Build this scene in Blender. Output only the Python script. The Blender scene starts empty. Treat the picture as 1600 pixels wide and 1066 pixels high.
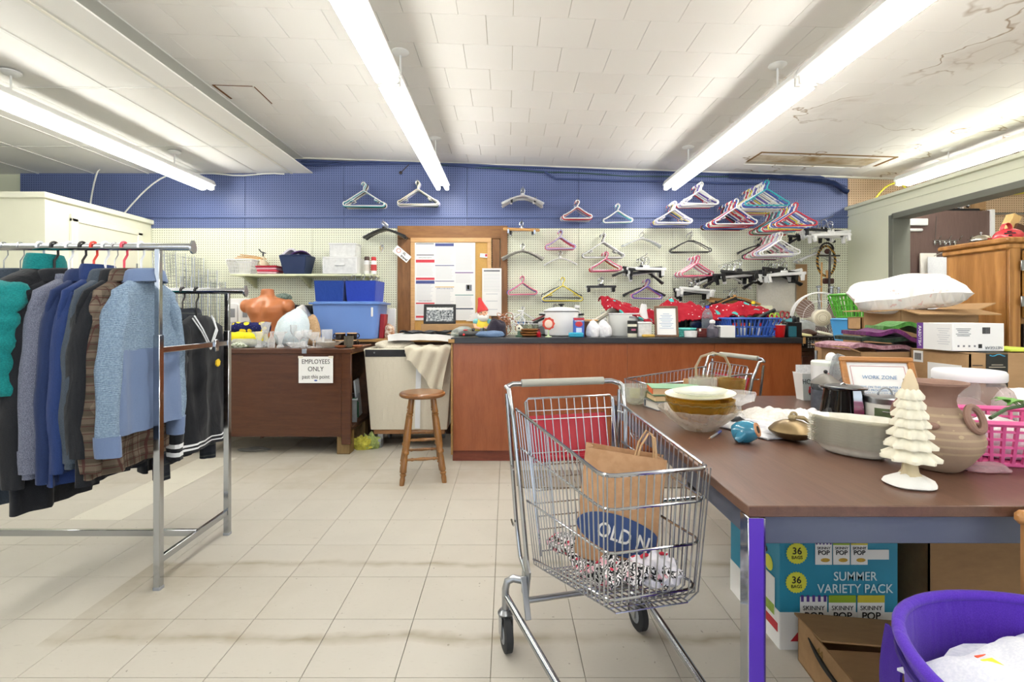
import bpy, math, random
from mathutils import Vector, Matrix, Euler, noise as mnoise

random.seed(7)
scene = bpy.context.scene
col = scene.collection
PI = math.pi
R = math.radians

# ------------------------------------------------------------------ camera, sky, exposure
CAMH = 1.176
FPX, VPX, VPY = 775.0, 792.0, 490.0          # focal length and vanishing point in 1600x1066 pixels
cam_d = bpy.data.cameras.new('camera')
cam = bpy.data.objects.new('camera', cam_d)
col.objects.link(cam)
cam.location = (0, 0, CAMH)
cam.rotation_euler = (R(90), 0, 0)
cam_d.sensor_width = 36
cam_d.lens = FPX * 36 / 1600
cam_d.shift_x = (800 - VPX) / 1600
cam_d.shift_y = (VPY - 533) / 1600
cam_d.clip_start = .02
scene.camera = cam

world = bpy.data.worlds.new('daylight')
scene.world = world
world.use_nodes = True
_bg = world.node_tree.nodes['Background']
_bg.inputs[0].default_value = (.82, .9, 1, 1)
_bg.inputs[1].default_value = .95
TUBE_POWER = 11.0

scene.view_settings.view_transform = 'Standard'
scene.view_settings.look = 'None'
scene.view_settings.gamma = 1
scene.view_settings.use_curve_mapping = False
scene.view_settings.exposure = 1.0
_c = scene.cycles
_c.use_light_tree = False
_c.max_bounces = 5; _c.diffuse_bounces = 3; _c.glossy_bounces = 3; _c.transmission_bounces = 4; _c.transparent_max_bounces = 28
_c.use_adaptive_sampling = True; _c.adaptive_threshold = .04; _c.adaptive_min_samples = 12
_c.sample_clamp_indirect = 6

def gx(px, Y): return (px - VPX) * Y / FPX            # a photo column at depth Y
def gz(py, Y): return CAMH - (py - VPY) * Y / FPX     # a photo row at depth Y
def at(px, py, Y): return Vector((gx(px, Y), Y, gz(py, Y)))
def dep(py, z): return FPX * (CAMH - z) / (py - VPY)  # depth of a point at height z seen at row py

# ------------------------------------------------------------------ materials
def lin(c):
    if isinstance(c, str):
        c = c.lstrip('#')
        c = [int(c[i:i + 2], 16) / 255 for i in (0, 2, 4)]
    return tuple(x / 12.92 if x <= .04045 else ((x + .055) / 1.055) ** 2.4 for x in c[:3])

class NT:
    """small node-tree builder"""
    def __init__(s, name):
        s.m = bpy.data.materials.new(name)
        s.m.use_nodes = True
        s.t = s.m.node_tree
        s.b = s.t.nodes['Principled BSDF']
        s.out = s.t.nodes['Material Output']
    def n(s, typ, **kw):
        nd = s.t.nodes.new(typ)
        for k, v in kw.items(): setattr(nd, k, v)
        return nd
    def put(s, sock, v):
        if v is None: return
        if isinstance(v, bpy.types.NodeSocket): s.t.links.new(v, sock)
        elif isinstance(v, (tuple, list)) and len(v) == 3 and sock.type == 'RGBA': sock.default_value = (*v, 1)
        else: sock.default_value = v
    def math(s, op, a, b=None, c=None, clamp=False):
        nd = s.n('ShaderNodeMath', operation=op, use_clamp=clamp)
        s.put(nd.inputs[0], a)
        if b is not None: s.put(nd.inputs[1], b)
        if c is not None: s.put(nd.inputs[2], c)
        return nd.outputs[0]
    def vmath(s, op, a, b=None):
        nd = s.n('ShaderNodeVectorMath', operation=op)
        s.put(nd.inputs[0], a)
        if b is not None: s.put(nd.inputs[1], b)
        return nd.outputs['Value'] if op in ('LENGTH', 'DOT_PRODUCT', 'DISTANCE') else nd.outputs[0]
    def mix(s, f, a, b):
        nd = s.n('ShaderNodeMix', data_type='RGBA')
        s.put(nd.inputs['Factor'], f)
        s.put(nd.inputs[6], a); s.put(nd.inputs[7], b)
        return nd.outputs[2]
    def ramp(s, f, stops):
        nd = s.n('ShaderNodeValToRGB')
        e = nd.color_ramp.elements
        while len(e) < len(stops): e.new(.5)
        for el, (p, c) in zip(e, stops):
            el.position = p
            el.color = (c, c, c, 1) if isinstance(c, (int, float)) else (*c, 1)
        s.put(nd.inputs[0], f)
        return nd.outputs[0]
    def obj(s): return s.n('ShaderNodeTexCoord').outputs['Object']
    def pos(s): return s.n('ShaderNodeNewGeometry').outputs['Position']
    def rnd(s): return s.n('ShaderNodeObjectInfo').outputs['Random']
    def map(s, v, scale=(1, 1, 1), loc=(0, 0, 0), rot=(0, 0, 0)):
        nd = s.n('ShaderNodeMapping')
        s.put(nd.inputs[0], v)
        nd.inputs['Scale'].default_value = scale
        nd.inputs['Location'].default_value = loc
        nd.inputs['Rotation'].default_value = rot
        return nd.outputs[0]
    def noise(s, v, scale=5, detail=3, rough=.55, dist=0):
        nd = s.n('ShaderNodeTexNoise')
        s.put(nd.inputs['Vector'], v)
        nd.inputs['Scale'].default_value = scale
        nd.inputs['Detail'].default_value = detail
        nd.inputs['Roughness'].default_value = rough
        nd.inputs['Distortion'].default_value = dist
        return nd.outputs[0]
    def vor(s, v, scale=5, feature='F1', out='Distance', rand=1):
        nd = s.n('ShaderNodeTexVoronoi', feature=feature)
        s.put(nd.inputs['Vector'], v)
        nd.inputs['Scale'].default_value = scale
        nd.inputs['Randomness'].default_value = rand
        return nd.outputs[out]
    def xyz(s, v):
        nd = s.n('ShaderNodeSeparateXYZ'); s.put(nd.inputs[0], v); return nd.outputs
    def bump(s, h, strength=.3, dist=.002):
        nd = s.n('ShaderNodeBump')
        nd.inputs['Strength'].default_value = strength
        nd.inputs['Distance'].default_value = dist
        s.put(nd.inputs['Height'], h)
        s.t.links.new(nd.outputs[0], s.b.inputs['Normal'])
    def fin(s, color=None, rough=.5, metal=0, coat=0, spec=.5):
        s.put(s.b.inputs['Base Color'], color)
        s.put(s.b.inputs['Roughness'], rough)
        s.put(s.b.inputs['Metallic'], metal)
        s.put(s.b.inputs['Coat Weight'], coat)
        s.put(s.b.inputs['Specular IOR Level'], spec)
        return s.m

_mc = {}
def mat(c, rough=.5, metal=0, var=.08, sc=6, bump=0, bsc=80, coat=0, spec=.5, name='paint'):
    """plain surface with slight cloudy variation and optional fine relief"""
    key = (c if isinstance(c, str) else tuple(c), rough, metal, var, sc, bump, bsc, coat, spec)
    if key in _mc: return _mc[key]
    t = NT(name)
    base = lin(c)
    o = t.obj()
    f = t.noise(o, sc, 3)
    lo = tuple(x * (1 - var) for x in base); hi = tuple(min(1, x * (1 + var)) for x in base)
    cc = t.mix(f, lo, hi)
    if bump: t.bump(t.noise(o, bsc, 2), bump)
    _mc[key] = t.fin(cc, rough, metal, coat, spec)
    return _mc[key]

def cloth(c, c2=None, fine=900, name='cloth', rough=.9, folds=0):
    key = ('cloth', c, c2, fine, folds)
    if key in _mc: return _mc[key]
    t = NT(name)
    o = t.obj()
    a = lin(c); b = lin(c2) if c2 else tuple(x * .72 for x in a)
    f = t.noise(o, fine, 2)
    cc = t.mix(t.ramp(f, [(.38, 0), (.62, 1)]), a, b)
    wr = t.noise(t.map(o, (1, 1, .35)), 17, 2, .5, .8)
    t.bump(t.math('ADD', t.math('MULTIPLY', wr, 1.0), t.math('MULTIPLY', t.noise(o, 40 if folds else fine * .6, 2), .5 if folds else .06)), .45, .012)
    m = t.fin(cc, rough, 0, 0, .2)
    m.node_tree.nodes['Principled BSDF'].inputs['Sheen Weight'].default_value = .15
    _mc[key] = m
    return m

def wood(c, c2, axis='x', sc=6, stretch=14, rough=.4, coat=0, name='wood', rings=0):
    key = ('wood', c, c2, axis, sc, stretch, rough, coat, rings)
    if key in _mc: return _mc[key]
    t = NT(name)
    s3 = {'x': (1, stretch, stretch), 'y': (stretch, 1, stretch), 'z': (stretch, stretch, 1)}[axis]
    v = t.map(t.obj(), s3)
    g = t.noise(v, sc, 6, .65, .6)
    g2 = t.noise(v, sc * 6, 2, .6)
    f = t.math('ADD', t.math('MULTIPLY', g, .75), t.math('MULTIPLY', g2, .3))
    if rings:
        w = t.n('ShaderNodeTexWave', wave_type='RINGS', rings_direction={'x': 'X', 'y': 'Y', 'z': 'Z'}[axis])
        t.put(w.inputs['Vector'], t.map(t.obj(), tuple(.22 if a == axis else 1.6 for a in 'xyz')))
        w.inputs['Scale'].default_value = rings
        w.inputs['Distortion'].default_value = 5
        w.inputs['Detail'].default_value = 2
        w.inputs['Detail Scale'].default_value = 1.2
        f = t.math('ADD', t.math('MULTIPLY', f, .7), t.math('MULTIPLY', w.outputs[1], .3))
    cc = t.ramp(f, [(.32, lin(c2)), (.68, lin(c))])
    t.bump(g2, .08, .001)
    _mc[key] = t.fin(cc, rough, 0, coat)
    return _mc[key]

def glass(c='#ffffff', dens=.12, rough=.05, name='glass', tint=.9):
    """thin clear shell: see-through face on, shiny and denser towards grazing angles"""
    key = ('glass', c, dens, rough, tint)
    if key in _mc: return _mc[key]
    t = NT(name)
    lc = lin(c)
    tr = t.n('ShaderNodeBsdfTransparent'); tr.inputs[0].default_value = (*[x * tint for x in lc], 1)
    gl = t.b
    t.fin(lc, rough, 0, 0, .8)
    lw = t.n('ShaderNodeLayerWeight'); lw.inputs[0].default_value = .35
    f = t.math('ADD', t.math('MULTIPLY', t.math('POWER', lw.outputs['Facing'], 2.0), .5), dens * .6, clamp=True)
    f = t.math('MULTIPLY', f, t.math('ADD', .75, t.math('MULTIPLY', t.noise(t.obj(), 30, 2), .5)), clamp=True)
    mx = t.n('ShaderNodeMixShader')
    t.put(mx.inputs[0], f)
    t.t.links.new(tr.outputs[0], mx.inputs[1]); t.t.links.new(gl.outputs[0], mx.inputs[2])
    t.t.links.new(mx.outputs[0], t.out.inputs[0])
    _mc[key] = t.m
    return t.m

def emit(c, power, name='lamp'):
    t = NT(name)
    t.fin(lin(c), .5)
    t.b.inputs['Emission Color'].default_value = (*lin(c), 1)
    t.b.inputs['Emission Strength'].default_value = power
    return t.m

CHROME = mat('#b6b9bd', .13, 1, .04, 5, name='chrome')
STEEL = mat('#a6a9ad', .28, 1, .08, 9, name='steel')
WIRE = mat('#b2b5ba', .27, 1, .06, 30, name='zinc_wire')
BLACK = mat('#17171a', .45, 0, .2, name='black_plastic')
WHITE = mat('#ebebea', .4, 0, .03, name='white_plastic')
PAPER = mat('#f4f4f2', .7, 0, .02, name='paper')
CARD = wood('#b8946a', '#a6835b', 'x', 3, 3, .85, name='cardboard')
CARD2 = wood('#a9855c', '#957350', 'x', 3, 3, .85, name='cardboard')
INK = mat('#1d1d1f', .6, 0, .05, name='ink')
GREY = mat('#8f9296', .5, 0, .08, name='grey_plastic')
RUBBER = mat('#2b2c2e', .7, 0, .1, name='rubber')

# ------------------------------------------------------------------ mesh building
class MB:
    def __init__(s):
        s.v, s.f, s.m = [], [], []
        s.T = None
    def add(s, verts, faces, m=0):
        k = len(s.v)
        if s.T is not None: verts = [s.T @ Vector(p) for p in verts]
        s.v += [tuple(p) for p in verts]
        s.f += [tuple(i + k for i in f) for f in faces]
        s.m += [m] * len(faces)
        return s
    def box(s, c, d, m=0, b=0, rot=None):
        hx, hy, hz = d[0] / 2, d[1] / 2, d[2] / 2
        b = min(b, hx * .9, hy * .9, hz * .9)
        M = Matrix.Translation(c) @ (Euler(rot).to_matrix().to_4x4() if rot else Matrix())
        if b <= 0:
            V = [(x * hx, y * hy, z * hz) for x in (-1, 1) for y in (-1, 1) for z in (-1, 1)]
            F = [(0, 1, 3, 2), (4, 6, 7, 5), (0, 4, 5, 1), (2, 3, 7, 6), (0, 2, 6, 4), (1, 5, 7, 3)]
        else:
            V, I = [], {}
            for x in (-1, 1):
                for y in (-1, 1):
                    for z in (-1, 1):
                        for a in range(3):
                            p = [x * (hx - b), y * (hy - b), z * (hz - b)]
                            p[a] = (x, y, z)[a] * (hx, hy, hz)[a]
                            I[x, y, z, a] = len(V); V.append(tuple(p))
            F = []
            for a in range(3):
                o1, o2 = (a + 1) % 3, (a + 2) % 3
                for sg in (-1, 1):
                    q = []
                    for u, w in ((-1, -1), (1, -1), (1, 1), (-1, 1)):
                        k = [0, 0, 0]; k[a] = sg; k[o1] = u; k[o2] = w
                        q.append(I[k[0], k[1], k[2], a])
                    F.append(tuple(q if sg > 0 else q[::-1]))
                for u in (-1, 1):
                    for w in (-1, 1):
                        def g(e, ax):
                            k = [0, 0, 0]; k[a] = e; k[o1] = u; k[o2] = w
                            return I[k[0], k[1], k[2], ax]
                        q = [g(-1, o1), g(1, o1), g(1, o2), g(-1, o2)]
                        F.append(tuple(q if u * w < 0 else q[::-1]))
            for x in (-1, 1):
                for y in (-1, 1):
                    for z in (-1, 1):
                        q = [I[x, y, z, a] for a in range(3)]
                        F.append(tuple(q if x * y * z > 0 else q[::-1]))
        return s.add([M @ Vector(p) for p in V], F, m)
    def tube(s, pts, r, n=6, closed=False, caps=True, m=0, flat=1.0, up=None):
        P = [Vector(p) for p in pts]
        k = len(P)
        rr = r if isinstance(r, (list, tuple)) else [r] * k
        V, F = [], []
        prev = None
        for i in range(k):
            a = P[i - 1] if (i > 0 or closed) else P[i]
            b = P[(i + 1) % k] if (i < k - 1 or closed) else P[i]
            t = (b - a)
            t = t.normalized() if t.length > 1e-9 else Vector((0, 0, 1))
            if prev is None:
                ref = Vector(up) if up else (Vector((0, 0, 1)) if abs(t.z) < .9 else Vector((1, 0, 0)))
            else: ref = prev
            u = ref - t * ref.dot(t)
            if u.length < 1e-6:
                u = Vector((1, 0, 0)) - t * t.x
            u.normalize(); prev = u
            w = t.cross(u)
            for j in range(n):
                an = 2 * PI * (j + .5) / n
                V.append(P[i] + (u * math.cos(an) + w * math.sin(an) * flat) * rr[i])
        last = k if closed else k - 1
        for i in range(last):
            i2 = (i + 1) % k
            for j in range(n):
                j2 = (j + 1) % n
                F.append((i * n + j, i * n + j2, i2 * n + j2, i2 * n + j))
        if caps and not closed:
            F.append(tuple(range(n))[::-1]); F.append(tuple((k - 1) * n + j for j in range(n)))
        return s.add(V, F, m)
    def lathe(s, prof, n=24, c=(0, 0, 0), sx=1, sy=1, m=0, cap0=True, cap1=True, wob=None):
        V, F = [], []
        for i, (r, z) in enumerate(prof):
            for j in range(n):
                a = 2 * PI * j / n
                q = r * (wob(a, i) if wob else 1)
                V.append((c[0] + q * math.cos(a) * sx, c[1] + q * math.sin(a) * sy, c[2] + z))
        for i in range(len(prof) - 1):
            for j in range(n):
                j2 = (j + 1) % n
                F.append((i * n + j, i * n + j2, (i + 1) * n + j2, (i + 1) * n + j))
        if cap0: F.append(tuple(range(n))[::-1])
        if cap1: F.append(tuple((len(prof) - 1) * n + j for j in range(n)))
        return s.add(V, F, m)
    def ball(s, c, r, n=12, k=8, m=0):
        r3 = r if isinstance(r, (list, tuple)) else (r, r, r)
        V, F = [(c[0], c[1], c[2] - r3[2])], []
        for i in range(1, k):
            ph = -PI / 2 + PI * i / k
            for j in range(n):
                a = 2 * PI * j / n
                V.append((c[0] + r3[0] * math.cos(ph) * math.cos(a), c[1] + r3[1] * math.cos(ph) * math.sin(a), c[2] + r3[2] * math.sin(ph)))
        V.append((c[0], c[1], c[2] + r3[2]))
        for j in range(n):
            j2 = (j + 1) % n
            F.append((0, 1 + j2, 1 + j))
            for i in range(k - 2):
                F.append((1 + i * n + j, 1 + i * n + j2, 1 + (i + 1) * n + j2, 1 + (i + 1) * n + j))
            F.append((1 + (k - 2) * n + j, 1 + (k - 2) * n + j2, len(V) - 1))
        return s.add(V, F, m)
    def prism(s, poly, z0, z1, m=0, M=None):
        k = len(poly)
        V = [(x, y, z0) for x, y in poly] + [(x, y, z1) for x, y in poly]
        if M is not None: V = [M @ Vector(p) for p in V]
        F = [tuple(range(k))[::-1], tuple(range(k, 2 * k))]
        F += [(i, (i + 1) % k, k + (i + 1) % k, k + i) for i in range(k)]
        return s.add(V, F, m)
    def sheet(s, fn, nu, nv, th=.003, m=0):
        """fn(u,v)->point; a two-sided sheet with thickness th"""
        G = [[Vector(fn(i / nu, j / nv)) for j in range(nv + 1)] for i in range(nu + 1)]
        V = [p for row in G for p in row]
        Nn = []
        for i in range(nu + 1):
            for j in range(nv + 1):
                du = G[min(i + 1, nu)][j] - G[max(i - 1, 0)][j]
                dv = G[i][min(j + 1, nv)] - G[i][max(j - 1, 0)]
                nn = du.cross(dv)
                Nn.append(nn.normalized() if nn.length > 1e-12 else Vector((0, 0, 1)))
        k = len(V)
        W = V + [p - q * th for p, q in zip(V, Nn)]
        q = nv + 1
        F = []
        for i in range(nu):
            for j in range(nv):
                a, b, c_, d = i * q + j, (i + 1) * q + j, (i + 1) * q + j + 1, i * q + j + 1
                F.append((a, b, c_, d)); F.append((k + d, k + c_, k + b, k + a))
        edge = [(i * q, (i + 1) * q) for i in range(nu)] + [(nu * q + j, nu * q + j + 1) for j in range(nv)] + \
               [((i + 1) * q + nv, i * q + nv) for i in range(nu)] + [(j + 1, j) for j in range(nv)]
        F += [(b, a, a + k, b + k) for a, b in edge]
        return s.add(W, F, m)
    def mesh(s, name, mats=None, ang=38):
        me = bpy.data.meshes.new(name)
        me.from_pydata(s.v, [], s.f)
        mats = mats if isinstance(mats, (list, tuple)) else [mats]
        for x in mats: me.materials.append(x)
        if len(mats) > 1: me.polygons.foreach_set('material_index', s.m)
        me.polygons.foreach_set('use_smooth', [True] * len(me.polygons))
        me.update()
        me.set_sharp_from_angle(angle=R(ang))
        return me
    def build(s, name, mats, parent=None, loc=(0, 0, 0), rot=(0, 0, 0), ang=38):
        return link(name, s.mesh(name, mats, ang), parent, loc, rot)

def link(name, me, parent=None, loc=(0, 0, 0), rot=(0, 0, 0)):
    o = bpy.data.objects.new(name, me)
    col.objects.link(o)
    o.parent = parent
    o.location = loc
    o.rotation_euler = rot
    return o

def tag(o, label, cat, group=None, kind=None):
    o['label'] = label; o['category'] = cat
    if group: o['group'] = group
    if kind: o['kind'] = kind
    return o
def thing(name, label, cat, loc=(0, 0, 0), rz=0, group=None, rot=None):
    o = link(name, None, None, loc, rot or (0, 0, rz))
    o.empty_display_size = .05
    return tag(o, label, cat, group)
def struct(o):
    o['kind'] = 'structure'
    return o
def copy_tree(o, parent=None):
    c = o.copy(); col.objects.link(c); c.parent = parent
    for ch in list(o.children): copy_tree(ch, c)
    return c
def part(parent, name, mats, fn, ang=38):
    mb = MB(); fn(mb)
    return mb.build(name, mats, parent, ang=ang)

_tc = {}
def text(s, size, m, parent, loc, rot=(R(90), 0, 0), name='lettering', align='CENTER', bold=0, ext=.0004, sx=1.0, lines=1.0, shear=0):
    cu = bpy.data.curves.new(name, 'FONT')
    cu.body = s; cu.size = size; cu.align_x = align; cu.align_y = 'CENTER'
    cu.extrude = ext; cu.offset = bold; cu.resolution_u = 3; cu.space_line = lines; cu.shear = shear
    tmp = bpy.data.objects.new(name, cu)
    col.objects.link(tmp)
    bpy.context.view_layer.update()
    me = bpy.data.meshes.new_from_object(tmp.evaluated_get(bpy.context.evaluated_depsgraph_get()))
    bpy.data.objects.remove(tmp); bpy.data.curves.remove(cu)
    me.materials.clear(); me.materials.append(m)
    o = link(name, me, parent, loc, rot)
    o.scale = (sx, 1, 1)
    return o

def arc(c, r, a0, a1, n, plane='xz'):
    out = []
    for i in range(n + 1):
        a = R(a0 + (a1 - a0) * i / n)
        u, w = r * math.cos(a), r * math.sin(a)
        out.append({'xz': (c[0] + u, c[1], c[2] + w), 'xy': (c[0] + u, c[1] + w, c[2]), 'yz': (c[0], c[1] + u, c[2] + w)}[plane])
    return out
def nz(x, y=0, z=0): return mnoise.noise(Vector((x, y, z)))

# ================================================================== THE SETTING
WY = 5.5                                       # back wall
# ---- floor: vinyl tiles with their joints
def floor_mat(name, c, light=0):
    t = NT(name)
    p = t.pos()
    x, y, z = t.xyz(p)
    base = lin(c)
    f = t.noise(t.map(p, (1, 1, 1)), 3.2, 4)
    cc = t.mix(f, tuple(v * .93 for v in base), tuple(min(1, v * 1.05) for v in base))
    cc = t.mix(t.math('MULTIPLY', t.rnd(), .10), cc, lin('#a79b85'))
    # short streaky flecks of the vinyl and small scuffs
    fl = t.ramp(t.noise(t.map(p, (30, 90, 1), rot=(0, 0, .5)), 1.2, 2), [(.62, 0), (.72, 1)])
    cc = t.mix(t.math('MULTIPLY', fl, .14), cc, lin('#8d8573'))
    sc = t.ramp(t.noise(t.map(p, (5, 26, 1), rot=(0, 0, -.45)), 1.6, 4, .7), [(.66, 0), (.74, 1)])
    cc = t.mix(t.math('MULTIPLY', sc, .30), cc, lin('#6d6557'))
    sp = t.ramp(t.noise(p, 55, 1), [(.77, 0), (.80, 1)])
    cc = t.mix(t.math('MULTIPLY', sp, .5), cc, lin('#5b554a'))
    if not light:
        # grime lines where a fixture once stood
        wob = t.math('MULTIPLY', t.math('SUBTRACT', t.noise(p, 4, 3), .5), .10)
        patch = t.ramp(t.noise(p, 2.2, 4, .65), [(.34, 0), (.62, 1)])
        inx = t.math('MULTIPLY', t.math('GREATER_THAN', x, -1.66), t.math('LESS_THAN', x, 1.2))
        tot = None
        for yy, wd in ((2.32, .035), (1.79, .04)):
            d = t.math('ABSOLUTE', t.math('SUBTRACT', t.math('ADD', y, wob), yy))
            b = t.math('SUBTRACT', 1, t.math('DIVIDE', d, wd), clamp=True)
            tot = b if tot is None else t.math('MAXIMUM', tot, b)
        ins = t.math('MULTIPLY', t.math('LESS_THAN', t.math('ABSOLUTE', t.math('SUBTRACT', y, 2.05)), .27),
                     t.math('SUBTRACT', 1, t.math('MULTIPLY', t.math('ADD', x, 1.66), 1.1), clamp=True))
        tot = t.math('MAXIMUM', tot, t.math('MULTIPLY', ins, .8))
        tot = t.math('MULTIPLY', t.math('MULTIPLY', tot, inx), t.math('ADD', .25, patch))
        cc = t.mix(t.math('MULTIPLY', tot, .6, clamp=True), cc, lin('#8a7c5e'))
        far = t.math('MULTIPLY', t.math('GREATER_THAN', y, 3.3), t.ramp(t.noise(p, 1.7, 4, .7), [(.42, 0), (.7, 1)]))
        cc = t.mix(t.math('MULTIPLY', far, .35), cc, lin('#9c8d6c'))
    t.bump(t.noise(p, 9, 3), .05, .004)
    return t.fin(cc, t.math('ADD', .30, t.math('MULTIPLY', t.noise(p, 6, 3), .3)), 0, 0, .4)
TILE = floor_mat('vinyl_tile', '#c3beb3')
TILE_L = floor_mat('vinyl_tile_new', '#d8d4c6', 1)
fl = struct(MB().box((0, 1, -.012), (13, 10, .02)).build('floor', mat('#8f8674', .8, name='floor_joint')))
S = .305
tile_me = MB().box((0, 0, 0), (S - .0022, S - .0022, .006), b=.0006).mesh('floor_tile', TILE)
far_tiles = MB()
cand = []
for i in range(-22, 20):
    for j in range(-16, 14):
        x0 = -.053 + S * (i + .5); y0 = 1.596 + S * (j + .5)
        vis = y0 > 1.35 and y0 < 5 and -1.06 * y0 - .16 < x0 < 1.1 * y0 + .2
        # only what the furniture leaves in view is laid tile by tile
        vis = vis and not (x0 > -.45 and y0 > 4.1) and not (x0 > 1.45) and not (x0 < -1.4 and y0 > 4.55)
        cand.append((vis, x0, y0))
nt = 0
for vis, x0, y0 in cand:
    if vis and nt < 300:
        o = link('floor_tile', tile_me, fl, (x0, y0, .001))
        nt += 1
        if -2.5 < x0 < -2.19 and 2.9 < y0 < 3.9:
            o.material_slots[0].link = 'OBJECT'; o.material_slots[0].material = TILE_L
    else:
        far_tiles.box((x0, y0, .001), (S - .0022, S - .0022, .006))
far_tiles.build('floor_tiles', TILE, fl)['kind'] = 'stuff'

# ---- ceilings
def ceil_mat(name, c, stains):
    t = NT(name)
    p = t.pos()
    x, y, z = t.xyz(p)
    base = lin(c)
    cc = t.mix(t.noise(p, 1.2, 3), tuple(v * .96 for v in base), tuple(min(1, v * 1.03) for v in base))
    cc = t.mix(t.math('MULTIPLY', t.rnd(), .05), cc, lin('#c9bda0'))
    if stains:
        q = t.map(p, (1.0, 1.5, 1))
        n = t.noise(q, 1.15, 4, .5, .5)
        ring = t.math('SUBTRACT', 1, t.math('MULTIPLY', t.math('ABSOLUTE', t.math('SUBTRACT', n, .535)), 105), clamp=True)
        ring2 = t.math('SUBTRACT', 1, t.math('MULTIPLY', t.math('ABSOLUTE', t.math('SUBTRACT', n, .62)), 90), clamp=True)
        fill = t.ramp(n, [(.53, 0), (.60, 1)])
        msk = t.math('MULTIPLY', t.math('SUBTRACT', x, 1.75), 2.2, clamp=True)
        msk = t.math('MULTIPLY', msk, t.ramp(t.noise(p, .8, 2), [(.40, 0), (.5, 1)]))
        f = t.math('ADD', t.math('MULTIPLY', t.math('MAXIMUM', ring, t.math('MULTIPLY', ring2, .3)), .8), t.math('MULTIPLY', fill, .16))
        cc = t.mix(t.math('MULTIPLY', f, msk, clamp=True), cc, lin('#8f6f3c'))
    t.bump(t.noise(p, 90, 4, .7), .35, .0015)
    return t.fin(cc, .9, 0, 0, .2)
CEIL = ceil_mat('ceiling_tile', '#fbf9f4', 1)
PANEL = ceil_mat('ceiling_panel', '#f8f7f2', 0)
SLOPE = .21 / 5.99                               # the main ceiling falls gently to the right
def cz(x): return 2.91 - SLOPE * (x + 2.3)
ce = struct(link('ceiling', MB().box((2.0, 0, .016), (8.9, 11.2, .02)).mesh('ceiling', mat('#c2b8a2', .9, name='ceiling_joint')), None, (0, 0, cz(0)), (0, math.atan(SLOPE), 0)))
ct_me = MB().box((0, 0, 0), (S - .0025, S - .0025, .010), b=.0012).mesh('ceiling_tile', CEIL)
ct2 = MB()
n = 0
hatch = []
for j in range(-14, 13):
    y0 = 5.5 - S * (12 - j) - .16
    for i in range(-2, 28):
        x0 = -2.25 + S * (i + (.5 if j % 2 else 0)) + .15
        if x0 < -2.42: continue
        d = y0
        inh = 2.45 < x0 < 3.75 and 4.78 < y0 < 5.12
        if inh: continue
        vis = d > 1.75 and -1.12 * d < x0 < 1.07 * d + .1 and x0 < 4.4 and 1.7 * FPX / max(d, .1) < 500
        if vis and n < 300:
            link('ceiling_tile', ct_me, ce, (x0, y0, 0)); n += 1
        else:
            ct2.box((x0, y0, 0), (S - .0025, S - .0025, .010))
ct2.build('ceiling_tiles', CEIL, ce)['kind'] = 'stuff'
# the opened, water-stained gap in the tiles
BROWN = mat('#8a6a3a', .8, 0, .3, 20, name='stained_wood')
t = NT('water_stained_panel')
STP = t.fin(t.mix(t.ramp(t.noise(t.pos(), 3.5, 4), [(.4, 0), (.68, 1)]), lin('#e6dcc4'), lin('#a98a58')), .9)
part(ce, 'recessed_panel', STP, lambda b: b.box((2.72, 4.96, .0035), (.46, .29, .004)))
part(ce, 'recessed_panel', STP, lambda b: b.box((3.36, 4.96, .0015), (.80, .29, .006)))
part(ce, 'batten', BROWN, lambda b: (b.box((3.12, 4.80, -.003), (1.32, .026, .012)), b.box((2.47, 4.95, -.003), (.02, .3, .010)), b.box((3.78, 4.95, -.003), (.03, .3, .010))))

part(ce, 'crack', mat('#7a5230', .9, 0, .3, 60, name='rust_crack'), lambda b: b.box((-1.915, 3.90, -.0065), (.007, .30, .004), rot=(0, 0, .03)))
part(ce, 'crack', mat('#7a5230', .9, 0, .3, 60, name='rust_crack'), lambda b: b.box((-2.07, 3.742, -.0065), (.30, .005, .004)))
part(ce, 'crack', mat('#7a5230', .9, 0, .3, 60, name='rust_crack'), lambda b: b.box((-2.215, 3.86, -.0065), (.016, .24, .005), rot=(0, 0, -.02)))
cl = struct(link('ceiling', MB().box((-4.45, .0, .03), (4.16, 11.2, .02)).mesh('ceiling', mat('#b5b0a2', .9, name='ceiling_joint')), None, (0, 0, 2.723)))
W2, L2 = .61, 1.2
cp_me = MB().box((0, 0, 0), (W2 - .008, L2 - .008, .012), b=.002).mesh('ceiling_panel', PANEL)
for i in range(6):
    for j in range(-4, 4):
        link('ceiling_panel', cp_me, cl, (-2.76 + W2 / 2 - i * W2 - (0 if i else .0), 3.415 - L2 / 2 + j * L2, .014))
GRIDM = mat('#e9e8e2', .5, name='grid_white')
for i in range(7):
    part(cl, 'grid_bar', GRIDM, lambda b: b.box((-2.76 + .61 - i * W2 if i else -2.392, .4, .008), (.022, 10.4, .012)))
for j in range(-3, 4):
    part(cl, 'grid_bar', GRIDM, lambda b: b.box((-4.2, 3.415 + (j) * L2, .008), (3.66, .02, .010)))
# step between the two ceilings
WHT = mat('#eeebdd', .6, 0, .03, name='white_paint')
struct(MB().box((-2.381, .0, 2.823), (.018, 11.0, .2), b=.002).build('trim_1', WHT))
struct(MB().box((-2.31, .0, 2.905), (.12, 11.0, .022), b=.003).build('trim_2', mat('#cfd0cb', .6, 0, .04, name='grey_paint')))

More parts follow.
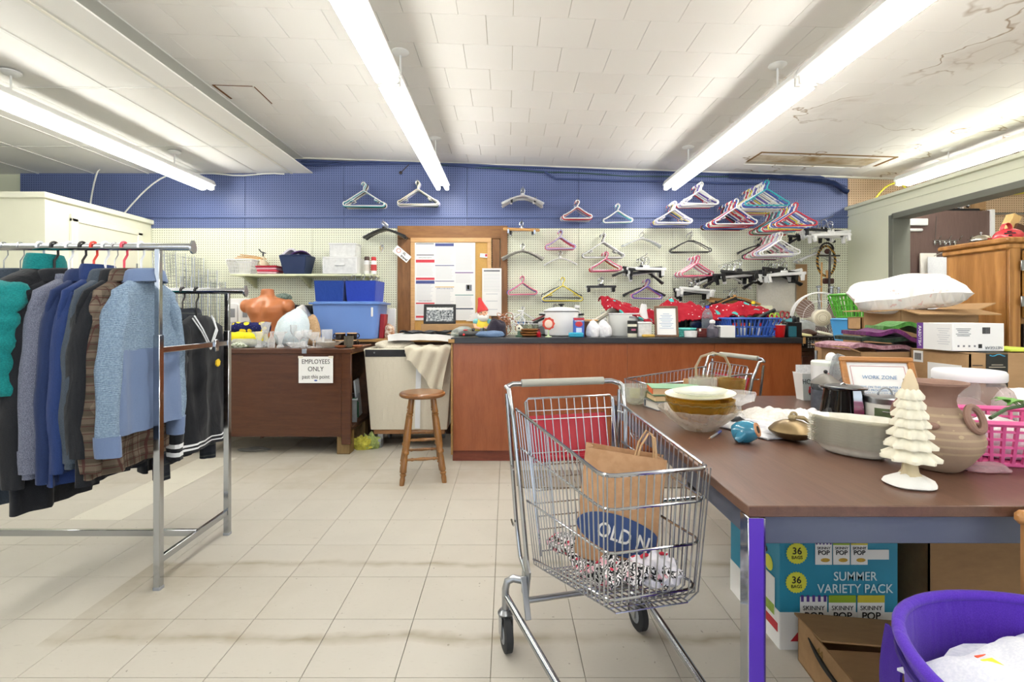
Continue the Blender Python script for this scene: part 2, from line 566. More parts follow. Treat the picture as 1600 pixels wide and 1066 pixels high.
# ---- back wall in pegboard
def peg_mat(name, c, hole, grime=0):
    t = NT(name)
    p = t.pos()
    q = t.vmath('FRACTION', t.vmath('MULTIPLY', p, (1 / .0254, 0, 1 / .0254)))
    q = t.vmath('MULTIPLY', t.vmath('SUBTRACT', q, (.5, 0, .5)), (1, 0, 1))
    d = t.vmath('LENGTH', q)
    h = t.math('LESS_THAN', d, .2)
    base = lin(c)
    cc = t.mix(t.noise(p, 1.6, 3), tuple(v * .92 for v in base), tuple(min(1, v * 1.06) for v in base))
    cc = t.mix(h, cc, lin(hole))
    return t.fin(cc, t.math('ADD', .42, t.math('MULTIPLY', h, .5)), 0, 0, .4)
PEG_B = peg_mat('pegboard_blue', '#6a78a6', '#2f3a63')
PEG_C = peg_mat('pegboard_cream', '#f2f4de', '#83846a')
PEG_T = peg_mat('pegboard_tan', '#dcbf9c', '#7d5f3e')
CREAM = mat('#e9ebd0', .6, 0, .03, name='cream_paint')
wb = struct(MB().box((0, WY + .09, 1.5), (13, .1, 3.0)).build('wall_back', CREAM))
def pan(name, m, x0, x1, z0, z1, y=WY):
    return MB().box(((x0 + x1) / 2, y + .015, (z0 + z1) / 2), (x1 - x0 - .003, .03, z1 - z0), b=.002).build(name, m, wb)
XR = gx(1325, WY)
zb, zs = gz(356.5, WY), gz(340, WY)
xs = [-5.4, gx(383, WY), gx(488, WY) + .35, gx(730, WY), gx(904, WY), gx(1117, WY), XR]
for a, b in zip(xs, xs[1:]):
    pan('pegboard_panel', PEG_B, a, b, zs + .006, 2.95)
    pan('pegboard_panel', PEG_B, a, b, zb, zs - .002)
xs = [-5.4, gx(383, WY), gx(488, WY), gx(640, WY), gx(790, WY), gx(904, WY), gx(1051, WY), gx(1180, WY), XR]
for a, b in zip(xs, xs[1:]):
    pan('pegboard_panel', PEG_C, a, b, .05, zb - .002)
for a, b in ((XR, XR + 1.22), (XR + 1.22, 6.3)):
    pan('pegboard_panel', PEG_T, a, b, .05, 2.95)
BLUEP = mat('#586a9c', .45, name='blue_paint')
part(wb, 'rail', BLUEP, lambda b: b.box(((-5.4 + XR) / 2, WY - .006, zs + .002), (XR + 5.4, .014, .016), b=.002))
struct(MB().box((1.4, WY - .012, cz(1.4) - .012), (7.6, .025, .022), b=.003).build('trim_3', WHT, rot=(0, 0, 0)))
bpy.data.objects['trim_3'].rotation_euler = (0, math.atan(SLOPE), 0)
bpy.data.objects['trim_3'].location = (0, 0, 0)
# tilt about its own middle
o = bpy.data.objects['trim_3']; me = o.data
o.rotation_euler = (0, 0, 0)
for vv in me.vertices: vv.co.z = vv.co.z - (vv.co.x - 1.4) * SLOPE

# ---- outer walls of the shop
struct(MB().box((-6.5, .5, 1.5), (.1, 10, 3)).build('wall_left', mat('#dcdac9', .7, name='wall_paint')))
struct(MB().box((6.4, .5, 1.5), (.1, 10, 3)).build('wall_far_right', mat('#d9d2bc', .7, name='wall_paint')))

# ---- green partition wall with the doorway
GREEN = mat('#f1f3dc', .55, 0, .04, 3, name='pale_green_paint')
GREY_F = mat('#77796f', .5, 0, .08, name='grey_frame_paint')
GX0 = 3.78; GT = .14
wr = MB()
wr.box((GX0 + GT / 2, 5.195, 1.16), (GT, .61, 2.32))
wr.box((GX0 + GT / 2, 2.89, 2.235), (GT, 4.0, .17))
wr = struct(wr.build('wall_right', GREEN))
struct(MB().box((GX0 + .06, 3.2, 2.335), (.2, 4.6, .035), b=.004).build('trim_4', GREEN))
struct(MB().box((GX0 - .004, 3.2, 2.255), (.012, 4.6, .012)).build('trim_5', GREEN))
t6 = MB()
t6.box((GX0 + GT / 2 - .005, 4.86, 1.07), (GT + .03, .06, 2.14), b=.003)
t6.box((GX0 + GT / 2 - .005, 2.9, 2.125), (GT + .03, 3.9, .055), b=.003)
struct(t6.build('trim_6', GREY_F))

# ---- cream cubicle on the left
bx = MB(); bx.box((-5.2, 4.862, 1.085), (2.52, 1.264, 2.17))
cub = struct(bx.build('wall_cubicle', mat('#e9e8d0', .55, 0, .03, name='cream_paint')))
struct(MB().box((-5.19, 4.85, 2.185), (2.56, 1.3, .05), b=.006).build('trim_7', mat('#eeedd8', .5, 0, .03, name='cream_trim')))
d1 = struct(MB().box((-3.935, 4.90, 1.02), (.02, .74, 1.98), b=.004).build('door_1', mat('#e6e3cf', .5, 0, .03, name='door_paint')))
cs = MB()
for yy in (4.50, 5.30): cs.box((-3.927, yy, 1.02), (.03, .07, 2.04), b=.006)
cs.box((-3.927, 4.90, 2.04), (.03, .87, .07), b=.006)
cs.build('door_casing', mat('#edecd8', .5, 0, .03, name='cream_trim'), d1)
part(d1, 'hinge', STEEL, lambda b: b.box((-3.922, 5.265, 1.66), (.012, .03, .09)))

# ---- skirting under the green wall
struct(MB().box((GX0 - .008, 5.2, .05), (.014, .6, .1)).build('baseboard_right', mat('#6d6a5c', .6, name='baseboard_paint')))

# ================================================================== FLUORESCENT LIGHTS
TUBE = emit('#fffdf8', TUBE_POWER, 'lit_tube')
HOUS = mat('#f2f2ee', .4, 0, .02, name='white_enamel')
def make_fixture(x, y0, y1, z, label, group, stems, ceil_z):
    t = thing('fluorescent_light', label, 'ceiling light', (x, (y0 + y1) / 2, z), 0, group)
    L = y1 - y0
    hb = MB()
    prof = [(-.075, .042), (-.055, .085), (.055, .085), (.075, .042), (.07, .034), (-.07, .034)]
    M = Matrix.Rotation(R(90), 4, 'X')
    hb.prism(prof, -L / 2, L / 2, M=M)
    hb.build('housing', HOUS, t)
    for s in (-1, 1):
        part(t, 'tube', TUBE, lambda b: b.tube([(s * .046, -L / 2 + .035, .0), (s * .046, L / 2 - .035, .0)], .022, 10), ang=60)
        for e in (-1, 1):
            part(t, 'socket', HOUS, lambda b: b.box((s * .046, e * (L / 2 - .014), .016), (.038, .026, .056), b=.004))
    for sy in stems:
        hz = ceil_z - z
        st = part(t, 'stem', HOUS, lambda b: b.tube([(0, sy, .07), (0, sy, hz - .002)], .006, 8))
        part(st, 'canopy', HOUS, lambda b: b.lathe([(.055, 0), (.055, -.008), (.04, -.02), (.012, -.026)], 16, (0, sy, hz - .001)))
    return t
rows = [(-3.17, 5.28, 2.723, 'over the clothes rack', 2.50), (-.68, 5.28, cz(-.68), 'above the laundry hamper', 2.50), (1.73, 5.28, cz(1.73), 'above the shopping carts', 2.50), (4.05, 5.10, cz(4.05), 'beyond the green partition', 2.50)]
for x, ye, c, where, z in rows:
    g = 'fluorescent fixtures ' + where
    make_fixture(x, ye - 2.42, ye, z, 'white twin-tube fluorescent fixture ' + where + ', back wall end', g, (.66, -.9), c)
    make_fixture(x, ye - 4.86, ye - 2.44, z, 'white twin-tube fluorescent fixture ' + where + ', away from back wall', g, (.66, -.9), c)
# the rows run on over the shop floor behind the photographer
for x in (-3.17, .5, 3.2):
    make_fixture(x, -2.6, -.2, 2.5, 'white twin-tube fluorescent fixture over the open shop floor', 'fluorescent fixtures over the shop floor', (.66, -.9), 2.723 if x < -2.4 else cz(x))

# ================================================================== CLOTHES RACK AND CLOTHES
FY, FZ, RY, RZ = 2.11, 1.459, 2.63, 1.295
PX0, PX1 = -1.482, -3.05
rk = thing('clothes_rack', 'chrome two-bar clothes rack on the floor with garments hanging from it', 'clothes rack', ((PX0 + PX1) / 2, 2.37, 0))
ox, oy = rk.location.x, rk.location.y
def rp(name, fn, m=CHROME): return part(rk, name, m, fn)
for X in (PX0, PX1):
    for Yp, zt in ((FY, FZ), (RY, RZ)):
        po = rp('post', lambda b: (b.box((X - ox, Yp - oy, .55), (.028, .028, 1.07), b=.002), b.box((X - ox, Yp - oy, (1.05 + zt) / 2), (.022, .022, zt - 1.05), b=.002)))
        part(po, 'foot_cap', GREY, lambda b: b.box((X - ox, Yp - oy, .009), (.032, .032, .018), b=.003))
    rp('cross_bar', lambda b: b.box((X - ox, 2.37 - oy, 1.02), (.018, RY - FY, .026), b=.002))
    rp('low_bar', lambda b: b.box((X - ox, 2.37 - oy, .125), (.018, RY - FY, .03), b=.002))
    rp('clamp', lambda b: b.box((X - ox + .012, FY + .40 - oy, 1.015), (.012, .03, .06), b=.003))
rp('floor_bar', lambda b: b.box((0, 0, .13), (PX0 - PX1, .02, .03), b=.002))
for Yp, z, xe in ((FY, FZ, -1.335), (RY, RZ, -1.385)):
    ra = rp('rail', lambda b: b.tube([(PX1 - ox - .15, Yp - oy, z), (xe - ox, Yp - oy, z)], .0155, 14))
    for xx in (xe, PX1 - .15):
        pr = [(0.021 * math.cos(a), -.006 + .024 * math.sin(a) + (.010 if abs(a - PI / 2) < .4 else 0)) for a in [2 * PI * i / 16 for i in range(16)]]
        part(ra, 'end_plate', CHROME, lambda b: b.prism(pr, -.004, .004, M=Matrix.Translation((xx - ox, Yp - oy, z)) @ Matrix.Rotation(R(90), 4, 'Y') @ Matrix.Rotation(R(90), 4, 'Z')))

# ---- hangers on the rails
def hanger_path(W=.40, drop=.085, H=.2, rim=.022):
    """closed triangle loop of a tubular hanger; the hook centre is the origin"""
    pts = []
    zt, zb_ = -drop, -H
    hw = W / 2
    pts += [(.012, 0, zt + .004), (hw * .45, 0, zt - (H - drop) * .33), (hw - .03, 0, zb_ + .045)]
    pts += arc((hw - .022, 0, zb_ + .022), .022, 50, -90, 4)
    pts += [(-p[0], p[1], p[2]) for p in pts[::-1]]
    return pts
def hook_path(drop=.085, r=.02, out=1):
    return [(0, 0, -drop), (.002, 0, -.052), (.012 * out, 0, -.036)] + [(p[0] * out, p[1], p[2]) for p in arc((0, 0, -.014), r, -25, 205, 8)]
def rail_hanger(x, Yp, z, m, label, W=.28, wire=0, rz=0):
    """a hanger hooked over the rail, body across the rail"""
    b = MB()
    r = .0022 if wire else .0048
    b.tube(hanger_path(W, .15, .245), r, 6, closed=True)
    hk = [(0, 0, -.15), (.0, 0, -.06), (.018, 0, -.034)] + arc((0, 0, 0), .0195 if not wire else .018, -30, 200, 9)
    b.tube(hk, r, 6)
    o = b.build('clothes_hanger', m, None, (x, Yp, z + .002), (0, 0, R(90) + rz))
    tag(o, label, 'hanger', 'hangers on the clothes rack')
    return o

# ---- garments
def ring_w(s, sh, hemw):
    """half width at distance s below the neck"""
    tb = [(0, .062), (.012, .075), (.03, .115), (.055, .175), (.08, sh - .02), (.11, sh), (.2, sh + .005), (.4, sh + .012)]
    for (a, wa), (b_, wb_) in zip(tb, tb[1:]):
        if s <= b_: return wa + (wb_ - wa) * (s - a) / (b_ - a)
    return sh + .012 + (hemw - sh - .012) * min(1, (s - .4) / .35)
def shell(mb, s0, s1, sh, hemw, thick, seed, fold=1.0, rows=None, n=44, puff=0, grow=0):
    rows = rows or max(4, int((s1 - s0) / .03))
    V, F = [], []
    for i in range(rows + 1):
        s = s0 + (s1 - s0) * i / rows
        w = ring_w(s, sh, hemw) + grow
        d = min(thick, .02 + s * .55) * (1 + .25 * min(1, s)) + grow
        pf = puff * abs(math.sin(s * 32)) if puff else 0
        for j in range(n):
            a = 2 * PI * j / n
            ca, sa = math.cos(a), math.sin(a)
            x = w * math.copysign(abs(ca) ** .75, ca)
            amp = fold * .016 * min(1, s / .45)
            dy = amp * (math.sin(x * 34 + seed * 3 + s * 2.2) + .7 * math.sin(x * 61 + seed * 7 - s * 4)) + .010 * fold * nz(x * 9, s * 9, seed)
            y = (d + pf) * math.copysign(abs(sa) ** .7, sa) + dy
            zz = -s + (.012 * nz(x * 6, seed, 3) * (1 if i == rows else 0) * fold)
            V.append((x, y, zz))
    for i in range(rows):
        for j in range(n):
            j2 = (j + 1) % n
            F.append((i * n + j, (i + 1) * n + j, (i + 1) * n + j2, i * n + j2))
    F.append(tuple(range(n))); F.append(tuple((rows) * n + j for j in range(n))[::-1])
    return mb.add(V, F)
def sleeve(mb, sgn, sh, L, r0, r1, seed, t0=0.0, t1=1.0, out=.0, fwd=0.0, puff=0, n=14, K=20):
    p0 = Vector((sgn * (sh - .06), 0, -.066)); L = L + .05; p1 = Vector((sgn * (sh + out + .02), fwd * .5, -.066 - L * .35)); p2 = Vector((sgn * (sh + out * .3), fwd, -.066 - L))
    V, F = [], []
    ks = [i for i in range(K + 1) if t0 - 1e-6 <= i / K <= t1 + 1e-6]
    for i in ks:
        t = i / K
        c = p0 * (1 - t) ** 2 + p1 * 2 * t * (1 - t) + p2 * t * t
        r = (r0 + (r1 - r0) * t) * (.55 + .45 * min(1, t / .16))
        for j in range(n):
            a = 2 * PI * j / n
            q = r * (1 + .13 * nz(math.cos(a) * 1.5 + seed, t * 7, math.sin(a) * 1.5)) + puff * abs(math.sin(t * 18)) + .003 * math.sin(t * 17 + seed + 2 * a) + .006 * math.sin(3 * a + seed)
            V.append((c.x + q * .72 * math.cos(a), c.y + q * .95 * math.sin(a), c.z))
    for i in range(len(ks) - 1):
        for j in range(n):
            j2 = (j + 1) % n
            F.append((i * n + j, (i + 1) * n + j, (i + 1) * n + j2, i * n + j2))
    F.append(tuple(range(n))); F.append(tuple((len(ks) - 1) * n + j for j in range(n))[::-1])
    return mb.add(V, F)
def garment(name, label, x, Yp, z, mats, L=.66, sh=.192, hemw=.215, thick=.05, slv=.55, r0=.052, r1=.040, up=.13, seed=1, split=None, collar='fold', cuff=None, rz=0, puff=0, fold=1.0, cat='jacket', zipper=None, hem=None):
    """mats: dict body / lower / sleeve / collar / cuff"""
    g = thing(name, label, cat, (x, Yp + .025, z - up), R(90) + rz, 'garments on the clothes rack')
    B = mats['body']
    if split:
        part(g, 'upper_body', B, lambda b: shell(b, 0, split, sh, hemw, thick, seed, fold, puff=puff), ang=80)
        part(g, 'lower_body', mats['lower'], lambda b: shell(b, split, L, sh, hemw, thick, seed, fold, puff=puff), ang=80)
    else:
        part(g, 'body', B, lambda b: shell(b, 0, L, sh, hemw, thick, seed, fold, puff=puff), ang=80)
    for sgn in (-1, 1):
        sl = part(g, 'sleeve', mats.get('sleeve', B), lambda b: sleeve(b, sgn, sh, slv, r0, r1, seed + sgn, puff=puff), ang=80)
        if cuff:
            part(sl, 'cuff', mats.get('cuff', B), lambda b: sleeve(b, sgn, sh, slv, r0 * 1.04, r1 * 1.13, seed + sgn, 1 - cuff, 1.0), ang=80)
    if collar == 'fold':
        def fc(b):
            def fn(u, v):
                a = R(-250 + 320 * u)
                rx, ry = .066 + .022 * v, .05 + .022 * v
                return (rx * math.cos(a), ry * math.sin(a) + .0, .035 - .05 * v * v - .03 * abs(u - .5) + .01 * math.sin(v * 3))
            b.sheet(fn, 24, 4, .004)
        part(g, 'collar', mats.get('collar', B), fc, ang=80)
    elif collar == 'stand':
        part(g, 'collar', mats.get('collar', B), lambda b: b.lathe([(.085, -.012), (.08, .03), (.07, .055), (.055, .05), (.06, .0)], 20, sy=.72), ang=80)
    elif collar == 'band':
        part(g, 'collar', mats.get('collar', B), lambda b: b.lathe([(.078, -.01), (.074, .012), (.062, .014), (.06, -.01)], 20, sy=.7), ang=80)
    if zipper:
        part(g, 'zipper', zipper, lambda b: b.tube([(.012, -thick - .008 - .012 * math.sin(i), -.06 - (L - .1) * i / 10) for i in range(11)], .004, 5))
    if hem:
        for k in range(2):
            part(g, 'hem_stripe', hem, lambda b: shell(b, L - .045 + k * .02, L - .035 + k * .02, sh, hemw, thick, seed, fold, 2, grow=.0015), ang=80)
    return g

def plaid(name, c, dark, line, sc=22):
    t = NT(name)
    v = t.obj()
    x, y, z = t.xyz(v)
    w = t.math('MULTIPLY', t.math('SUBTRACT', t.noise(v, 6, 2), .5), .02)
    def band(a, fr, wd, ph=0):
        q = t.math('FRACT', t.math('ADD', t.math('MULTIPLY', t.math('ADD', a, w), fr), ph))
        return t.math('LESS_THAN', t.math('ABSOLUTE', t.math('SUBTRACT', q, .5)), wd)
    xy = t.math('ADD', x, t.math('MULTIPLY', y, .6))
    b1 = t.math('MULTIPLY', t.math('ADD', band(xy, sc * .5, .25), band(z, sc * .5, .25)), .45)
    cc = t.mix(b1, lin(c), lin(dark))
    l1 = t.math('MAXIMUM', band(xy, sc, .06, .3), band(z, sc, .06, .3))
    cc = t.mix(t.math('MULTIPLY', l1, .75), cc, lin(line))
    cc = t.mix(t.math('MULTIPLY', t.noise(v, 700, 1), .25), cc, lin('#201a14'))
    return t.fin(cc, .9, 0, 0, .2)
def ribbed(name, c, c2, fr=1000):
    t = NT(name)
    v = t.obj()
    x, y, z = t.xyz(v)
    q = t.math('SINE', t.math('MULTIPLY', t.math('ADD', z, t.math('MULTIPLY', t.noise(v, 14, 2), .02)), fr))
    f = t.ramp(t.math('ADD', t.math('MULTIPLY', q, .2), t.noise(v, 160, 2)), [(.3, 0), (.75, 1)])
    t.bump(q, .4, .002)
    return t.fin(t.mix(f, lin(c2), lin(c)), .9, 0, 0, .2)

C_BLUE = ribbed('ribbed_blue_fleece', '#93a8bd', '#64788f')
C_BLUE2 = cloth('#6f81a0', '#64769a')
C_PLAID = plaid('brown_plaid', '#7a6d5f', '#4a4137', '#4a2424', 32)
C_GREY = cloth('#4a5460', '#363e48', 500)
C_NAVY = cloth('#26365f', '#1d2a4d', 700)
C_NAVY2 = cloth('#2a3f74', '#20315c', 700)
C_HEATH = cloth('#7b7f90', '#4b4f60', 420)
C_TEAL = cloth('#178080', '#127070', 200, folds=1)
C_BLK = cloth('#1b1d22', '#121317', 300, folds=1)
C_BLK2 = cloth('#24262b', '#191a1e', 600)
C_FLAN = plaid('dark_plaid', '#3d4148', '#262a33', '#565a58', 16)
C_STR = mat('#e9ebee', .8, name='white_knit')

H = rail_hanger
wht = mat('#eef0f2', .35, 0, .02, name='hanger_white'); red = mat('#e03a2a', .35, name='hanger_red'); pnk = mat('#e2455c', .35, name='hanger_coral'); blk = BLACK
H(-1.556, FY, FZ, wht, 'white plastic hanger holding the ribbed blue pullover')
garment('pullover', 'light blue ribbed fleece pullover with darker collar, cuffs and hem', -1.556, FY, FZ, {'body': C_BLUE, 'lower': C_BLUE2, 'collar': C_BLUE2, 'cuff': C_BLUE2}, L=.64, seed=1.3, split=.30, slv=.60, cuff=.14, thick=.028, rz=-.02, fold=.7, cat='pullover')
H(-1.628, FY, FZ, pnk, 'coral red plastic hanger holding the brown plaid shirt')
garment('plaid_shirt', 'brown plaid flannel shirt with dark red lines hanging behind blue pullover', -1.628, FY, FZ, {'body': C_PLAID}, L=.80, seed=2.1, slv=.66, thick=.03, cat='shirt')
garment('black_jacket', 'plain black jacket with its hem showing below the plaid shirt', -1.668, FY, FZ, {'body': C_BLK2}, L=.83, seed=2.9, slv=.6, thick=.018, sh=.2, hemw=.22)
H(-1.668, FY, FZ, STEEL, 'steel wire hanger holding the plain black jacket', wire=1)
H(-1.708, FY, FZ, wht, 'white plastic hanger holding the charcoal jacket')
garment('charcoal_jacket', 'charcoal grey fleece jacket between plaid shirt and navy jacket', -1.708, FY, FZ, {'body': C_GREY}, L=.76, seed=3.3, slv=.62, thick=.03)
H(-1.757, FY, FZ, red, 'bright orange-red plastic hanger holding the navy jacket')
garment('navy_jacket', 'navy blue jacket with stand collar beside charcoal jacket', -1.757, FY, FZ, {'body': C_NAVY2}, L=.83, seed=4.1, slv=.66, thick=.022, collar='stand')
H(-1.805, FY, FZ, blk, 'black plastic hanger holding the dark navy coat')
garment('navy_coat', 'darker navy coat between navy jacket and heather grey sweater', -1.805, FY, FZ, {'body': C_NAVY}, L=.80, seed=5.2, slv=.7, thick=.022)
H(-1.862, FY, FZ, wht, 'white plastic hanger holding the heather grey sweater')
garment('heather_sweater', 'heather grey knit sweater beside dark navy coat', -1.862, FY, FZ, {'body': C_HEATH, 'cuff': C_HEATH}, L=.80, seed=6.7, slv=.66, thick=.035, cuff=.12, collar='band', cat='sweater')
H(-2.07, FY, FZ, STEEL, 'thin steel wire hanger on the rail beside teal puffer jacket', wire=1)
H(-1.985, FY, FZ, mat('#dfe4ea', .2, 0, .03, name='clear_plastic'), 'clear plastic hanger holding the teal puffer jacket')
garment('puffer_jacket', 'teal and black quilted puffer jacket with teal collar', -1.985, FY, FZ, {'body': C_BLK, 'lower': C_TEAL, 'sleeve': C_TEAL, 'collar': C_TEAL}, L=.42, seed=7.7, split=.2, slv=.4, thick=.075, sh=.21, r0=.075, r1=.06, up=.085, collar='stand', puff=.02, fold=.4)
garment('black_coat', 'long black coat hanging beside the teal puffer jacket', -1.925, FY, FZ, {'body': C_BLK2}, L=.95, seed=8.4, slv=.72, thick=.03, sh=.2, hemw=.2, cat='coat')
H(-1.925, FY, FZ, blk, 'black plastic hanger holding the long black coat')
H(-2.14, FY, FZ, STEEL, 'steel wire hanger near the teal and maroon coats', wire=1)
garment('dark_coat', 'dark charcoal long coat hanging beyond teal puffer jacket', -2.14, FY, FZ, {'body': C_GREY}, L=.95, seed=9.4, slv=.72, thick=.03, sh=.22, cat='coat')
# rear rail
H(-1.646, RY, RZ, blk, 'black plastic hanger holding the striped-trim black jersey', W=.3)
js = garment('black_jersey', 'black V-neck jersey with white striped trim and yellow logo', -1.646, RY, RZ, {'body': C_BLK2, 'cuff': C_STR}, L=.70, seed=10.2, slv=.6, thick=.045, collar=None, hem=C_STR, cat='jersey')
for k in range(2):
    part(js, 'neck_stripe', C_STR, lambda b: b.tube([(-.075 - k * .016, -.02, -.0 - k * .012), (-.06 - k * .01, -.055, -.07 - k * .012), (-.002, -.062, -.16 - k * .02), (.06 + k * .01, -.055, -.07 - k * .012), (.075 + k * .016, -.02, -.0 - k * .012)], .0042, 5))
for s in (-1, 1):
    for k in range(2):
        part(js, 'cuff_stripe', C_STR, lambda b: sleeve(b, s, .192, .6, .0545, .0425, 10.2 + s, .90 + k * .05, .90 + k * .05 + .0251, K=40))
part(js, 'logo', mat('#e8c22a', .6, name='yellow_print'), lambda b: b.prism([(.0, -.02), (.018, -.012), (.022, .008), (.008, .022), (-.012, .014), (-.016, -.008)], -.066, -.058, M=Matrix.Translation((.06, 0, -.26)) @ Matrix.Rotation(R(90), 4, 'X') @ Matrix.Scale(-1, 4, (0, 0, 1))))
H(-1.72, RY, RZ, mat('#3a3334', .4, name='hanger_brown'), 'dark brown plastic hanger holding the dark plaid shirt')
garment('flannel_shirt', 'dark green and navy plaid flannel shirt behind the black jersey', -1.72, RY, RZ, {'body': C_FLAN}, L=.72, seed=11.2, slv=.70, thick=.03, cat='shirt')
for i, (dx, L_) in enumerate(((-.16, .78), (-.26, .72), (-.36, .8))):
    H(-1.646 + dx, RY, RZ, (wht, blk, wht)[i], ('white', 'black', 'white')[i] + ' plastic hanger on the rear rail holding the ' + ('black zip jacket', 'olive work shirt', 'slate overshirt')[i])
    garment('dark_jacket', ('black zip jacket on the rear rail', 'olive work shirt on the rear rail', 'slate overshirt on the rear rail')[i], -1.646 + dx, RY, RZ, {'body': (C_BLK2, cloth('#3b3d33'), cloth('#363a42'))[i]}, L=L_, seed=12 + i, slv=.62, thick=.03, sh=.23)

# ================================================================== HANGERS ON THE PEGBOARD
HM = {}
for k, c in dict(white='#f0f0ee', black='#1c1c1f', teal='#27b3bd', red='#c9283a', pink='#e0708f', blue='#3857b0', grey='#8a8a8c', purple='#6a4fb3', yellow='#e8d436', cream='#e9e2cf', green='#3f7d62', lilac='#b9b6dd', maroon='#7a2b3f').items():
    HM[k] = mat(c, .35, 0, .04, name='hanger_' + k)
HM['clear'] = glass('#ffffff', .85, .1, name='hanger_clear', tint=.98)
HM['smoke'] = glass('#cfccc4', .95, .15, name='hanger_smoke')
HM['wood'] = wood('#d8a766', '#b9854a', 'x', 6, 12, .4, name='hanger_wood')
HM['chrome'] = CHROME
def mk_tube(W, Hh, fancy=0, r=.0066, drop=.075):
    b = MB()
    b.tube(hanger_path(W, drop, Hh), r, 6, closed=True)
    if fancy:
        for s in (-1, 1): b.tube([(s * W * .30, 0, -Hh * .66), (s * W * .26, 0, -Hh * .74), (s * W * .33, 0, -Hh * .78)], r * .8, 5)
    b.tube(hook_path(drop), r, 6)
    return b.mesh('hanger', HM['white'])
TUBE_A = mk_tube(.44, .25, 1, drop=.092); TUBE_C = mk_tube(.315, .192); TUBE_M = mk_tube(.385, .222, 1, drop=.085)
def mk_velvet():
    b = MB()
    W = .44
    pts = [(.03, 0, -.088), (.10, 0, -.118), (W / 2 - .03, 0, -.172)] + arc((W / 2 - .02, 0, -.19), .02, 60, -90, 4)
    pts += [(-p[0], p[1], p[2]) for p in pts[::-1]]
    b.tube(pts, .0085, 6, closed=True, flat=.45, up=(0, 1, 0))
    return b.mesh('body', HM['black'])
def mk_suit(W=.44, dr=.085, th=.017, cut=.0):
    b = MB()
    K = 16
    pts, rr = [], []
    for i in range(K + 1):
        u = -1 + 2 * i / K
        pts.append((u * W / 2, .018 * u * u, -.07 - dr * abs(u) ** 1.5))
        rr.append(th * (.75 + .6 * abs(u) ** 3))
    b.tube(pts, rr, 8, flat=.6, up=(0, 1, 0))
    b.box((0, 0, -.062), (.03, .014, .03), b=.005)
    return b.mesh('body', HM['black'])
def mk_hook(drop=.075):
    return MB().tube(hook_path(drop), .0022, 6).mesh('hook', CHROME)
def mk_bar(W=.30):
    b = MB()
    b.box((0, 0, -.085), (W, .010, .022), b=.004)
    b.box((0, 0, -.072), (.05, .012, .03), b=.005)
    return b.mesh('bar', HM['black'])
def mk_rod(W=.30):
    return MB().tube([(-W / 2, 0, -.085), (W / 2, 0, -.085)], .003, 6).mesh('bar', CHROME)
def mk_clip():
    b = MB()
    b.box((0, -.008, -.025), (.022, .006, .05), b=.002, rot=(.12, 0, 0))
    b.box((0, .008, -.025), (.022, .006, .05), b=.002, rot=(-.12, 0, 0))
    b.tube([(-.012, 0, -.012), (.012, 0, -.012)], .005, 6)
    return b.mesh('clip', HM['black'])
VELV, SUIT, SUITW, HOOK, BAR, ROD, CLIP = mk_velvet(), mk_suit(), mk_suit(.36, .07, .012), mk_hook(), mk_bar(), mk_rod(), mk_clip()
WOODB = MB().box((0, 0, -.09), (.42, .018, .034), b=.007).mesh('bar', HM['wood'])
def setm(o, m):
    o.material_slots[0].link = 'OBJECT'; o.material_slots[0].material = m
    return o
CN = {'clear': 'clear plastic', 'smoke': 'smoky clear plastic', 'wood': 'light wooden', 'chrome': 'chrome'}
def hang(kind, colr, loc, label, group, sc=1.0, rot=(0, 0, 0)):
    if kind in ('tube', 'child', 'mid'):
        o = link('hanger', {'tube': TUBE_A, 'child': TUBE_C, 'mid': TUBE_M}[kind], None, loc, rot)
        setm(o, HM[colr])
        tag(o, label, 'hanger', group)
    else:
        o = thing('hanger', label, 'hanger', loc, 0, group, rot=rot)
        link('hook', HOOK, o)
        if kind == 'velvet': setm(link('body', VELV, o), HM[colr])
        if kind == 'suit': setm(link('body', SUIT, o), HM[colr])
        if kind == 'kidsuit': setm(link('body', SUITW, o), HM[colr])
        if kind in ('skirt', 'rod', 'wood'):
            setm(link('bar', {'skirt': BAR, 'rod': ROD, 'wood': WOODB}[kind], o), HM[colr] if kind != 'rod' else CHROME)
            for s in (-1, 1):
                setm(link('clip', CLIP, o, (s * (.125 if kind != 'wood' else .15), 0, -.088)), HM[colr] if kind == 'skirt' else (CHROME if kind == 'wood' else HM['black']))
    o.scale = (sc, sc, sc)
    return o
KN = {'tube': 'tubular hanger', 'mid': 'tubular hanger', 'child': "child's hanger", 'velvet': 'slim flocked hanger', 'suit': 'wide-shouldered hanger', 'kidsuit': 'curved hanger', 'skirt': 'clip hanger', 'rod': 'metal clip hanger', 'wood': 'trouser bar hanger'}
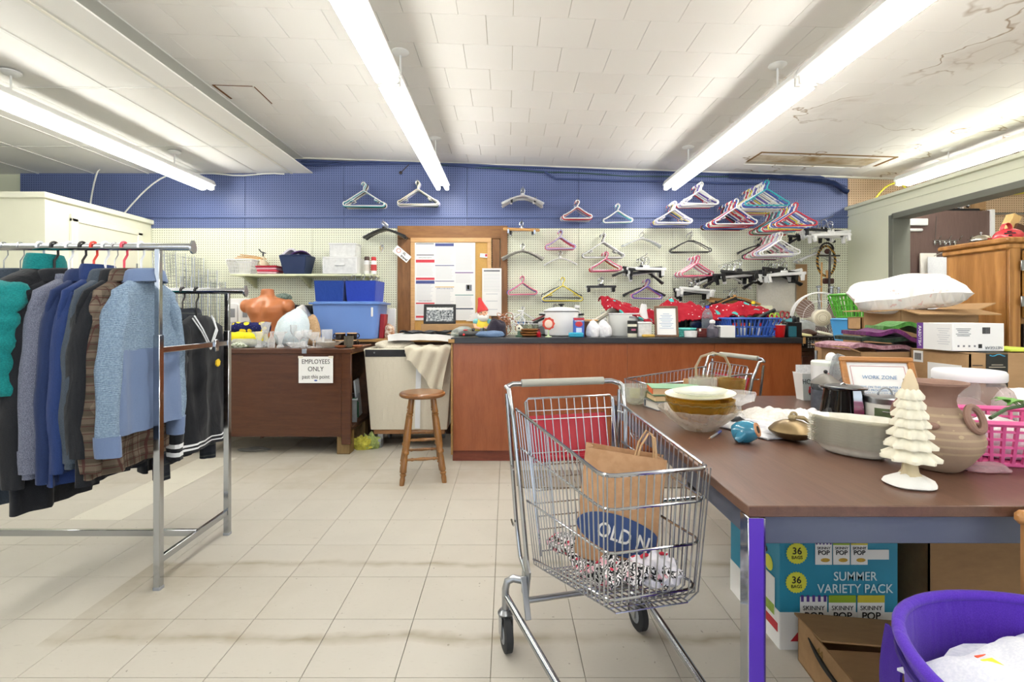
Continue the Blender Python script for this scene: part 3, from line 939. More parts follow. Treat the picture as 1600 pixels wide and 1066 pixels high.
def bundle(px, py, kind, cols, where, sc=1.0, reach=None, step=None, mess=0.0):
    """cols runs from the wall outwards; the last one is the front hanger"""
    n = len(cols)
    step = (step or .013) * 1.85
    reach = reach or (.06 + step * n)
    Yf = WY - reach + .01
    p = at(px, py + 2, Yf)
    X, Z = p.x, p.z - .006
    pg = 'peg hooks on the pegboard'
    hb = MB()
    hb.tube([(0, WY - .004, .0), (0, WY - .03, -.004), (0, Yf - .012, .008), (0, Yf - .018, .022)], .0028, 6)
    hb.tube([(0, WY - .003, .0), (0, WY - .003, -.03)], .003, 6)
    hook = hb.build('peg_hook', STEEL, None, (X, 0, Z))
    tag(hook, 'steel peg hook carrying the hangers ' + where, 'hook', pg)
    for i, c in enumerate(cols):
        k = kind
        if isinstance(c, tuple): k, c = c
        yy = Yf + step * (n - 1 - i)
        rr = random.uniform(-1, 1)
        lab = f"{CN.get(c, c)} {KN[k]} in bundle {where}"
        if i == n - 1: lab = f"{CN.get(c, c)} {KN[k]}, outermost of bundle {where}"
        hang(k, c, (X + random.uniform(-.003, .003) - mess * random.uniform(-.02, .02), yy, Z - mess * random.uniform(0, .07) + .0095 - .008 * sc - (0 if k in ('tube', 'mid', 'child') else .0)), lab, 'hangers ' + where, (sc + .16 * mess) * random.uniform(.97, 1.02),
             (random.uniform(-.05, .05) + mess * random.uniform(-.25, .1), rr * (.03 + mess * .12), random.uniform(-.07, .07) * (1 + mess * 2)))
Wt = 'white'
bundle(568, 283, 'tube', ['white', 'cream', 'black', 'white', 'teal', 'white'], 'on blue pegboard above the wall shelf')
bundle(652, 281, 'tube', ['black', 'lilac', 'green', 'white', 'black', 'white', 'cream'], 'on blue pegboard above the notice board', step=.010)
bundle(817, 292, 'suit', ['smoke', 'clear', ('skirt', 'white'), 'clear', 'smoke', 'clear', ('rod', 'chrome'), 'clear', 'clear'], 'of clear curved hangers on blue pegboard')
bundle(902, 311, 'child', ['white', 'cream', 'blue', 'white', 'red', 'white', 'red', 'white'], 'on blue pegboard next to clear hangers', step=.011)
bundle(965, 317, 'child', ['teal', 'white', 'white'], 'of three on blue pegboard, smallest bundle there')
bundle(1054, 313, 'mid', ['red', 'white', 'blue', 'yellow', 'white', 'cream', 'white', 'lilac', 'white'], 'on blue pegboard over the black flocked hangers', step=.014)
bundle(1096, 283, 'mid', ['red', 'white', 'white', 'purple', 'white', 'white', 'white'], 'on blue pegboard beneath light fixture end', step=.020)
bundle(1199, 280, 'tube', ['white', 'red', 'white', 'yellow', 'white', 'purple', 'white', 'cream', 'white', 'white', 'blue', 'teal'], 'with teal front on blue pegboard', step=.024)
bundle(1151, 309, 'tube', ['red', 'black', 'white', 'blue', 'white', 'red', 'white', 'cream', 'red', 'blue', 'white'], 'on blue pegboard below the teal hanger', step=.020)
bundle(1244, 315, 'mid', ['white', 'red', 'green', 'white', 'maroon', 'teal', 'white', 'red', 'yellow', 'white', 'blue', 'white', 'red'], 'with red front beside green partition', step=.026)
bundle(599, 344, 'suit', ['black', 'cream', 'black', 'black', 'black', 'black', 'black'], 'of black curved hangers above the wall shelf', sc=1.02, step=.012)
bundle(815, 344, 'skirt', [('rod', 'chrome'), 'white', ('rod', 'chrome'), 'white', ('rod', 'chrome'), ('wood', 'wood')], 'with wooden bar beside notice board', sc=.95)
bundle(876, 358, 'child', ['pink', 'pink', 'red', 'lilac', 'pink', 'lilac'], 'of pink and pale blue above the white curved hangers', step=.011)
bundle(817, 379, 'suit', ['black', 'smoke', 'black', 'smoke', 'smoke'], 'of smoky hangers beside the notice board')
bundle(876, 391, 'kidsuit', ['clear', 'white', 'clear'], 'of small clear hangers above the yellow hanger')
bundle(943, 363, 'tube', ['black', 'grey', 'white', 'grey', 'white'], 'of grey and white on cream pegboard')
bundle(1004, 361, 'suit', ['clear', 'chrome', 'clear'], 'of chrome-edged clear hangers on cream pegboard', sc=.95)
bundle(1080, 361, 'velvet', ['white', 'black', 'black', 'black'], 'of black flocked hangers on cream pegboard')
bundle(1220, 361, 'mid', [('suit', 'black'), 'black', 'pink', 'white', 'grey', 'white', 'pink', 'white', 'lilac', 'white', 'white'], 'of white and pink below the red hanger', step=.024)
bundle(947, 392, 'child', ['yellow', 'red', 'pink', 'white', 'pink', 'white', 'pink'], 'of pink hangers beneath the grey and white ones', step=.013)
bundle(1090, 398, 'child', ['white', 'lilac', 'pink', 'white', 'pink', 'red', 'white', 'pink'], 'of pink hangers beneath the black flocked ones', step=.018, sc=1.05)
bundle(1010, 396, 'skirt', ['black', 'white', 'black', ('suit', 'black'), 'black', 'white', 'black', 'black', 'white'], 'of clip hangers above the purple hanger', mess=1, sc=1.15, step=.02)
bundle(816, 430, 'child', ['red', 'pink', 'lilac', 'blue', 'white', 'white', 'pink'], 'with pink front over the garden gnome', step=.008)
bundle(879, 432, 'tube', [('velvet', 'black'), ('velvet', 'black'), ('velvet', 'black'), 'blue', 'white', 'yellow'], 'with yellow front above the white pot', step=.012)
bundle(940, 432, 'skirt', ['clear', ('rod', 'chrome'), 'clear', ('rod', 'chrome'), 'black'], 'of smoky clip hangers above the leaning books', sc=1.05, step=.016)
bundle(1012, 435, 'child', [('suit', 'black'), ('suit', 'black'), 'pink', 'white', 'pink', 'white', 'purple'], 'with purple front above the red cloth', step=.014, sc=1.02)
bundle(1090, 431, 'skirt', ['black', 'black', 'black', 'white', 'black', 'white', 'clear', 'white'], 'of white clip hangers beneath the pink ones', mess=.8, sc=1.15, step=.018)
bundle(1156, 404, 'skirt', ['black', ('suit', 'black'), ('suit', 'white'), 'black', 'black', ('suit', 'black'), 'black', 'black', 'white', 'black', 'black'], 'of black clip hangers beside the fluff-filled bag', mess=.8, sc=1.25, step=.022)
bundle(1226, 397, 'skirt', ['black', ('suit', 'black'), 'black', 'white', 'black', 'black', 'white', 'black', 'white'], 'of tangled clip hangers over the fluff-filled bag', mess=1.2, sc=1.25, step=.024)
bundle(1300, 337, 'skirt', ['black', ('suit', 'black'), 'black', 'white', 'white', 'white', 'black', 'white', 'white', 'white'], 'of white clip hangers against the green partition', mess=1.0, sc=1.15, step=.026)
bundle(1283, 383, 'suit', ['clear', 'clear', 'cream', 'white'], 'of white curved hangers behind the braided loop', sc=1.0, step=.02)
bundle(1150, 449, 'suit', [('wood', 'wood'), 'black', ('wood', 'wood'), 'black', 'wood', 'black'], 'of wooden and black hangers behind the red cloth', mess=.5, sc=1.05, step=.022)
bundle(943, 486, 'skirt', ['white', 'clear', 'white'], 'half hidden behind the leaning books', sc=.9)
bundle(1098, 469, 'rod', ['chrome', 'chrome'], 'low on cream pegboard over the red cloth', sc=.95)
bundle(868, 474, 'skirt', ['white', 'clear', 'white'], 'behind the lid of the white pot', sc=1.1)
bundle(817, 478, 'child', ['clear', 'white', 'white'], 'behind the wire tangle on the counter', sc=.8)

# ================================================================== LEFT SIDE: DESK, BACK WORKTOP, SHELF
DARKW = wood('#5c341b', '#452411', 'x', 3, 8, .35, name='dark_stained_wood')
DARKW2 = wood('#5c3a22', '#3a2414', 'y', 3, 8, .5, name='dark_wood')
RAWW = wood('#b58b54', '#94703f', 'x', 5, 10, .6, name='raw_wood')
DX0, DX1, DY0, DY1, DZ = -2.75, -1.29, 4.1, 4.7, .885
dk = thing('service_desk', 'dark stained wooden desk with a paper notice on its front panel', 'desk', ((DX0 + DX1) / 2, (DY0 + DY1) / 2, 0))
ox, oy = dk.location.x, dk.location.y
Wd = DX1 - DX0
part(dk, 'top', DARKW, lambda b: b.box((0, 0, DZ - .02), (Wd + .02, .62, .04), b=.004))
part(dk, 'front_panel', DARKW, lambda b: b.box((-.02, -.285, .51), (Wd - .05, .02, .71), b=.003))
part(dk, 'corner_post', DARKW, lambda b: b.box((Wd / 2 - .04, -.28, .48), (.08, .04, .78), b=.004))
part(dk, 'side_edge', RAWW, lambda b: b.box((Wd / 2 - .002, -.0, DZ - .022), (.012, .6, .05), b=.003))
part(dk, 'back_panel', DARKW2, lambda b: b.box((0, .29, .5), (Wd - .05, .015, .75)))
part(dk, 'divider', DARKW2, lambda b: b.box((Wd / 2 - .75, 0, .5), (.02, .56, .72)))
part(dk, 'shelf', DARKW2, lambda b: b.box((Wd / 2 - .37, 0, .215), (.74, .56, .025)))
for sx in (-1, 1):
    for sy in (-1, 1):
        part(dk, 'leg', wood('#8f7448', '#6f5834', 'z', 5, 8, .7, name='timber_leg'), lambda b: b.box((sx * (Wd / 2 - .07), sy * .22, .105), (.11, .11, .2), b=.004))
part(dk, 'metal_clip', STEEL, lambda b: b.box((.35, -.312, DZ - .02), (.04, .006, .04), b=.002))
# the paper notice
nt_ = thing('paper_notice', 'white paper notice in black lettering taped to the desk front', 'sign', at(493.5, 578, DY0 - .012))
part(nt_, 'sheet', PAPER, lambda b: b.box((0, 0, 0), (.283, .003, .218)))
for dx in (-.125, .125): part(nt_, 'tape', mat('#e8e2d0', .4, name='tape'), lambda b: b.box((dx, -.002, .105), (.04, .001, .018)))
text('EMPLOYEES', .054, INK, nt_, (0, -.0022, .066), sx=.84)
text('ONLY', .054, INK, nt_, (0, -.0022, .005), sx=.9)
text('past this point', .046, INK, nt_, (0, -.0022, -.058), sx=.86)
part(nt_, 'stamp', mat('#5b76b8', .6, name='blue_ink'), lambda b: b.ball((0, -.0018, -.088), (.014, .0006, .007), 10, 6))
# things on the lower shelf
tb = thing('plastic_tub', 'grey clear plastic tub of cleaning things on the desk shelf', 'tub', (DX1 - .22, DY0 + .33, .229), .25)
part(tb, 'tub', glass('#c9ced2', .55, .2, name='grey_plastic_clear'), lambda b: (b.box((0, -.16, .1), (.34, .008, .2), rot=(.06, 0, 0)), b.box((0, .16, .1), (.34, .008, .2)), b.box((-.165, 0, .1), (.008, .32, .2)), b.box((.165, 0, .1), (.008, .32, .2)), b.box((0, 0, .008), (.33, .32, .012))))
part(tb, 'rim', mat('#9aa1a6', .4, name='grey_rim'), lambda b: b.tube([(-.175, -.17, .2), (.175, -.17, .2), (.175, .17, .2), (-.175, .17, .2)], .008, 6, closed=True))
sp = thing('spray_bottle', 'clear spray bottle with blue neck standing in the grey tub', 'bottle', (DX1 - .13, DY0 + .28, .245))
part(sp, 'bottle', glass('#d5dde2', .3, name='clear_plastic_blue'), lambda b: b.lathe([(.035, 0), (.037, .02), (.037, .12), (.014, .17), (.014, .2)], 14))
part(sp, 'trigger', mat('#2b3f95', .4, name='blue_plastic'), lambda b: (b.box((0, 0, .215), (.028, .028, .035), b=.005), b.box((-.02, -.0, .245), (.075, .026, .026), b=.006)))
def lump(name, label, cat, c, r, m, seed=0, amp=.25, n=26, k=16, group=None, freq=2.1):
    """soft crumpled heap resting on its flattened underside"""
    b = MB(); b.ball((0, 0, 0), (1, 1, 1), n, k)
    V = []
    for p in b.v:
        q = 1 + amp * nz(p[0] * freq * .5 + seed, p[1] * freq * .5, p[2] * freq * .5 + seed) + amp * .5 * nz(p[0] * freq + seed, p[1] * freq, p[2] * freq)
        V.append((p[0] * r[0] * q, p[1] * r[1] * q, (max(p[2], -.55) + .55) / 1.55 * r[2] * (q if p[2] > -.5 else 1)))
    b.v = V
    o = b.build(name, m, None, c, ang=70)
    return tag(o, label, cat, group)
lump('cleaning_rag', 'grey lilac cleaning rag bunched in the grey tub', 'rag', (DX1 - .27, DY0 + .30, .242), (.09, .09, .27), cloth('#a49aa8'), 3)
lump('pink_rag', 'pink cloth hanging over the edge of the grey tub', 'rag', (DX1 - .20, DY0 + .21, .242), (.05, .04, .22), cloth('#e6a9bd'), 5)
tag(MB().lathe([(.03, 0), (.03, .13), (.022, .14), (.022, .17), (.0, .17)], 14).build('green_bottle', mat('#1f7a4c', .35, name='green_plastic'), None, (DX1 - .08, DY0 + .38, .242)), 'green bottle with flat cap in the grey tub', 'bottle')
tag(MB().box((0, 0, .17), (.015, .22, .34), b=.006, rot=(0, -.1, 0)).build('cutting_board', mat('#dfe6ea', .3, name='white_plastic_board'), None, (DX1 - .09, DY0 + .50, .229), (0, 0, .1)), 'white plastic board standing upright inside the desk', 'board')

# ---- worktop along the back wall
wk = thing('back_worktop', 'plain wooden worktop along the pegboard behind the desk', 'worktop', (-1.98, 5.14, 0))
part(wk, 'top', RAWW, lambda b: b.box((0, 0, .915), (3.56, .68, .03), b=.003))
part(wk, 'panel', DARKW2, lambda b: b.box((0, -.3, .45), (3.5, .02, .9)))
for s in (-1, 1): part(wk, 'side', DARKW2, lambda b: b.box((s * 1.74, .02, .45), (.03, .62, .9)))
BZ = .931

# ---- wall shelf
SX0, SX1 = gx(360, 5.2), gx(582, 5.2)
sz = gz(428, 5.2)
sh_ = thing('wall_shelf', 'cream painted shelf on brackets fixed to the pegboard', 'shelf', ((SX0 + SX1) / 2, WY - .15, sz))
SHM = mat('#dfe3c2', .5, 0, .04, name='shelf_paint')
part(sh_, 'board', SHM, lambda b: b.box((0, 0, -.011), (SX1 - SX0, .3, .022), b=.002))
for fx in (-.62, -.02, .62):
    part(sh_, 'bracket', mat('#c9cda8', .5, name='bracket_paint'), lambda b: b.prism([(.145, -.022), (-.12, -.022), (-.12, -.035), (.145, -.14)], -.01, .01, M=Matrix.Translation((fx, 0, 0)) @ Matrix.Rotation(R(90), 4, 'Z') @ Matrix.Rotation(R(90), 4, 'X')))
def at_shelf(px, y=5.33): return (gx(px, y), y, sz + .001)
def basket(name, label, loc, w, d, h, m, flare=.02, slots=(9, 3), rz=0, group=None, th=.004, cat='basket', holes=True, handle=False):
    """moulded plastic basket: solid rim and floor, walls of upright and level bars"""
    t = thing(name, label, cat, loc, rz, group)
    def wall(b):
        nx, nzz = slots
        for (ax, s, ln, off) in (('x', -1, w, d), ('x', 1, w, d), ('y', -1, d, w), ('y', 1, d, w)):
            kk = max(3, int(nx * ln / w))
            for i in range(kk + 1):
                u = -1 + 2 * i / kk
                for_top = lambda f: ((u * (ln / 2 + flare * f), s * (off / 2 + flare * f)) if ax == 'x' else (s * (off / 2 + flare * f), u * (ln / 2 + flare * f)))
                a = for_top(0); c = for_top(1)
                b.tube([(a[0], a[1], .012), (c[0], c[1], h)], ln / kk * .22, 4)
            for j in range(1, nzz + 1):
                f = j / (nzz + 1)
                p = (ln / 2 + flare * f); q = s * (off / 2 + flare * f); zz = .012 + (h - .012) * f
                b.tube([(-p, q, zz), (p, q, zz)] if ax == 'x' else [(q, -p, zz), (q, p, zz)], th, 4)
    if holes: part(t, 'slotted_wall', m, wall)
    def solid(b):
        if not holes:
            for s in (-1, 1):
                M1 = [(-w / 2, s * d / 2, .005), (w / 2, s * d / 2, .005), (w / 2 + flare, s * (d / 2 + flare), h), (-w / 2 - flare, s * (d / 2 + flare), h)]
                b.sheet(lambda u, v: Vector(M1[0]).lerp(Vector(M1[1]), u).lerp(Vector(M1[3]).lerp(Vector(M1[2]), u), v), 4, 4, th * s)
                M2 = [(s * w / 2, -d / 2, .005), (s * w / 2, d / 2, .005), (s * (w / 2 + flare), (d / 2 + flare), h), (s * (w / 2 + flare), -(d / 2 + flare), h)]
                b.sheet(lambda u, v: Vector(M2[0]).lerp(Vector(M2[1]), u).lerp(Vector(M2[3]).lerp(Vector(M2[2]), u), v), 4, 4, -th * s)
    if not holes: part(t, 'wall', m, solid)
    part(t, 'floor', m, lambda b: b.box((0, 0, .006), (w, d, .012), b=.003))
    p, q = w / 2 + flare, d / 2 + flare
    c = min(p, q) * .2
    rim = [(-p + c, -q), (p - c, -q), (p, -q + c), (p, q - c), (p - c, q), (-p + c, q), (-p, q - c), (-p, -q + c)]
    part(t, 'rim', m, lambda b: b.tube([(x, y, h) for x, y in rim], .009, 6, closed=True, flat=1.3))
    return t
basket('storage_basket', 'white slotted plastic basket at the end of the wall shelf', at_shelf(382), .21, .17, .15, WHITE, .03, (10, 3))
for k in range(3):
    tag(MB().tube([(-.13, 0, 0), (0, .01, .006), (.13, 0, -.008)], .006, 6).build('wooden_stick', HM['wood'], None, (gx(388, 5.33) + k * .02, 5.3 + k * .03, sz + .175 + k * .012), (0, .06 * k, .15 * k)), 'thin wooden stick lying across the white slotted basket', 'stick', 'sticks on the white basket')
sb = thing('spray_pump', 'cream pump bottle with dark nozzle on the wall shelf', 'bottle', at_shelf(411, 5.38))
part(sb, 'bottle', mat('#e6d8b8', .4, name='cream_plastic'), lambda b: b.lathe([(.055, 0), (.06, .03), (.055, .13), (.02, .17), (.018, .2)], 16))
part(sb, 'nozzle', RUBBER, lambda b: (b.tube([(0, 0, .2), (0, 0, .25)], .008, 8), b.tube([(.03, 0, .235), (-.02, 0, .25), (-.045, 0, .28)], .007, 6)))
for k, c in enumerate(('#b5253a', '#e7a6b7', '#d8495c', '#efc4cd')):
    tag(MB().box((0, 0, .011), (.23 - k * .012, .2, .02), b=.004).build('folded_cloth', cloth(c), None, (gx(423, 5.3), 5.3, sz + .001 + .022 * (3 - k)), (0, 0, .05 * (k - 1.5))), ('dark red', 'pale pink', 'coral', 'blush')[k] + ' folded cloth in the stack on the wall shelf', 'cloth')
NAVY = mat('#22345c', .45, name='navy_plastic')
basket('tub', 'navy blue plastic tub with handle slots on the wall shelf', at_shelf(465, 5.3), .21, .18, .19, NAVY, .035, holes=False, cat='tub')
tag(MB().sheet(lambda u, v: (-.09 + .2 * u, -.05 + .11 * v, .07 * math.sin(u * 2.2) - .02 * v), 8, 5, .012).build('purple_cloth', cloth('#4b2468'), None, (gx(466, 5.28), 5.28, sz + .185), (0, .1, 0), ang=70), 'purple cloth heaped in the navy tub', 'cloth')
tag(MB().sheet(lambda u, v: (-.12 + .2 * u, -.05 + .11 * v, .13 * math.sin(u * 2.4) - .05 * u - .02 * v), 8, 5, .02).build('white_cloth', cloth('#e6e2ea'), None, (gx(458, 5.33), 5.33, sz + .182), (0, .1, 0), ang=70), 'white cloth sticking out of the navy tub', 'cloth')
def bin_clear(name, label, loc, w, d, h, m, lid=None, drawer=False):
    t = thing(name, label, 'storage bin', loc)
    part(t, 'body', m, lambda b: (b.box((0, -d / 2, h / 2), (w, .006, h), b=.002), b.box((0, d / 2, h / 2), (w, .006, h), b=.002), b.box((-w / 2, 0, h / 2), (.006, d, h), b=.002), b.box((w / 2, 0, h / 2), (.006, d, h), b=.002), b.box((0, 0, .005), (w, d, .008))))
    if drawer:
        part(t, 'frame', WHITE, lambda b: (b.box((0, 0, h), (w + .02, d + .01, .018), b=.004), b.box((0, 0, .006), (w + .02, d + .01, .014), b=.004), b.box((-w / 2 - .004, 0, h / 2), (.014, d + .01, h)), b.box((w / 2 + .004, 0, h / 2), (.014, d + .01, h))))
        part(t, 'pull', WHITE, lambda b: b.box((0, -d / 2 - .008, h * .55), (w * .3, .014, .02), b=.004))
        part(t, 'contents', cloth('#b7b4b0'), lambda b: b.ball((0, 0, h * .4), (w * .35, d * .3, h * .35), 12, 8))
    else:
        part(t, 'rim', WHITE, lambda b: b.tube([(-w / 2 - .006, -d / 2 - .006, h), (w / 2 + .006, -d / 2 - .006, h), (w / 2 + .006, d / 2 + .006, h), (-w / 2 - .006, d / 2 + .006, h)], .008, 6, closed=True))
    return t
FROST = glass('#f6f7f5', 1.25, .3, name='frosted_plastic')
bin_clear('drawer_bin', 'white framed plastic drawer bin on the wall shelf', at_shelf(537, 5.32), .34, .24, .17, FROST, drawer=True)
bin_clear('clear_bin', 'open frosted plastic bin on top of the drawer bin', (gx(540, 5.32), 5.32, sz + .183), .27, .2, .135, FROST)
def can(name, label, loc, r, h, body, cap, band=None, group=None):
    t = thing(name, label, 'spray can', loc, 0, group)
    part(t, 'can', body, lambda b: b.lathe([(r * .96, 0), (r, .006), (r, h * .74), (r * .9, h * .78)], 16))
    part(t, 'cap', cap, lambda b: b.lathe([(r * .88, h * .78), (r * .9, h * .8), (r * .86, h * .98), (r * .7, h)], 16))
    if band: part(t, 'label_band', band, lambda b: b.lathe([(r + .0008, h * .2), (r + .0008, h * .55)], 16, cap0=False, cap1=False))
    return t
can('spray_can', 'white spray can with brown cap on the wall shelf', at_shelf(573.5, 5.3), .032, .19, WHITE, mat('#4a3228', .4, name='brown_cap'), mat('#d9d3c8', .5, name='can_label'))
can('spray_can', 'white spray can with red cap on the wall shelf', at_shelf(584, 5.28), .03, .185, WHITE, mat('#cf2027', .35, name='red_cap'), mat('#c33b3b', .5, name='can_label_red'))

# ---- wire grid baskets stacked against the wall
def wire_stack(px, py0, py1, wpx, label, tilt=0, Y=5.3):
    x0, x1 = gx(px - wpx / 2, Y), gx(px + wpx / 2, Y)
    zt, z0 = gz(py0, Y), BZ
    t = thing('wire_basket', label, 'wire basket', ((x0 + x1) / 2, Y, z0), 0, 'wire baskets against the wall', rot=(0, tilt, 0))
    w, h, d = (x1 - x0), (zt - z0), .16
    def grid(b):
        for k in range(2):
            yy = -d / 2 + k * d
            for i in range(5): b.tube([(-w / 2 + w * i / 4, yy, 0), (-w / 2 + w * i / 4, yy, h)], .0024, 4)
            for j in range(int(h / .035) + 1): b.tube([(-w / 2, yy, j * .035), (w / 2, yy, j * .035)], .0022, 4)
        for j in range(int(h / .07) + 1):
            for s in (-1, 1): b.tube([(s * w / 2, -d / 2, j * .07), (s * w / 2, d / 2, j * .07)], .0022, 4)
    part(t, 'wire_mesh', WIRE, grid)
    part(t, 'frame', WIRE, lambda b: [b.tube([(-w / 2, y, 0), (w / 2, y, 0), (w / 2, y, h), (-w / 2, y, h)], .0045, 6, closed=True) for y in (-d / 2, d / 2)])
for (px, a, b_, w, tl, lab, Y) in ((264, 395, 555, 18, -.06, 'tall wire grid basket nearest the cream cubicle door', 5.0), (279, 395, 555, 17, -.04, 'tall tilted wire grid basket beside the cream cubicle', 5.2), (302, 402, 555, 18, 0, 'flat wire grid basket with wide mesh against pegboard', 5.36), (325, 422, 560, 14, 0, 'narrow wire grid rack behind the clothes rack post', 5.1), (299, 432, 560, 17, 0, 'short wire grid basket in front of the taller baskets', 4.95), (341, 440, 560, 9, 0, 'slim wire rack at the end of the wire baskets', 5.3)):
    wire_stack(px, a, b_, w, lab, tl, Y)

# ---- on the back worktop
dp = thing('soap_dispenser_box', 'white carton with two printed hand dispensers behind mannequin', 'box', (gx(378, 5.2), 5.2, BZ))
part(dp, 'carton', PAPER, lambda b: b.box((0, 0, .2), (.28, .1, .40), b=.003))
for s in (-1, 1):
    part(dp, 'dispenser', WHITE, lambda b: b.box((s * .065, -.055, .25), (.10, .012, .2), b=.004))
    part(dp, 'window', GREY, lambda b: b.box((s * .065, -.063, .25), (.05, .004, .09), b=.001))
# mannequin torso
SKIN = mat('#c67b4e', .35, 0, .05, 6, name='tan_mannequin')
tm = thing('mannequin_torso', 'headless tan male mannequin torso standing on the worktop', 'mannequin', (gx(418, 4.98), 4.98, BZ), R(-6))
def torso(b):
    prof = [(0, .128, .09), (.05, .12, .09), (.12, .125, .095), (.19, .15, .11), (.25, .180, .118), (.30, .205, .112), (.335, .218, .098), (.365, .205, .084), (.385, .15, .07), (.40, .082, .062), (.42, .056, .056), (.47, .052, .054), (.482, .048, .05)]
    n = 40
    V, F = [], []
    for i, (z, w, d) in enumerate(prof):
        for j in range(n):
            a = 2 * PI * j / n
            ca, sa = math.cos(a), math.sin(a)
            x = w * math.copysign(abs(ca) ** .85, ca); y = d * math.copysign(abs(sa) ** .9, sa)
            if sa < 0:                       # chest side faces the camera
                pec = math.exp(-((z - .285) / .05) ** 2) * (math.exp(-((abs(x) - .075) / .055) ** 2)) * .032
                cl_ = -math.exp(-(x / .012) ** 2) * math.exp(-((z - .26) / .09) ** 2) * .014
                ab = .006 * math.sin(z * 60) * math.exp(-((z - .12) / .08) ** 2) * math.exp(-((abs(x) - .035) / .03) ** 2)
                col_ = math.exp(-((z - .372 - abs(x) * .06) / .012) ** 2) * .008 * (1 if abs(x) < .15 else 0)
                y -= pec + cl_ + ab + col_
            V.append((x, y, z))
    for i in range(len(prof) - 1):
        for j in range(n):
            j2 = (j + 1) % n
            F.append((i * n + j, i * n + j2, (i + 1) * n + j2, (i + 1) * n + j))
    F.append(tuple(range(n))[::-1]); F.append(tuple((len(prof) - 1) * n + j for j in range(n)))
    b.add(V, F)
    for s in (-1, 1):                        # cut-off upper arms
        b.ball((s * .196, .0, .312), (.052, .074, .070), 18, 12)
tr_ = part(tm, 'torso', SKIN, torso, ang=80)
tr_.scale = (1.12, 1.1, 1.02)
md = tr_.modifiers.new('fuse', 'REMESH'); md.mode = 'VOXEL'; md.voxel_size = .007; md.use_smooth_shade = True
md = tr_.modifiers.new('soften', 'SMOOTH'); md.factor = .5; md.iterations = 10
# fabrics around it
YEL = cloth('#efe02a', '#e2d21e')
t = NT('yellow_floral')
v = t.vor(t.obj(), 17, 'F1'); f1 = t.math('LESS_THAN', v, .40)
cc = t.mix(f1, lin('#23245a'), lin('#f2d936')); cc = t.mix(t.math('LESS_THAN', t.vor(t.obj(), 55), .18), cc, lin('#5c6b9a'))
FLORAL = t.fin(cc, .85, 0, 0, .2)
def bolster(name, label, loc, L, r, m, rz=0, seed=0, cat='cloth'):
    b = MB()
    K = 16
    b.tube([(-L / 2 + L * i / K, .02 * nz(i * .5, seed), r * .9 + .012 * nz(i * .4, seed + 4)) for i in range(K + 1)], [r * (1 + .12 * nz(i * .6, seed + 9)) * (.75 if i in (0, K) else 1) for i in range(K + 1)], 14)
    return tag(b.build(name, m, None, loc, (0, 0, rz), ang=70), label, cat)
bolster('yellow_fabric', 'roll of bright yellow fabric on the desk in front of mannequin', (gx(382, 4.5), 4.5, DZ), .38, .065, YEL, -.06, 2)
bolster('floral_fabric', 'roll of navy fabric with yellow flowers lying on yellow fabric', (gx(390, 4.53), 4.55, DZ + .108), .36, .055, FLORAL, -.05, 5)
PLB = glass('#eef3f6', .45, .2, name='plastic_film')
bagp = cloth('#dfe9ec', '#cfdfe6', 120, folds=1)
lump('plastic_bag', 'white plastic bag with pale blue print slumped on the desk', 'bag', (gx(457, 4.5), 4.5, DZ), (.16, .12, .30), bagp, 1.5, .2)
lump('white_bag', 'white fabric bag lying behind the printed plastic bag', 'bag', (gx(472, 4.90), 4.90, BZ), (.12, .11, .29), cloth('#e9e7e4', '#dcd9d4', 90, folds=1), 4.5, .25)
lump('tan_bag', 'crumpled tan paper bag in clear film beside the blue tote', 'bag', (gx(487, 4.62), 4.62, DZ), (.09, .07, .29), cloth('#c9a983', '#b4936d', 90, folds=1), 6.5, .3)
lump('film_bag', 'crumpled clear plastic film at the desk end by yellow fabric', 'bag', (gx(388, 4.28), 4.28, DZ), (.16, .08, .07), PLB, 8.5, .3)
lump('green_packet', 'crumpled green and white packet on the desk by the rack', 'packet', (gx(372, 4.2), 4.2, DZ), (.09, .06, .045), cloth('#6d7d5a', '#d5d8cc', 60), 9.5, .3)
bolster('black_bag', 'black zip bag on the worktop behind the white bag', (gx(483, 5.2), 5.2, BZ + .24), .34, .05, C_BLK2, 0, 3, 'bag')
tag(MB().box((0, 0, .12), (.40, .14, .24), b=.02).build('white_box', WHITE, None, (gx(484, 5.24), 5.24, BZ)), 'white box standing behind the mannequin and white bag', 'box')
tag(MB().ball((0, 0, .14), (.09, .07, .05), 14, 8).build('green_bundle', cloth('#5b6e63', '#8a9a90', 60), None, (gx(443, 5.25), 5.25, BZ + .27)), 'dark green bundle in film behind the mannequin shoulder', 'bundle')
tag(MB().box((0, 0, .17), (.14, .12, .34), b=.008).build('file_box', WHITE, None, (gx(441, 5.26), 5.26, BZ)), 'white file box behind the mannequin shoulder', 'box')
# blue tote with lid and two fabric bins
tt = thing('storage_tote', 'large light blue plastic tote with lid on the worktop', 'storage tote', (gx(549, 4.99), 4.99, BZ))
def tapered(b, w0, d0, w1, d1, z0, z1, c=.03, m=0, cap=True):
    def ringp(w, d, z):
        out = []
        for sx, sy, a0 in ((1, 1, 0), (-1, 1, 90), (-1, -1, 180), (1, -1, 270)):
            for k in range(4):
                a = R(a0 + 30 * k)
                out.append((sx * (w / 2 - c) + c * math.cos(a), sy * (d / 2 - c) + c * math.sin(a), z))
        return out
    V = ringp(w0, d0, z0) + ringp(w1, d1, z1)
    n = 16
    F = [(j, (j + 1) % n, n + (j + 1) % n, n + j) for j in range(n)]
    if cap: F += [tuple(range(n))[::-1], tuple(range(n, 2 * n))]
    b.add(V, F, m)
TOTE = mat('#6f93d6', .35, 0, .04, 5, name='tote_blue')
part(tt, 'body', TOTE, lambda b: tapered(b, .58, .40, .645, .44, 0, .335, .05))
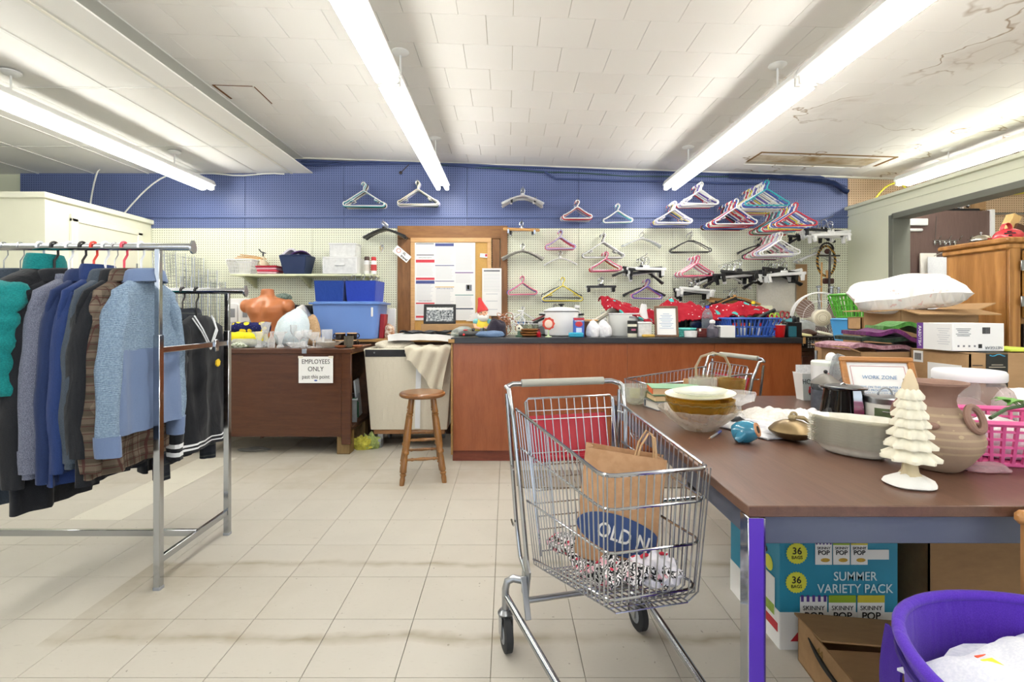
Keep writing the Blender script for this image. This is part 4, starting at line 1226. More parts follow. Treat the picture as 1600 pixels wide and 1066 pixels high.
part(tt, 'lid', mat('#6288cc', .35, name='tote_lid'), lambda b: (tapered(b, .70, .49, .70, .49, .335, .352, .05), tapered(b, .64, .43, .62, .41, .352, .362, .05)))
part(tt, 'latch', WHITE, lambda b: b.box((.27, -.228, .26), (.02, .01, .09), b=.003))
FB = cloth('#2a4a9c', '#223f8a', 300)
FB2 = cloth('#2f49b4', '#2840a0', 300)
for i, (px, w, nm) in enumerate(((521, .25, 'blue fabric bin on the tote, beside the wall shelf end'), (571, .265, 'blue fabric bin of wire hangers on the tote'))):
    fb = thing('fabric_bin', nm, 'fabric bin', (gx(px, 4.95), 4.95, BZ + .363), .04 - .1 * i)
    w1 = w + .025
    def fbw(b):
        for s in (-1, 1):
            b.sheet(lambda u, v: ((u - .5) * (w + .025 * v), s * (.13 + .01 * v) + .004 * nz(u * 5, v * 5, i), .003 + .195 * v), 6, 5, .006 * s)
            b.sheet(lambda u, v: (s * (w / 2 + .0125 * v), (u - .5) * (.26 + .02 * v), .003 + .195 * v), 6, 5, -.006 * s)
        b.box((0, 0, .005), (w, .26, .008))
    part(fb, 'wall', (FB, FB2)[i], fbw)
    part(fb, 'binding', cloth('#1d3478'), lambda b: b.tube([(-w1 / 2, -.14, .197), (w1 / 2, -.14, .197), (w1 / 2, .14, .197), (-w1 / 2, .14, .197)], .006, 6, closed=True))
for k in range(6):
    hp = [(p[0], p[1], p[2] + .2) for p in hook_path(.14, .022)]
    tag(MB().tube(hp, .0026, 6).build('wire_hook', CHROME, None, (gx(556 + k * 5.5, 4.95), 4.92 + .012 * k, BZ + .42 + .008 * (k % 3)), (.2, -.5 + .2 * k, .4 * k)), 'loose chrome hanger hook sticking out of the blue fabric bin', 'hook', 'hooks in the blue fabric bin')
# small things between tote and notice board
tag(MB().box((0, 0, .12), (.05, .12, .24), b=.006).build('red_book', mat('#9c1f2a', .4, name='red_cover'), None, (gx(598, 4.95), 4.95, BZ), (0, .06, 0)), 'red upright book beside the blue tote', 'book')
tag(MB().box((0, 0, .15), (.11, .03, .30), b=.006).build('white_board', WHITE, None, (gx(610, 5.3), 5.3, BZ), (-.06, 0, 0)), 'white board leaning on pegboard beside the blue tote', 'board')
lump('brown_doll', 'small brown and white soft toy beside the blue tote', 'toy', (gx(608, 4.92), 4.92, BZ), (.05, .04, .14), cloth('#a06a45', '#e6d8c8', 30), 2.2, .3)

# ---- glassware on the desk
GL = glass('#ffffff', .36, .04, name='clear_glass', tint=.97)
GLS = glass('#b9b3a4', .3, .05, name='smoked_glass', tint=.8)
def vessel(name, label, loc, prof, m=GL, n=20, cat='vase', group='glassware on the desk', wob=None):
    """open hollow vessel: profile up the outside, down the inside"""
    th = .0035
    inn = [(max(r - th, .001), z + (th if i == 0 else 0)) for i, (r, z) in enumerate(prof)][::-1]
    b = MB(); b.lathe(list(prof) + inn, n, wob=wob)
    return tag(b.build(name, m, None, loc), label, cat, group)
def gp(px, Y): return (gx(px, Y), Y, DZ + .001)
scal = lambda a, i: 1 + .05 * math.cos(a * 8)
FL = [(.035, 0), (.036, .008), (.018, .03), (.02, .09), (.035, .17), (.05, .215)]
vessel('glass_vase', 'tall fluted clear glass vase in front of yellow fabric', gp(415, 4.28), [(r * .95, z * 1.0) for r, z in FL], wob=scal)
TRUMP = [(.032, 0), (.034, .008), (.014, .03), (.018, .06), (.035, .11), (.06, .135)]
vessel('glass_vase', 'short trumpet-shaped clear glass vase beside tall fluted vase', gp(405, 4.2), TRUMP, wob=scal)
vessel('glass_vase', 'clear glass trumpet vase in front of the printed plastic bag', gp(438, 4.22), TRUMP, wob=scal)
vessel('glass_bottle', 'slim clear glass bottle between the trumpet vases', gp(424, 4.2), [(.028, 0), (.03, .01), (.03, .07), (.012, .1), (.012, .13), (.018, .14)], cat='bottle')
STEM = [(.035, 0), (.036, .004), (.006, .012), (.006, .06), (.02, .075), (.036, .1), (.038, .14)]
vessel('wine_glass', 'small clear stemmed glass behind the cut glass goblets', gp(459, 4.4), [(r * .8, z * 1.35) for r, z in STEM], cat='glass')
vessel('goblet', 'cut glass goblet with faceted bowl beside the tumblers', gp(468, 4.25), [(r * 1.15, z) for r, z in STEM], cat='glass', wob=scal)
vessel('goblet', 'tall cut glass goblet in front of the tan paper bag', gp(479, 4.34), [(r * 1.2, z * 1.05) for r, z in STEM], cat='glass', wob=scal)
vessel('goblet', 'wide cut glass goblet near the blue tote', gp(490, 4.20), [(r * 1.3, z * .95) for r, z in STEM], cat='glass', wob=scal)
vessel('tumbler', 'straight clear glass tumbler in front of the blue tote', gp(511, 4.34), [(.038, 0), (.042, .006), (.046, .15)], cat='glass')
vessel('tumbler', 'short clear glass tumbler among the cut glass goblets', gp(500, 4.2), [(.03, 0), (.033, .006), (.038, .09)], cat='glass')
vessel('cut_glass_dish', 'low cut glass dish lying before the goblets', gp(460, 4.17), [(.03, 0), (.045, .012), (.07, .045)], cat='dish', wob=lambda a, i: 1 + .08 * math.cos(a * 6))
vessel('crystal_stopper', 'faceted crystal stopper lying among the goblets', gp(474, 4.16), [(.02, 0), (.03, .02), (.022, .05), (.012, .06)], cat='stopper')
vessel('leaf_dish', 'white pressed glass leaf dish beside the brown mugs', gp(514, 4.22), [(.03, 0), (.05, .01), (.095, .045), (.115, .05)], glass('#f4f1ea', .55, .2, name='milk_glass'), cat='dish', wob=lambda a, i: 1 + .14 * math.cos(a * 5))
MUGB = mat('#1f1715', .25, 0, .1, name='dark_glaze')
MUGR = mat('#c9a47c', .3, name='cream_glaze')
def mug(loc, label, rz):
    t = thing('mug', label, 'mug', loc, rz, 'dark mugs on the desk')
    part(t, 'cup', MUGB, lambda b: b.lathe([(.034, 0), (.042, .01), (.043, .055), (.039, .055), (.037, .012)], 18))
    part(t, 'rim', MUGR, lambda b: b.lathe([(.0435, .052), (.0425, .06), (.039, .06), (.0388, .052)], 18, cap0=False, cap1=False))
    part(t, 'handle', MUGB, lambda b: b.tube(arc((.042, 0, .032), .02, -90, 90, 6), .005, 6))
for k, (px, Y, z, rz, lab) in enumerate(((532, 4.33, 0, R(180), 'dark glazed mug, lower one of the pair by the tote'), (532, 4.33, .062, R(180), 'dark glazed mug, upper one of the pair by the tote'), (550, 4.36, 0, 0, 'dark glazed mug under another beside smoked tumbler'), (550, 4.36, .062, .3, 'dark glazed mug stacked on another beside smoked tumbler'))):
    p = gp(px, Y); mug((p[0], p[1], p[2] + z), lab, rz)
vessel('tumbler', 'smoked grey glass tumbler in front of the dark mugs', gp(545, 4.2), [(.032, 0), (.038, .006), (.04, .1)], GLS, cat='glass')
for px, Y, lab in ((532, 4.16, 'small terracotta saucer left beside the smoked tumbler'), (558, 4.22, 'small terracotta saucer beneath the stacked dark mugs edge')):
    vessel('saucer', lab, gp(px, Y), [(.025, 0), (.04, .008), (.052, .02)], mat('#b0704c', .5, name='terracotta'), cat='saucer', group='saucers on the desk')

# ---- laundry hamper
CANV = cloth('#e3dccb', '#d6cdb8', 500, rough=.95)
HX0, HX1, HY0, HY1 = gx(571, 4.3), -.475, 4.28, 4.76
hm = thing('laundry_hamper', 'beige canvas laundry hamper on a wooden base with casters', 'hamper', ((HX0 + HX1) / 2, (HY0 + HY1) / 2, 0))
hw, hd = HX1 - HX0, HY1 - HY0
def canvas(b):
    for s in (-1, 1):
        b.sheet(lambda u, v: ((u - .5) * (hw - .10 * (1 - v)), s * (hd / 2 - .03 * (1 - v)) + s * .010 * math.sin(u * PI) * math.sin(v * PI) + .003 * nz(u * 4, v * 4, s), .17 + .69 * v), 10, 10, .006 * s)
        b.sheet(lambda u, v: (s * (hw / 2 - .05 * (1 - v)), (u - .5) * (hd - .06 * (1 - v)), .17 + .69 * v), 6, 10, -.006 * s)
    b.box((0, 0, .172), (hw - .10, hd - .06, .01))
part(hm, 'canvas_bag', CANV, canvas, ang=70)
part(hm, 'black_band', mat('#26262b', .7, name='black_webbing'), lambda b: b.box((-.05, -hd / 2 - .007, .835), (hw - .11, .012, .062), b=.003))
part(hm, 'strap', mat('#eef0f2', .7, name='white_webbing'), lambda b: b.sheet(lambda u, v: (.095 - .02 * (1 - v) + (u - .5) * .045, -hd / 2 + .028 * (1 - v) - .012 - .010 * math.sin(v * PI), .18 + .62 * v), 2, 10, .003))
part(hm, 'rim', CANV, lambda b: b.tube([(-hw / 2, -hd / 2, .86), (hw / 2, -hd / 2, .86), (hw / 2, hd / 2, .86), (-hw / 2, hd / 2, .86)], .014, 8, closed=True))
part(hm, 'base_board', wood('#a9794c', '#8b6038', 'x', 5, 10, .6, name='pine_base'), lambda b: b.box((0, 0, .145), (hw - .13, hd - .08, .04), b=.004))
for k in range(2): part(hm, 'rivet', STEEL, lambda b: b.ball((-.29 + k * .27, -hd / 2 - .015, .838), .008, 8, 6))
for sx in (-1, 1):
    for sy in (-1, 1):
        cs_ = part(hm, 'caster', GREY, lambda b: b.tube([(sx * (hw / 2 - .12) - .012, sy * (hd / 2 - .07), .05), (sx * (hw / 2 - .12) + .012, sy * (hd / 2 - .07), .05)], .05, 16))
        part(cs_, 'fork', STEEL, lambda b: b.box((sx * (hw / 2 - .12), sy * (hd / 2 - .07), .10), (.05, .03, .06), b=.004))
# cloth spilling over the hamper
def spill(u, v):
    w = .40
    x = .0 + (u - .25) * w * (1 - .25 * v)
    d = v * .34
    lim = .10 + .22 * max(0, math.sin(min(1, max(0, u * 1.2)) * PI * .5)) ** 2
    zz = .885 - max(0, v - .2) * lim * 1.35
    yy = .10 - min(v, .2) * 1.2 - max(0, v - .2) * .02 - .012 * math.sin(u * 22 + v * 5)
    return (x, yy - hd / 2 + .04, zz + .010 * math.sin(u * 17))
tag(MB().sheet(spill, 26, 16, .008).build('draped_cloth', cloth('#d8d0bd', '#c6bda8', 500), None, (HX0 + .46, (HY0 + HY1) / 2, 0), ang=70), 'crumpled beige cloth draped over the hamper corner', 'cloth')
lump('beige_linen', 'beige linen heaped inside the canvas hamper', 'linen', (HX0 + .2, 4.5, .84), (.17, .16, .09), cloth('#ddd6c4', '#cfc6b2', 90, folds=1), 3.8, .3)
# white foam pad and black garment
fp = MB().sheet(lambda u, v: (-.33 + .66 * u, -.15 + .3 * v, .02 + .012 * math.sin(u * 4) + .006 * nz(u * 5, v * 5)), 14, 8, .055)
tag(fp.build('foam_pad', mat('#f1f0ee', .8, name='white_foam'), None, (gx(668, 4.52), 4.52, .965), ang=60), 'thick white foam pad lying across the hamper', 'pad')
tag(MB().sheet(lambda u, v: (-.33 + .70 * u, -.12 + .24 * v, .03 + .03 * math.exp(-((u - .82) / .12) ** 2) + .008 * math.sin(u * 30 + v * 4) + .01 * nz(u * 6, v * 6)), 24, 8, .012).build('black_garment', C_BLK2, None, (gx(685, 4.5), 4.5, .985), ang=70), 'black garment thrown over the white foam pad', 'garment')

# ---- stool
ST = wood('#9a6a34', '#744a20', 'z', 6, 10, .3, .3, name='turned_oak')
STS = wood('#94602f', '#70451f', 'x', 5, 10, .28, .4, name='stool_seat')
so = thing('wooden_stool', 'round brown wooden stool with turned legs beside the hamper', 'stool', (gx(660, 3.55), 3.55, 0), R(12))
part(so, 'seat', STS, lambda b: b.lathe([(.10, .582), (.15, .584), (.162, .594), (.163, .606), (.155, .616), (.12, .619), (.05, .617)], 36), ang=50)
legs = []
for k in range(4):
    a = R(45 + 90 * k)
    top = Vector((.105 * math.cos(a), .105 * math.sin(a), .583)); bot = Vector((.205 * math.cos(a), .205 * math.sin(a), 0))
    legs.append((top, bot))
    K = [(0, .016), (.13, .017), (.17, .020), (.18, .014), (.195, .021), (.21, .015), (.25, .019), (.45, .021), (.56, .021), (.6, .015), (.615, .022), (.64, .022), (.655, .015), (.7, .018), (.8, .019), (.845, .021), (.86, .014), (.875, .021), (.90, .014), (.93, .017), (1, .0145)]
    part(so, 'leg', ST, lambda b: b.tube([top.lerp(bot, t_) for t_, r in K], [r * 1.12 for t_, r in K], 10), ang=60)
def on_leg(k, z):
    t_, b_ = legs[k]
    return t_.lerp(b_, (t_.z - z) / (t_.z - b_.z))
for (a, b_, z) in ((0, 1, .30), (1, 2, .36), (2, 3, .30), (3, 0, .36), (2, 3, .17), (0, 1, .17), (1, 2, .22), (3, 0, .22)):
    p, q = on_leg(a, z), on_leg(b_, z)
    part(so, 'rung', ST, lambda b: b.tube([p.lerp(q, u) for u in (0, .15, .2, .25, .5, .75, .8, .85, 1)], [.008, .009, .013, .009, .013, .009, .013, .009, .008], 8), ang=60)
# cleaning gloves on the floor
for k, (px, py, c, lab) in enumerate(((567, 698, '#c9c34e', 'crumpled yellow rubber glove on the floor under the hamper'), (580, 697, '#a6b56c', 'crumpled yellow-green cloth on the floor under the hamper'))):
    Y = dep(py + 4, 0)
    lump('rubber_glove' if k == 0 else 'green_cloth', lab, 'glove' if k == 0 else 'cloth', (gx(px, Y), Y, .004), (.09 - .02 * k, .05, .10 + .02 * k), cloth(c, None, 60), 3.3 + k, .45, freq=4.5)
lump('dust_rag', 'flat grey rag lying on the floor under the desk', 'rag', (gx(398, 4.25), 4.25, .004), (.14, .06, .02), cloth('#77736c'), 1.1, .3)

# ================================================================== NOTICE BOARD
PINE = wood('#9a6b3a', '#7b5029', 'x', 3, 8, .5, name='stained_pine_wide')
PINEV = wood('#93653a', '#724a26', 'z', 3, 8, .5, name='stained_pine')
PB = WY - .03
nb = thing('notice_board', 'cork notice board in a wide stained pine surround', 'notice board', (gx(705, PB), PB, gz(532, PB)))
bx0 = nb.location
def nbp(name, m, px0, px1, py0, py1, y, d, parent=None, b_=.003):
    x0, x1 = gx(px0, PB) - bx0.x, gx(px1, PB) - bx0.x
    z0, z1 = gz(py1, PB) - bx0.z, gz(py0, PB) - bx0.z
    return part(parent or nb, name, m, lambda b: b.box(((x0 + x1) / 2, y, (z0 + z1) / 2), (x1 - x0, d, z1 - z0), b=b_))
nbp('top_plank', PINE, 621, 788, 353, 373, .012, .03)
nbp('side_plank', PINEV, 621, 643, 373.5, 532, .012, .03)
nbp('side_plank', PINEV, 769, 781, 373.5, 532, .012, .03)
nbp('side_plank', PINEV, 782, 793, 353, 532, .008, .038)
nbp('cork', mat('#d3a862', .9, 0, .1, 60, .4, 300, name='cork'), 645, 765, 376, 528, .006, .018)
OAKF = wood('#dfb47e', '#c8965f', 'x', 5, 10, .4, name='light_oak')
nbp('frame_rail', OAKF, 642, 768, 372, 379, -.004, .03)
nbp('frame_rail', OAKF, 642, 648.5, 379, 530, -.004, .03)
nbp('frame_rail', OAKF, 761.5, 768, 379, 530, -.004, .03)
# the labour-law poster
po = thing('wall_poster', 'large white poster of printed columns pinned to the cork', 'poster', at(695, 440, PB - .014))
sc_ = PB / FPX
part(po, 'sheet', PAPER, lambda b: b.box((0, 0, 0), (95 * sc_, .002, 121 * sc_)))
RED = mat('#d8404c', .6, name='red_print'); NVY = mat('#4a5590', .6, name='navy_print'); TLP = mat('#6fa0a0', .6, name='teal_print'); PUR = mat('#7a5a9a', .6, name='purple_print'); GRP = mat('#c9cbd1', .7, name='grey_print'); DKP = mat('#33485c', .6, name='slate_print'); GYP = mat('#7d8087', .7, name='dark_print'); GOLD = mat('#e3bf6a', .6, name='gold_print')
def pr(px0, px1, py0, py1, m, name='print_block'):
    part(po, name, m, lambda b: b.box((((px0 + px1) / 2 - 695) * sc_, -.0014, (440 - (py0 + py1) / 2) * sc_), ((px1 - px0) * sc_, .0008, (py1 - py0) * sc_)))
for (a, b_, c, d, m) in ((650, 678, 380.5, 382, GYP), (680, 709, 380.5, 385, NVY), (651, 678, 398, 399.5, GYP), (650, 679, 406, 410.5, RED), (650, 679, 434, 437.5, RED), (650, 679, 438.5, 443.5, NVY), (680, 709.5, 414.5, 415.7, NVY), (680, 709.5, 439, 440, NVY), (711, 739.5, 425.5, 427, PUR), (680, 709.5, 448, 449.2, GOLD), (711, 739.5, 460.5, 461.7, TLP), (711, 739.5, 481.5, 483.5, DKP), (650, 679, 473, 475, RED), (650, 679, 493.5, 496.5, RED), (728, 737, 445, 454.5, GYP), (730, 733, 446, 452, mat('#e7d9a0', .6, name='pale_print'))): pr(a, b_, c, d, m)
for (x0, x1, ya, yb) in ((651, 678, 412, 432), (651, 678, 445, 470), (681, 709, 387, 412), (681, 709, 417, 437), (681, 709, 453, 490), (712, 739, 383, 422), (712, 739, 429, 443), (712, 739, 464, 479), (712, 739, 485, 498), (651, 678, 477, 491), (651, 678, 385, 396)):
    y = ya
    while y < yb:
        pr(x0, x1 - random.uniform(0, 6), y, y + .45, GRP, 'print_line'); y += 2.0
text('EMPLOYEE RIGHTS', 3.0 * sc_, NVY, po, ((695 - 695) * sc_, -.002, (440 - 451) * sc_), name='poster_heading')
text('EMPLOYEE RIGHTS', 2.4 * sc_, GYP, po, ((664.5 - 695) * sc_, -.002, (440 - 403) * sc_), name='poster_heading')
text('EMPLOYEE RIGHTS', 2.4 * sc_, GYP, po, ((664.5 - 695) * sc_, -.002, (440 - 470.5) * sc_), name='poster_heading')
p2 = thing('wall_sheet', 'narrow white printed sheet overlapping the notice board edge', 'poster', at(768.5, 456.5, PB - .03))
part(p2, 'sheet', PAPER, lambda b: b.box((0, 0, 0), (30 * sc_, .002, 74 * sc_)))
for k, dz in enumerate((33, -3, -14, -27)): part(p2, 'print_line', GYP if k == 0 else GRP, lambda b: b.box((0, -.0014, dz * sc_), ((25 if k == 0 else 18) * sc_, .0008, (2.5 if k == 0 else 1) * sc_)))
for k in range(12): part(p2, 'print_line', GRP, lambda b: b.box((0, -.0014, (28 - 2.4 * k) * sc_), (25 * sc_, .0008, .5 * sc_)))
cd = thing('small_card', 'small blue and white card pinned to the bare cork', 'card', at(756, 399.5, PB - .014))
part(cd, 'card', mat('#dfe8f2', .6, name='pale_card'), lambda b: b.box((0, 0, 0), (.085, .002, .045), rot=(0, .08, 0)))
part(cd, 'photo', RED, lambda b: b.box((.025, -.0015, .002), (.022, .001, .026)))
# fallen paper corner
tag(MB().prism([(-.10, 0), (.06, 0), (.06, .13)], -.001, .001, M=Matrix.Rotation(R(90), 4, 'X')).build('paper_corner', PAPER, None, at(742, 502, PB - .05)), 'folded white paper corner on the notice board bottom', 'paper')
# price tag hanging by the black hangers
tg = thing('hang_tag', 'white card tag with red print hanging beside black hangers', 'tag', at(628, 397, 5.36), 0, rot=(0, R(40), 0))
part(tg, 'string', INK, lambda b: b.tube([(-.09, 0, .0), (-.12, .05, .03), (-.13, .12, .05)], .0015, 4))
part(tg, 'card', PAPER, lambda b: b.box((0, 0, 0), (.20, .003, .085), b=.001))
part(tg, 'red_circle', mat('#d2694e', .6, name='red_ink'), lambda b: b.tube([(-.05 + .022 * math.cos(a), -.002, .006 + .022 * math.sin(a)) for a in [2 * PI * i / 20 for i in range(20)]], .003, 5, closed=True))
text('XL', .032, INK, tg, (.02, -.002, .018), bold=.001); text('travel', .038, INK, tg, (.045, -.002, -.018), bold=.001)
ky = thing('key_bunch', 'small bunch of keys hanging under the black hangers', 'keys', at(597, 378, 5.46))
part(ky, 'ring', STEEL, lambda b: b.tube(arc((0, 0, -.02), .018, 0, 350, 14), .0018, 5))
for k in range(4): part(ky, 'key', STEEL if k % 2 else mat('#b59a5a', .35, 1, name='brass'), lambda b: (b.box((-.012 + k * .008, -.004 * k, -.085), (.009, .003, .06), rot=(0, .25 * (k - 1.5), 0)), b.ball((-.008 + k * .005, -.004 * k, -.048), (.013, .003, .013), 8, 6)))
# framed photo on a carton in front of the board
cb = tag(MB().box((0, 0, .12), (.52, .30, .14), b=.003).build('carton', CARD, None, (gx(702, 5.02), 5.02, BZ - .05)), 'low cardboard carton beneath the notice board', 'box')
pf = thing('photo_frame', 'black framed black-and-white photograph standing on the carton', 'picture frame', (gx(687, 4.95), 4.95, BZ + .142), 0, rot=(-.12, 0, 0))
t = NT('grey_photo')
cc = t.ramp(t.noise(t.map(t.obj(), (30, 1, 45)), 1.4, 4, .7), [(.38, lin('#22262a')), (.5, lin('#8b9297')), (.62, lin('#e1e4e4'))])
PHOTO = t.fin(cc, .25)
part(pf, 'print', PHOTO, lambda b: b.box((0, -.004, .088), (.27, .004, .155)))
part(pf, 'caption_strip', PAPER, lambda b: b.box((0, -.0065, .15), (.26, .001, .02)))
part(pf, 'moulding', BLACK, lambda b: (b.box((0, -.004, .182), (.32, .02, .028), b=.003), b.box((0, -.004, .012), (.32, .02, .024), b=.003), b.box((-.148, -.004, .095), (.024, .02, .16), b=.003), b.box((.148, -.004, .095), (.024, .02, .16), b=.003)))
part(pf, 'easel', BLACK, lambda b: b.box((0, .05, .08), (.05, .004, .17), rot=(.5, 0, 0)))

# ================================================================== MAIN COUNTER
CX0, CX1, CY0, CY1, CZ = -.441, gx(1255, 3.93), 3.90, 4.50, .985
CHER = wood('#a05a33', '#8a4724', 'z', 2.5, 7, .32, .15, name='cherry_panel')
ct = thing('service_counter', 'long cherry-panelled service counter with a black worktop', 'counter', ((CX0 + CX1) / 2, (CY0 + CY1) / 2, 0))
W = CX1 - CX0
part(ct, 'worktop', mat('#2f3033', .3, 0, .15, 12, name='black_laminate'), lambda b: b.box((.0, 0, CZ - .022), (W + .0, .60, .044), b=.003))
part(ct, 'worktop_edge', RAWW, lambda b: b.box((-W / 2 + .005, -.301, CZ - .026), (.05, .008, .03), b=.002))
part(ct, 'worktop_edge', RAWW, lambda b: b.box((W / 2 - .01, -.301, CZ - .022), (.02, .008, .05), b=.002))
nP = 4
for k in range(nP):
    x0 = -W / 2 + .015 + (W - .03) * k / nP
    part(ct, 'front_panel', CHER, lambda b: b.box((x0 + (W - .03) / nP / 2, -.265, .515), ((W - .03) / nP - .0015, .02, .85), b=.0008))
part(ct, 'end_edge', RAWW, lambda b: b.box((-W / 2 + .006, -.268, .50), (.014, .026, .88)))
part(ct, 'end_panel', CHER, lambda b: b.box((-W / 2 + .012, .02, .5), (.018, .54, .90)))
part(ct, 'end_panel', CHER, lambda b: b.box((W / 2 - .012, .02, .5), (.018, .54, .90)))
part(ct, 'plinth', wood('#8a4630', '#6f3322', 'x', 3, 6, .4, name='plinth_wood'), lambda b: b.box((0, -.245, .045), (W - .02, .02, .09)))
part(ct, 'back_panel', DARKW2, lambda b: b.box((0, .27, .5), (W - .03, .015, .88)))
tag(MB().prism([(-.40, -.20), (.80, -.20), (.84, -.16), (.84, .16), (-.42, .16), (-.45, .1), (-.45, -.15)], 0, .008).build('floor_mat', mat('#8a8072', .9, 0, .1, 30, .4, 200, name='grey_mat'), None, (gx(905, 3.55), 3.52, .005)), 'grey-brown floor mat on the tiles before the counter', 'mat')

def cp(px, Y=4.15, dz=.001): return (gx(px, Y), Y, CZ + dz)
# --- garden gnome
gn = thing('garden_gnome', 'garden gnome in red pointed hat and yellow overalls', 'gnome', cp(754, 4.25))
FLESH = mat('#e6b08c', .5, name='painted_skin')
part(gn, 'body', mat('#e9d23c', .45, name='yellow_paint'), lambda b: b.lathe([(.06, 0), (.066, .02), (.062, .07), (.06, .10), (.05, .13), (.03, .15)], 20, sx=1, sy=.85))
for s in (-1, 1): part(gn, 'boot', mat('#5f7a4a', .5, name='green_paint'), lambda b: b.ball((s * .035, -.035, .022), (.03, .045, .024), 12, 8))
for s in (-1, 1): part(gn, 'shirt_sleeve', mat('#7cc3c4', .5, name='aqua_paint'), lambda b: b.ball((s * .055, -.005, .118), (.028, .03, .028), 12, 8))
part(gn, 'arm', FLESH, lambda b: b.tube([(-.065, -.01, .10), (-.055, -.05, .07), (-.015, -.07, .06)], [.016, .014, .013], 8))
part(gn, 'arm', FLESH, lambda b: b.tube([(.065, -.01, .10), (.055, -.05, .07), (.015, -.07, .065)], [.016, .014, .013], 8))
hd_ = part(gn, 'head', FLESH, lambda b: (b.ball((.005, -.01, .185), (.042, .044, .046), 16, 12), b.ball((.016, -.056, .18), (.011, .012, .010), 10, 6), b.ball((-.036, -.006, .18), (.008, .012, .014), 8, 6)))
for s in (-1, 1): part(hd_, 'eye', INK, lambda b: b.ball((.008 + s * .016, -.05, .197), (.004, .003, .005), 8, 6))
part(hd_, 'beard', mat('#eceae4', .8, name='white_paint_beard'), lambda b: (b.ball((.008, -.034, .152), (.042, .03, .034), 14, 10), b.ball((-.025, -.012, .165), (.02, .03, .03), 10, 8), b.ball((.036, -.014, .165), (.02, .03, .03), 10, 8)))
part(gn, 'hat', mat('#cf2b2b', .45, 0, .1, name='red_paint'), lambda b: b.tube([(.003, -.006, .205), (-.002, -.004, .225), (-.012, 0, .265), (-.022, .0, .30), (-.026, .0, .318), (-.026, 0, .328)], [.05, .047, .030, .018, .017, .006], 16), ang=60)
part(gn, 'watering_can', STEEL, lambda b: (b.lathe([(.018, 0), (.02, .03), (.014, .034)], 12, (.0, -.085, .035)), b.tube([(.018, -.085, .045), (.045, -.09, .07)], .004, 6)))
lump('dark_cloth', 'dark purple-grey cloth heaped beside the gnome', 'cloth', cp(776, 4.12), (.075, .06, .155), cloth('#3b3541', '#2c2832', 200), 2.5, .25)
lump('denim_cloth', 'folded faded denim on the counter before the gnome', 'cloth', cp(766, 4.02), (.105, .06, .05), cloth('#7088a8', '#566d8e', 300), 5.5, .2)
lump('clear_packet', 'crumpled clear plastic packet at the counter end', 'packet', cp(722, 4.22), (.09, .08, .07), glass('#dfe6df', .5, .2, name='film_green'), 1.8, .3)
tl = thing('power_tool', 'dark grey hand tool with red buttons lying on the counter', 'tool', cp(735, 4.03), .15)
part(tl, 'body', mat('#4c4b49', .45, name='tool_grey'), lambda b: b.tube([(-.095, 0, .026), (-.05, 0, .03), (0, 0, .024), (.05, 0, .03), (.09, 0, .022)], [.02, .026, .018, .021, .014], 10))
part(tl, 'button', mat('#d9302f', .4, name='red_button'), lambda b: b.ball((-.055, -.026, .018), (.010, .006, .010), 8, 6))
part(tl, 'switch', mat('#d9302f', .4, name='red_button'), lambda b: b.box((-.04, -.008, .055), (.035, .012, .008), b=.003))
part(tl, 'blade', STEEL, lambda b: b.box((.105, 0, .02), (.07, .012, .012), b=.003))
# --- tangle of coppery wire hangers
tw = thing('wire_tangle', 'tangled heap of coppery wire and white hooks on the counter', 'wire heap', cp(797, 4.2))
random.seed(11)
for k in range(16):
    c = Vector((random.uniform(-.07, .07), random.uniform(-.05, .05), random.uniform(.05, .15)))
    r = random.uniform(.03, .06)
    ax = Euler((random.uniform(0, 3), random.uniform(0, 3), 0)).to_matrix()
    pts = [c + ax @ Vector((r * math.cos(a) * 1.3, r * math.sin(a), 0)) for a in [2 * PI * i / 14 for i in range(12)]]
    pts = [Vector((p.x, p.y, max(p.z, .004))) for p in pts]
    part(tw, 'wire_loop', mat('#b07a5c', .35, .6, name='copper_wire') if k % 3 else WHITE, lambda b: b.tube(pts, .0035, 5))
random.seed(23)
# --- bottles, trivets, ornaments
dpb = thing('pump_bottle', 'clear pump bottle with blue label behind the wire tangle', 'bottle', cp(816, 4.36))
part(dpb, 'bottle', glass('#eef2f4', .35, name='clear_bottle'), lambda b: b.lathe([(.04, 0), (.042, .01), (.042, .12), (.016, .15), (.016, .17)], 16))
part(dpb, 'label_band', mat('#4f84cf', .5, name='blue_label'), lambda b: b.lathe([(.0428, .09), (.0428, .115)], 16, cap0=False, cap1=False))
part(dpb, 'pump', WHITE, lambda b: (b.tube([(0, 0, .165), (0, 0, .21)], .009, 8), b.tube([(.01, 0, .21), (-.04, -.01, .212)], .008, 6)))
jr = thing('jar_rack', 'small white wire rack of clear jars on the counter', 'rack', cp(826, 4.3))
part(jr, 'rack', WHITE, lambda b: [b.tube([(-.09, -.04, z), (.09, -.04, z), (.09, .04, z), (-.09, .04, z)], .004, 6, closed=True) for z in (.01, .10)])
for k in range(4):
    j = part(jr, 'jar', glass('#d7dccb', .35, name='jar_glass'), lambda b: b.lathe([(.018, .012), (.02, .018), (.02, .085), (.014, .095)], 12, (-.066 + .044 * k, 0, 0)))
    part(j, 'lid', BLACK if k % 2 else STEEL, lambda b: b.lathe([(.017, .095), (.017, .115)], 12, (-.066 + .044 * k, 0, 0)))
TRV = wood('#a8713c', '#7a4c23', 'x', 6, 8, .4, name='carved_wood')
for k in range(3):
    tag(MB().lathe([(.055, 0), (.085, .012), (.088, .02), (.08, .022), (.05, .010)], 28, sy=.75, wob=lambda a, i: 1 + (.05 * math.cos(a * 9) if i > 0 else 0)).build('carved_dish', TRV, None, cp(827, 4.08, .001 + .021 * k), (0, 0, .3 * k)), 'scalloped brown wooden dish in the stack on the counter', 'dish', 'stacked wooden dishes on the counter')
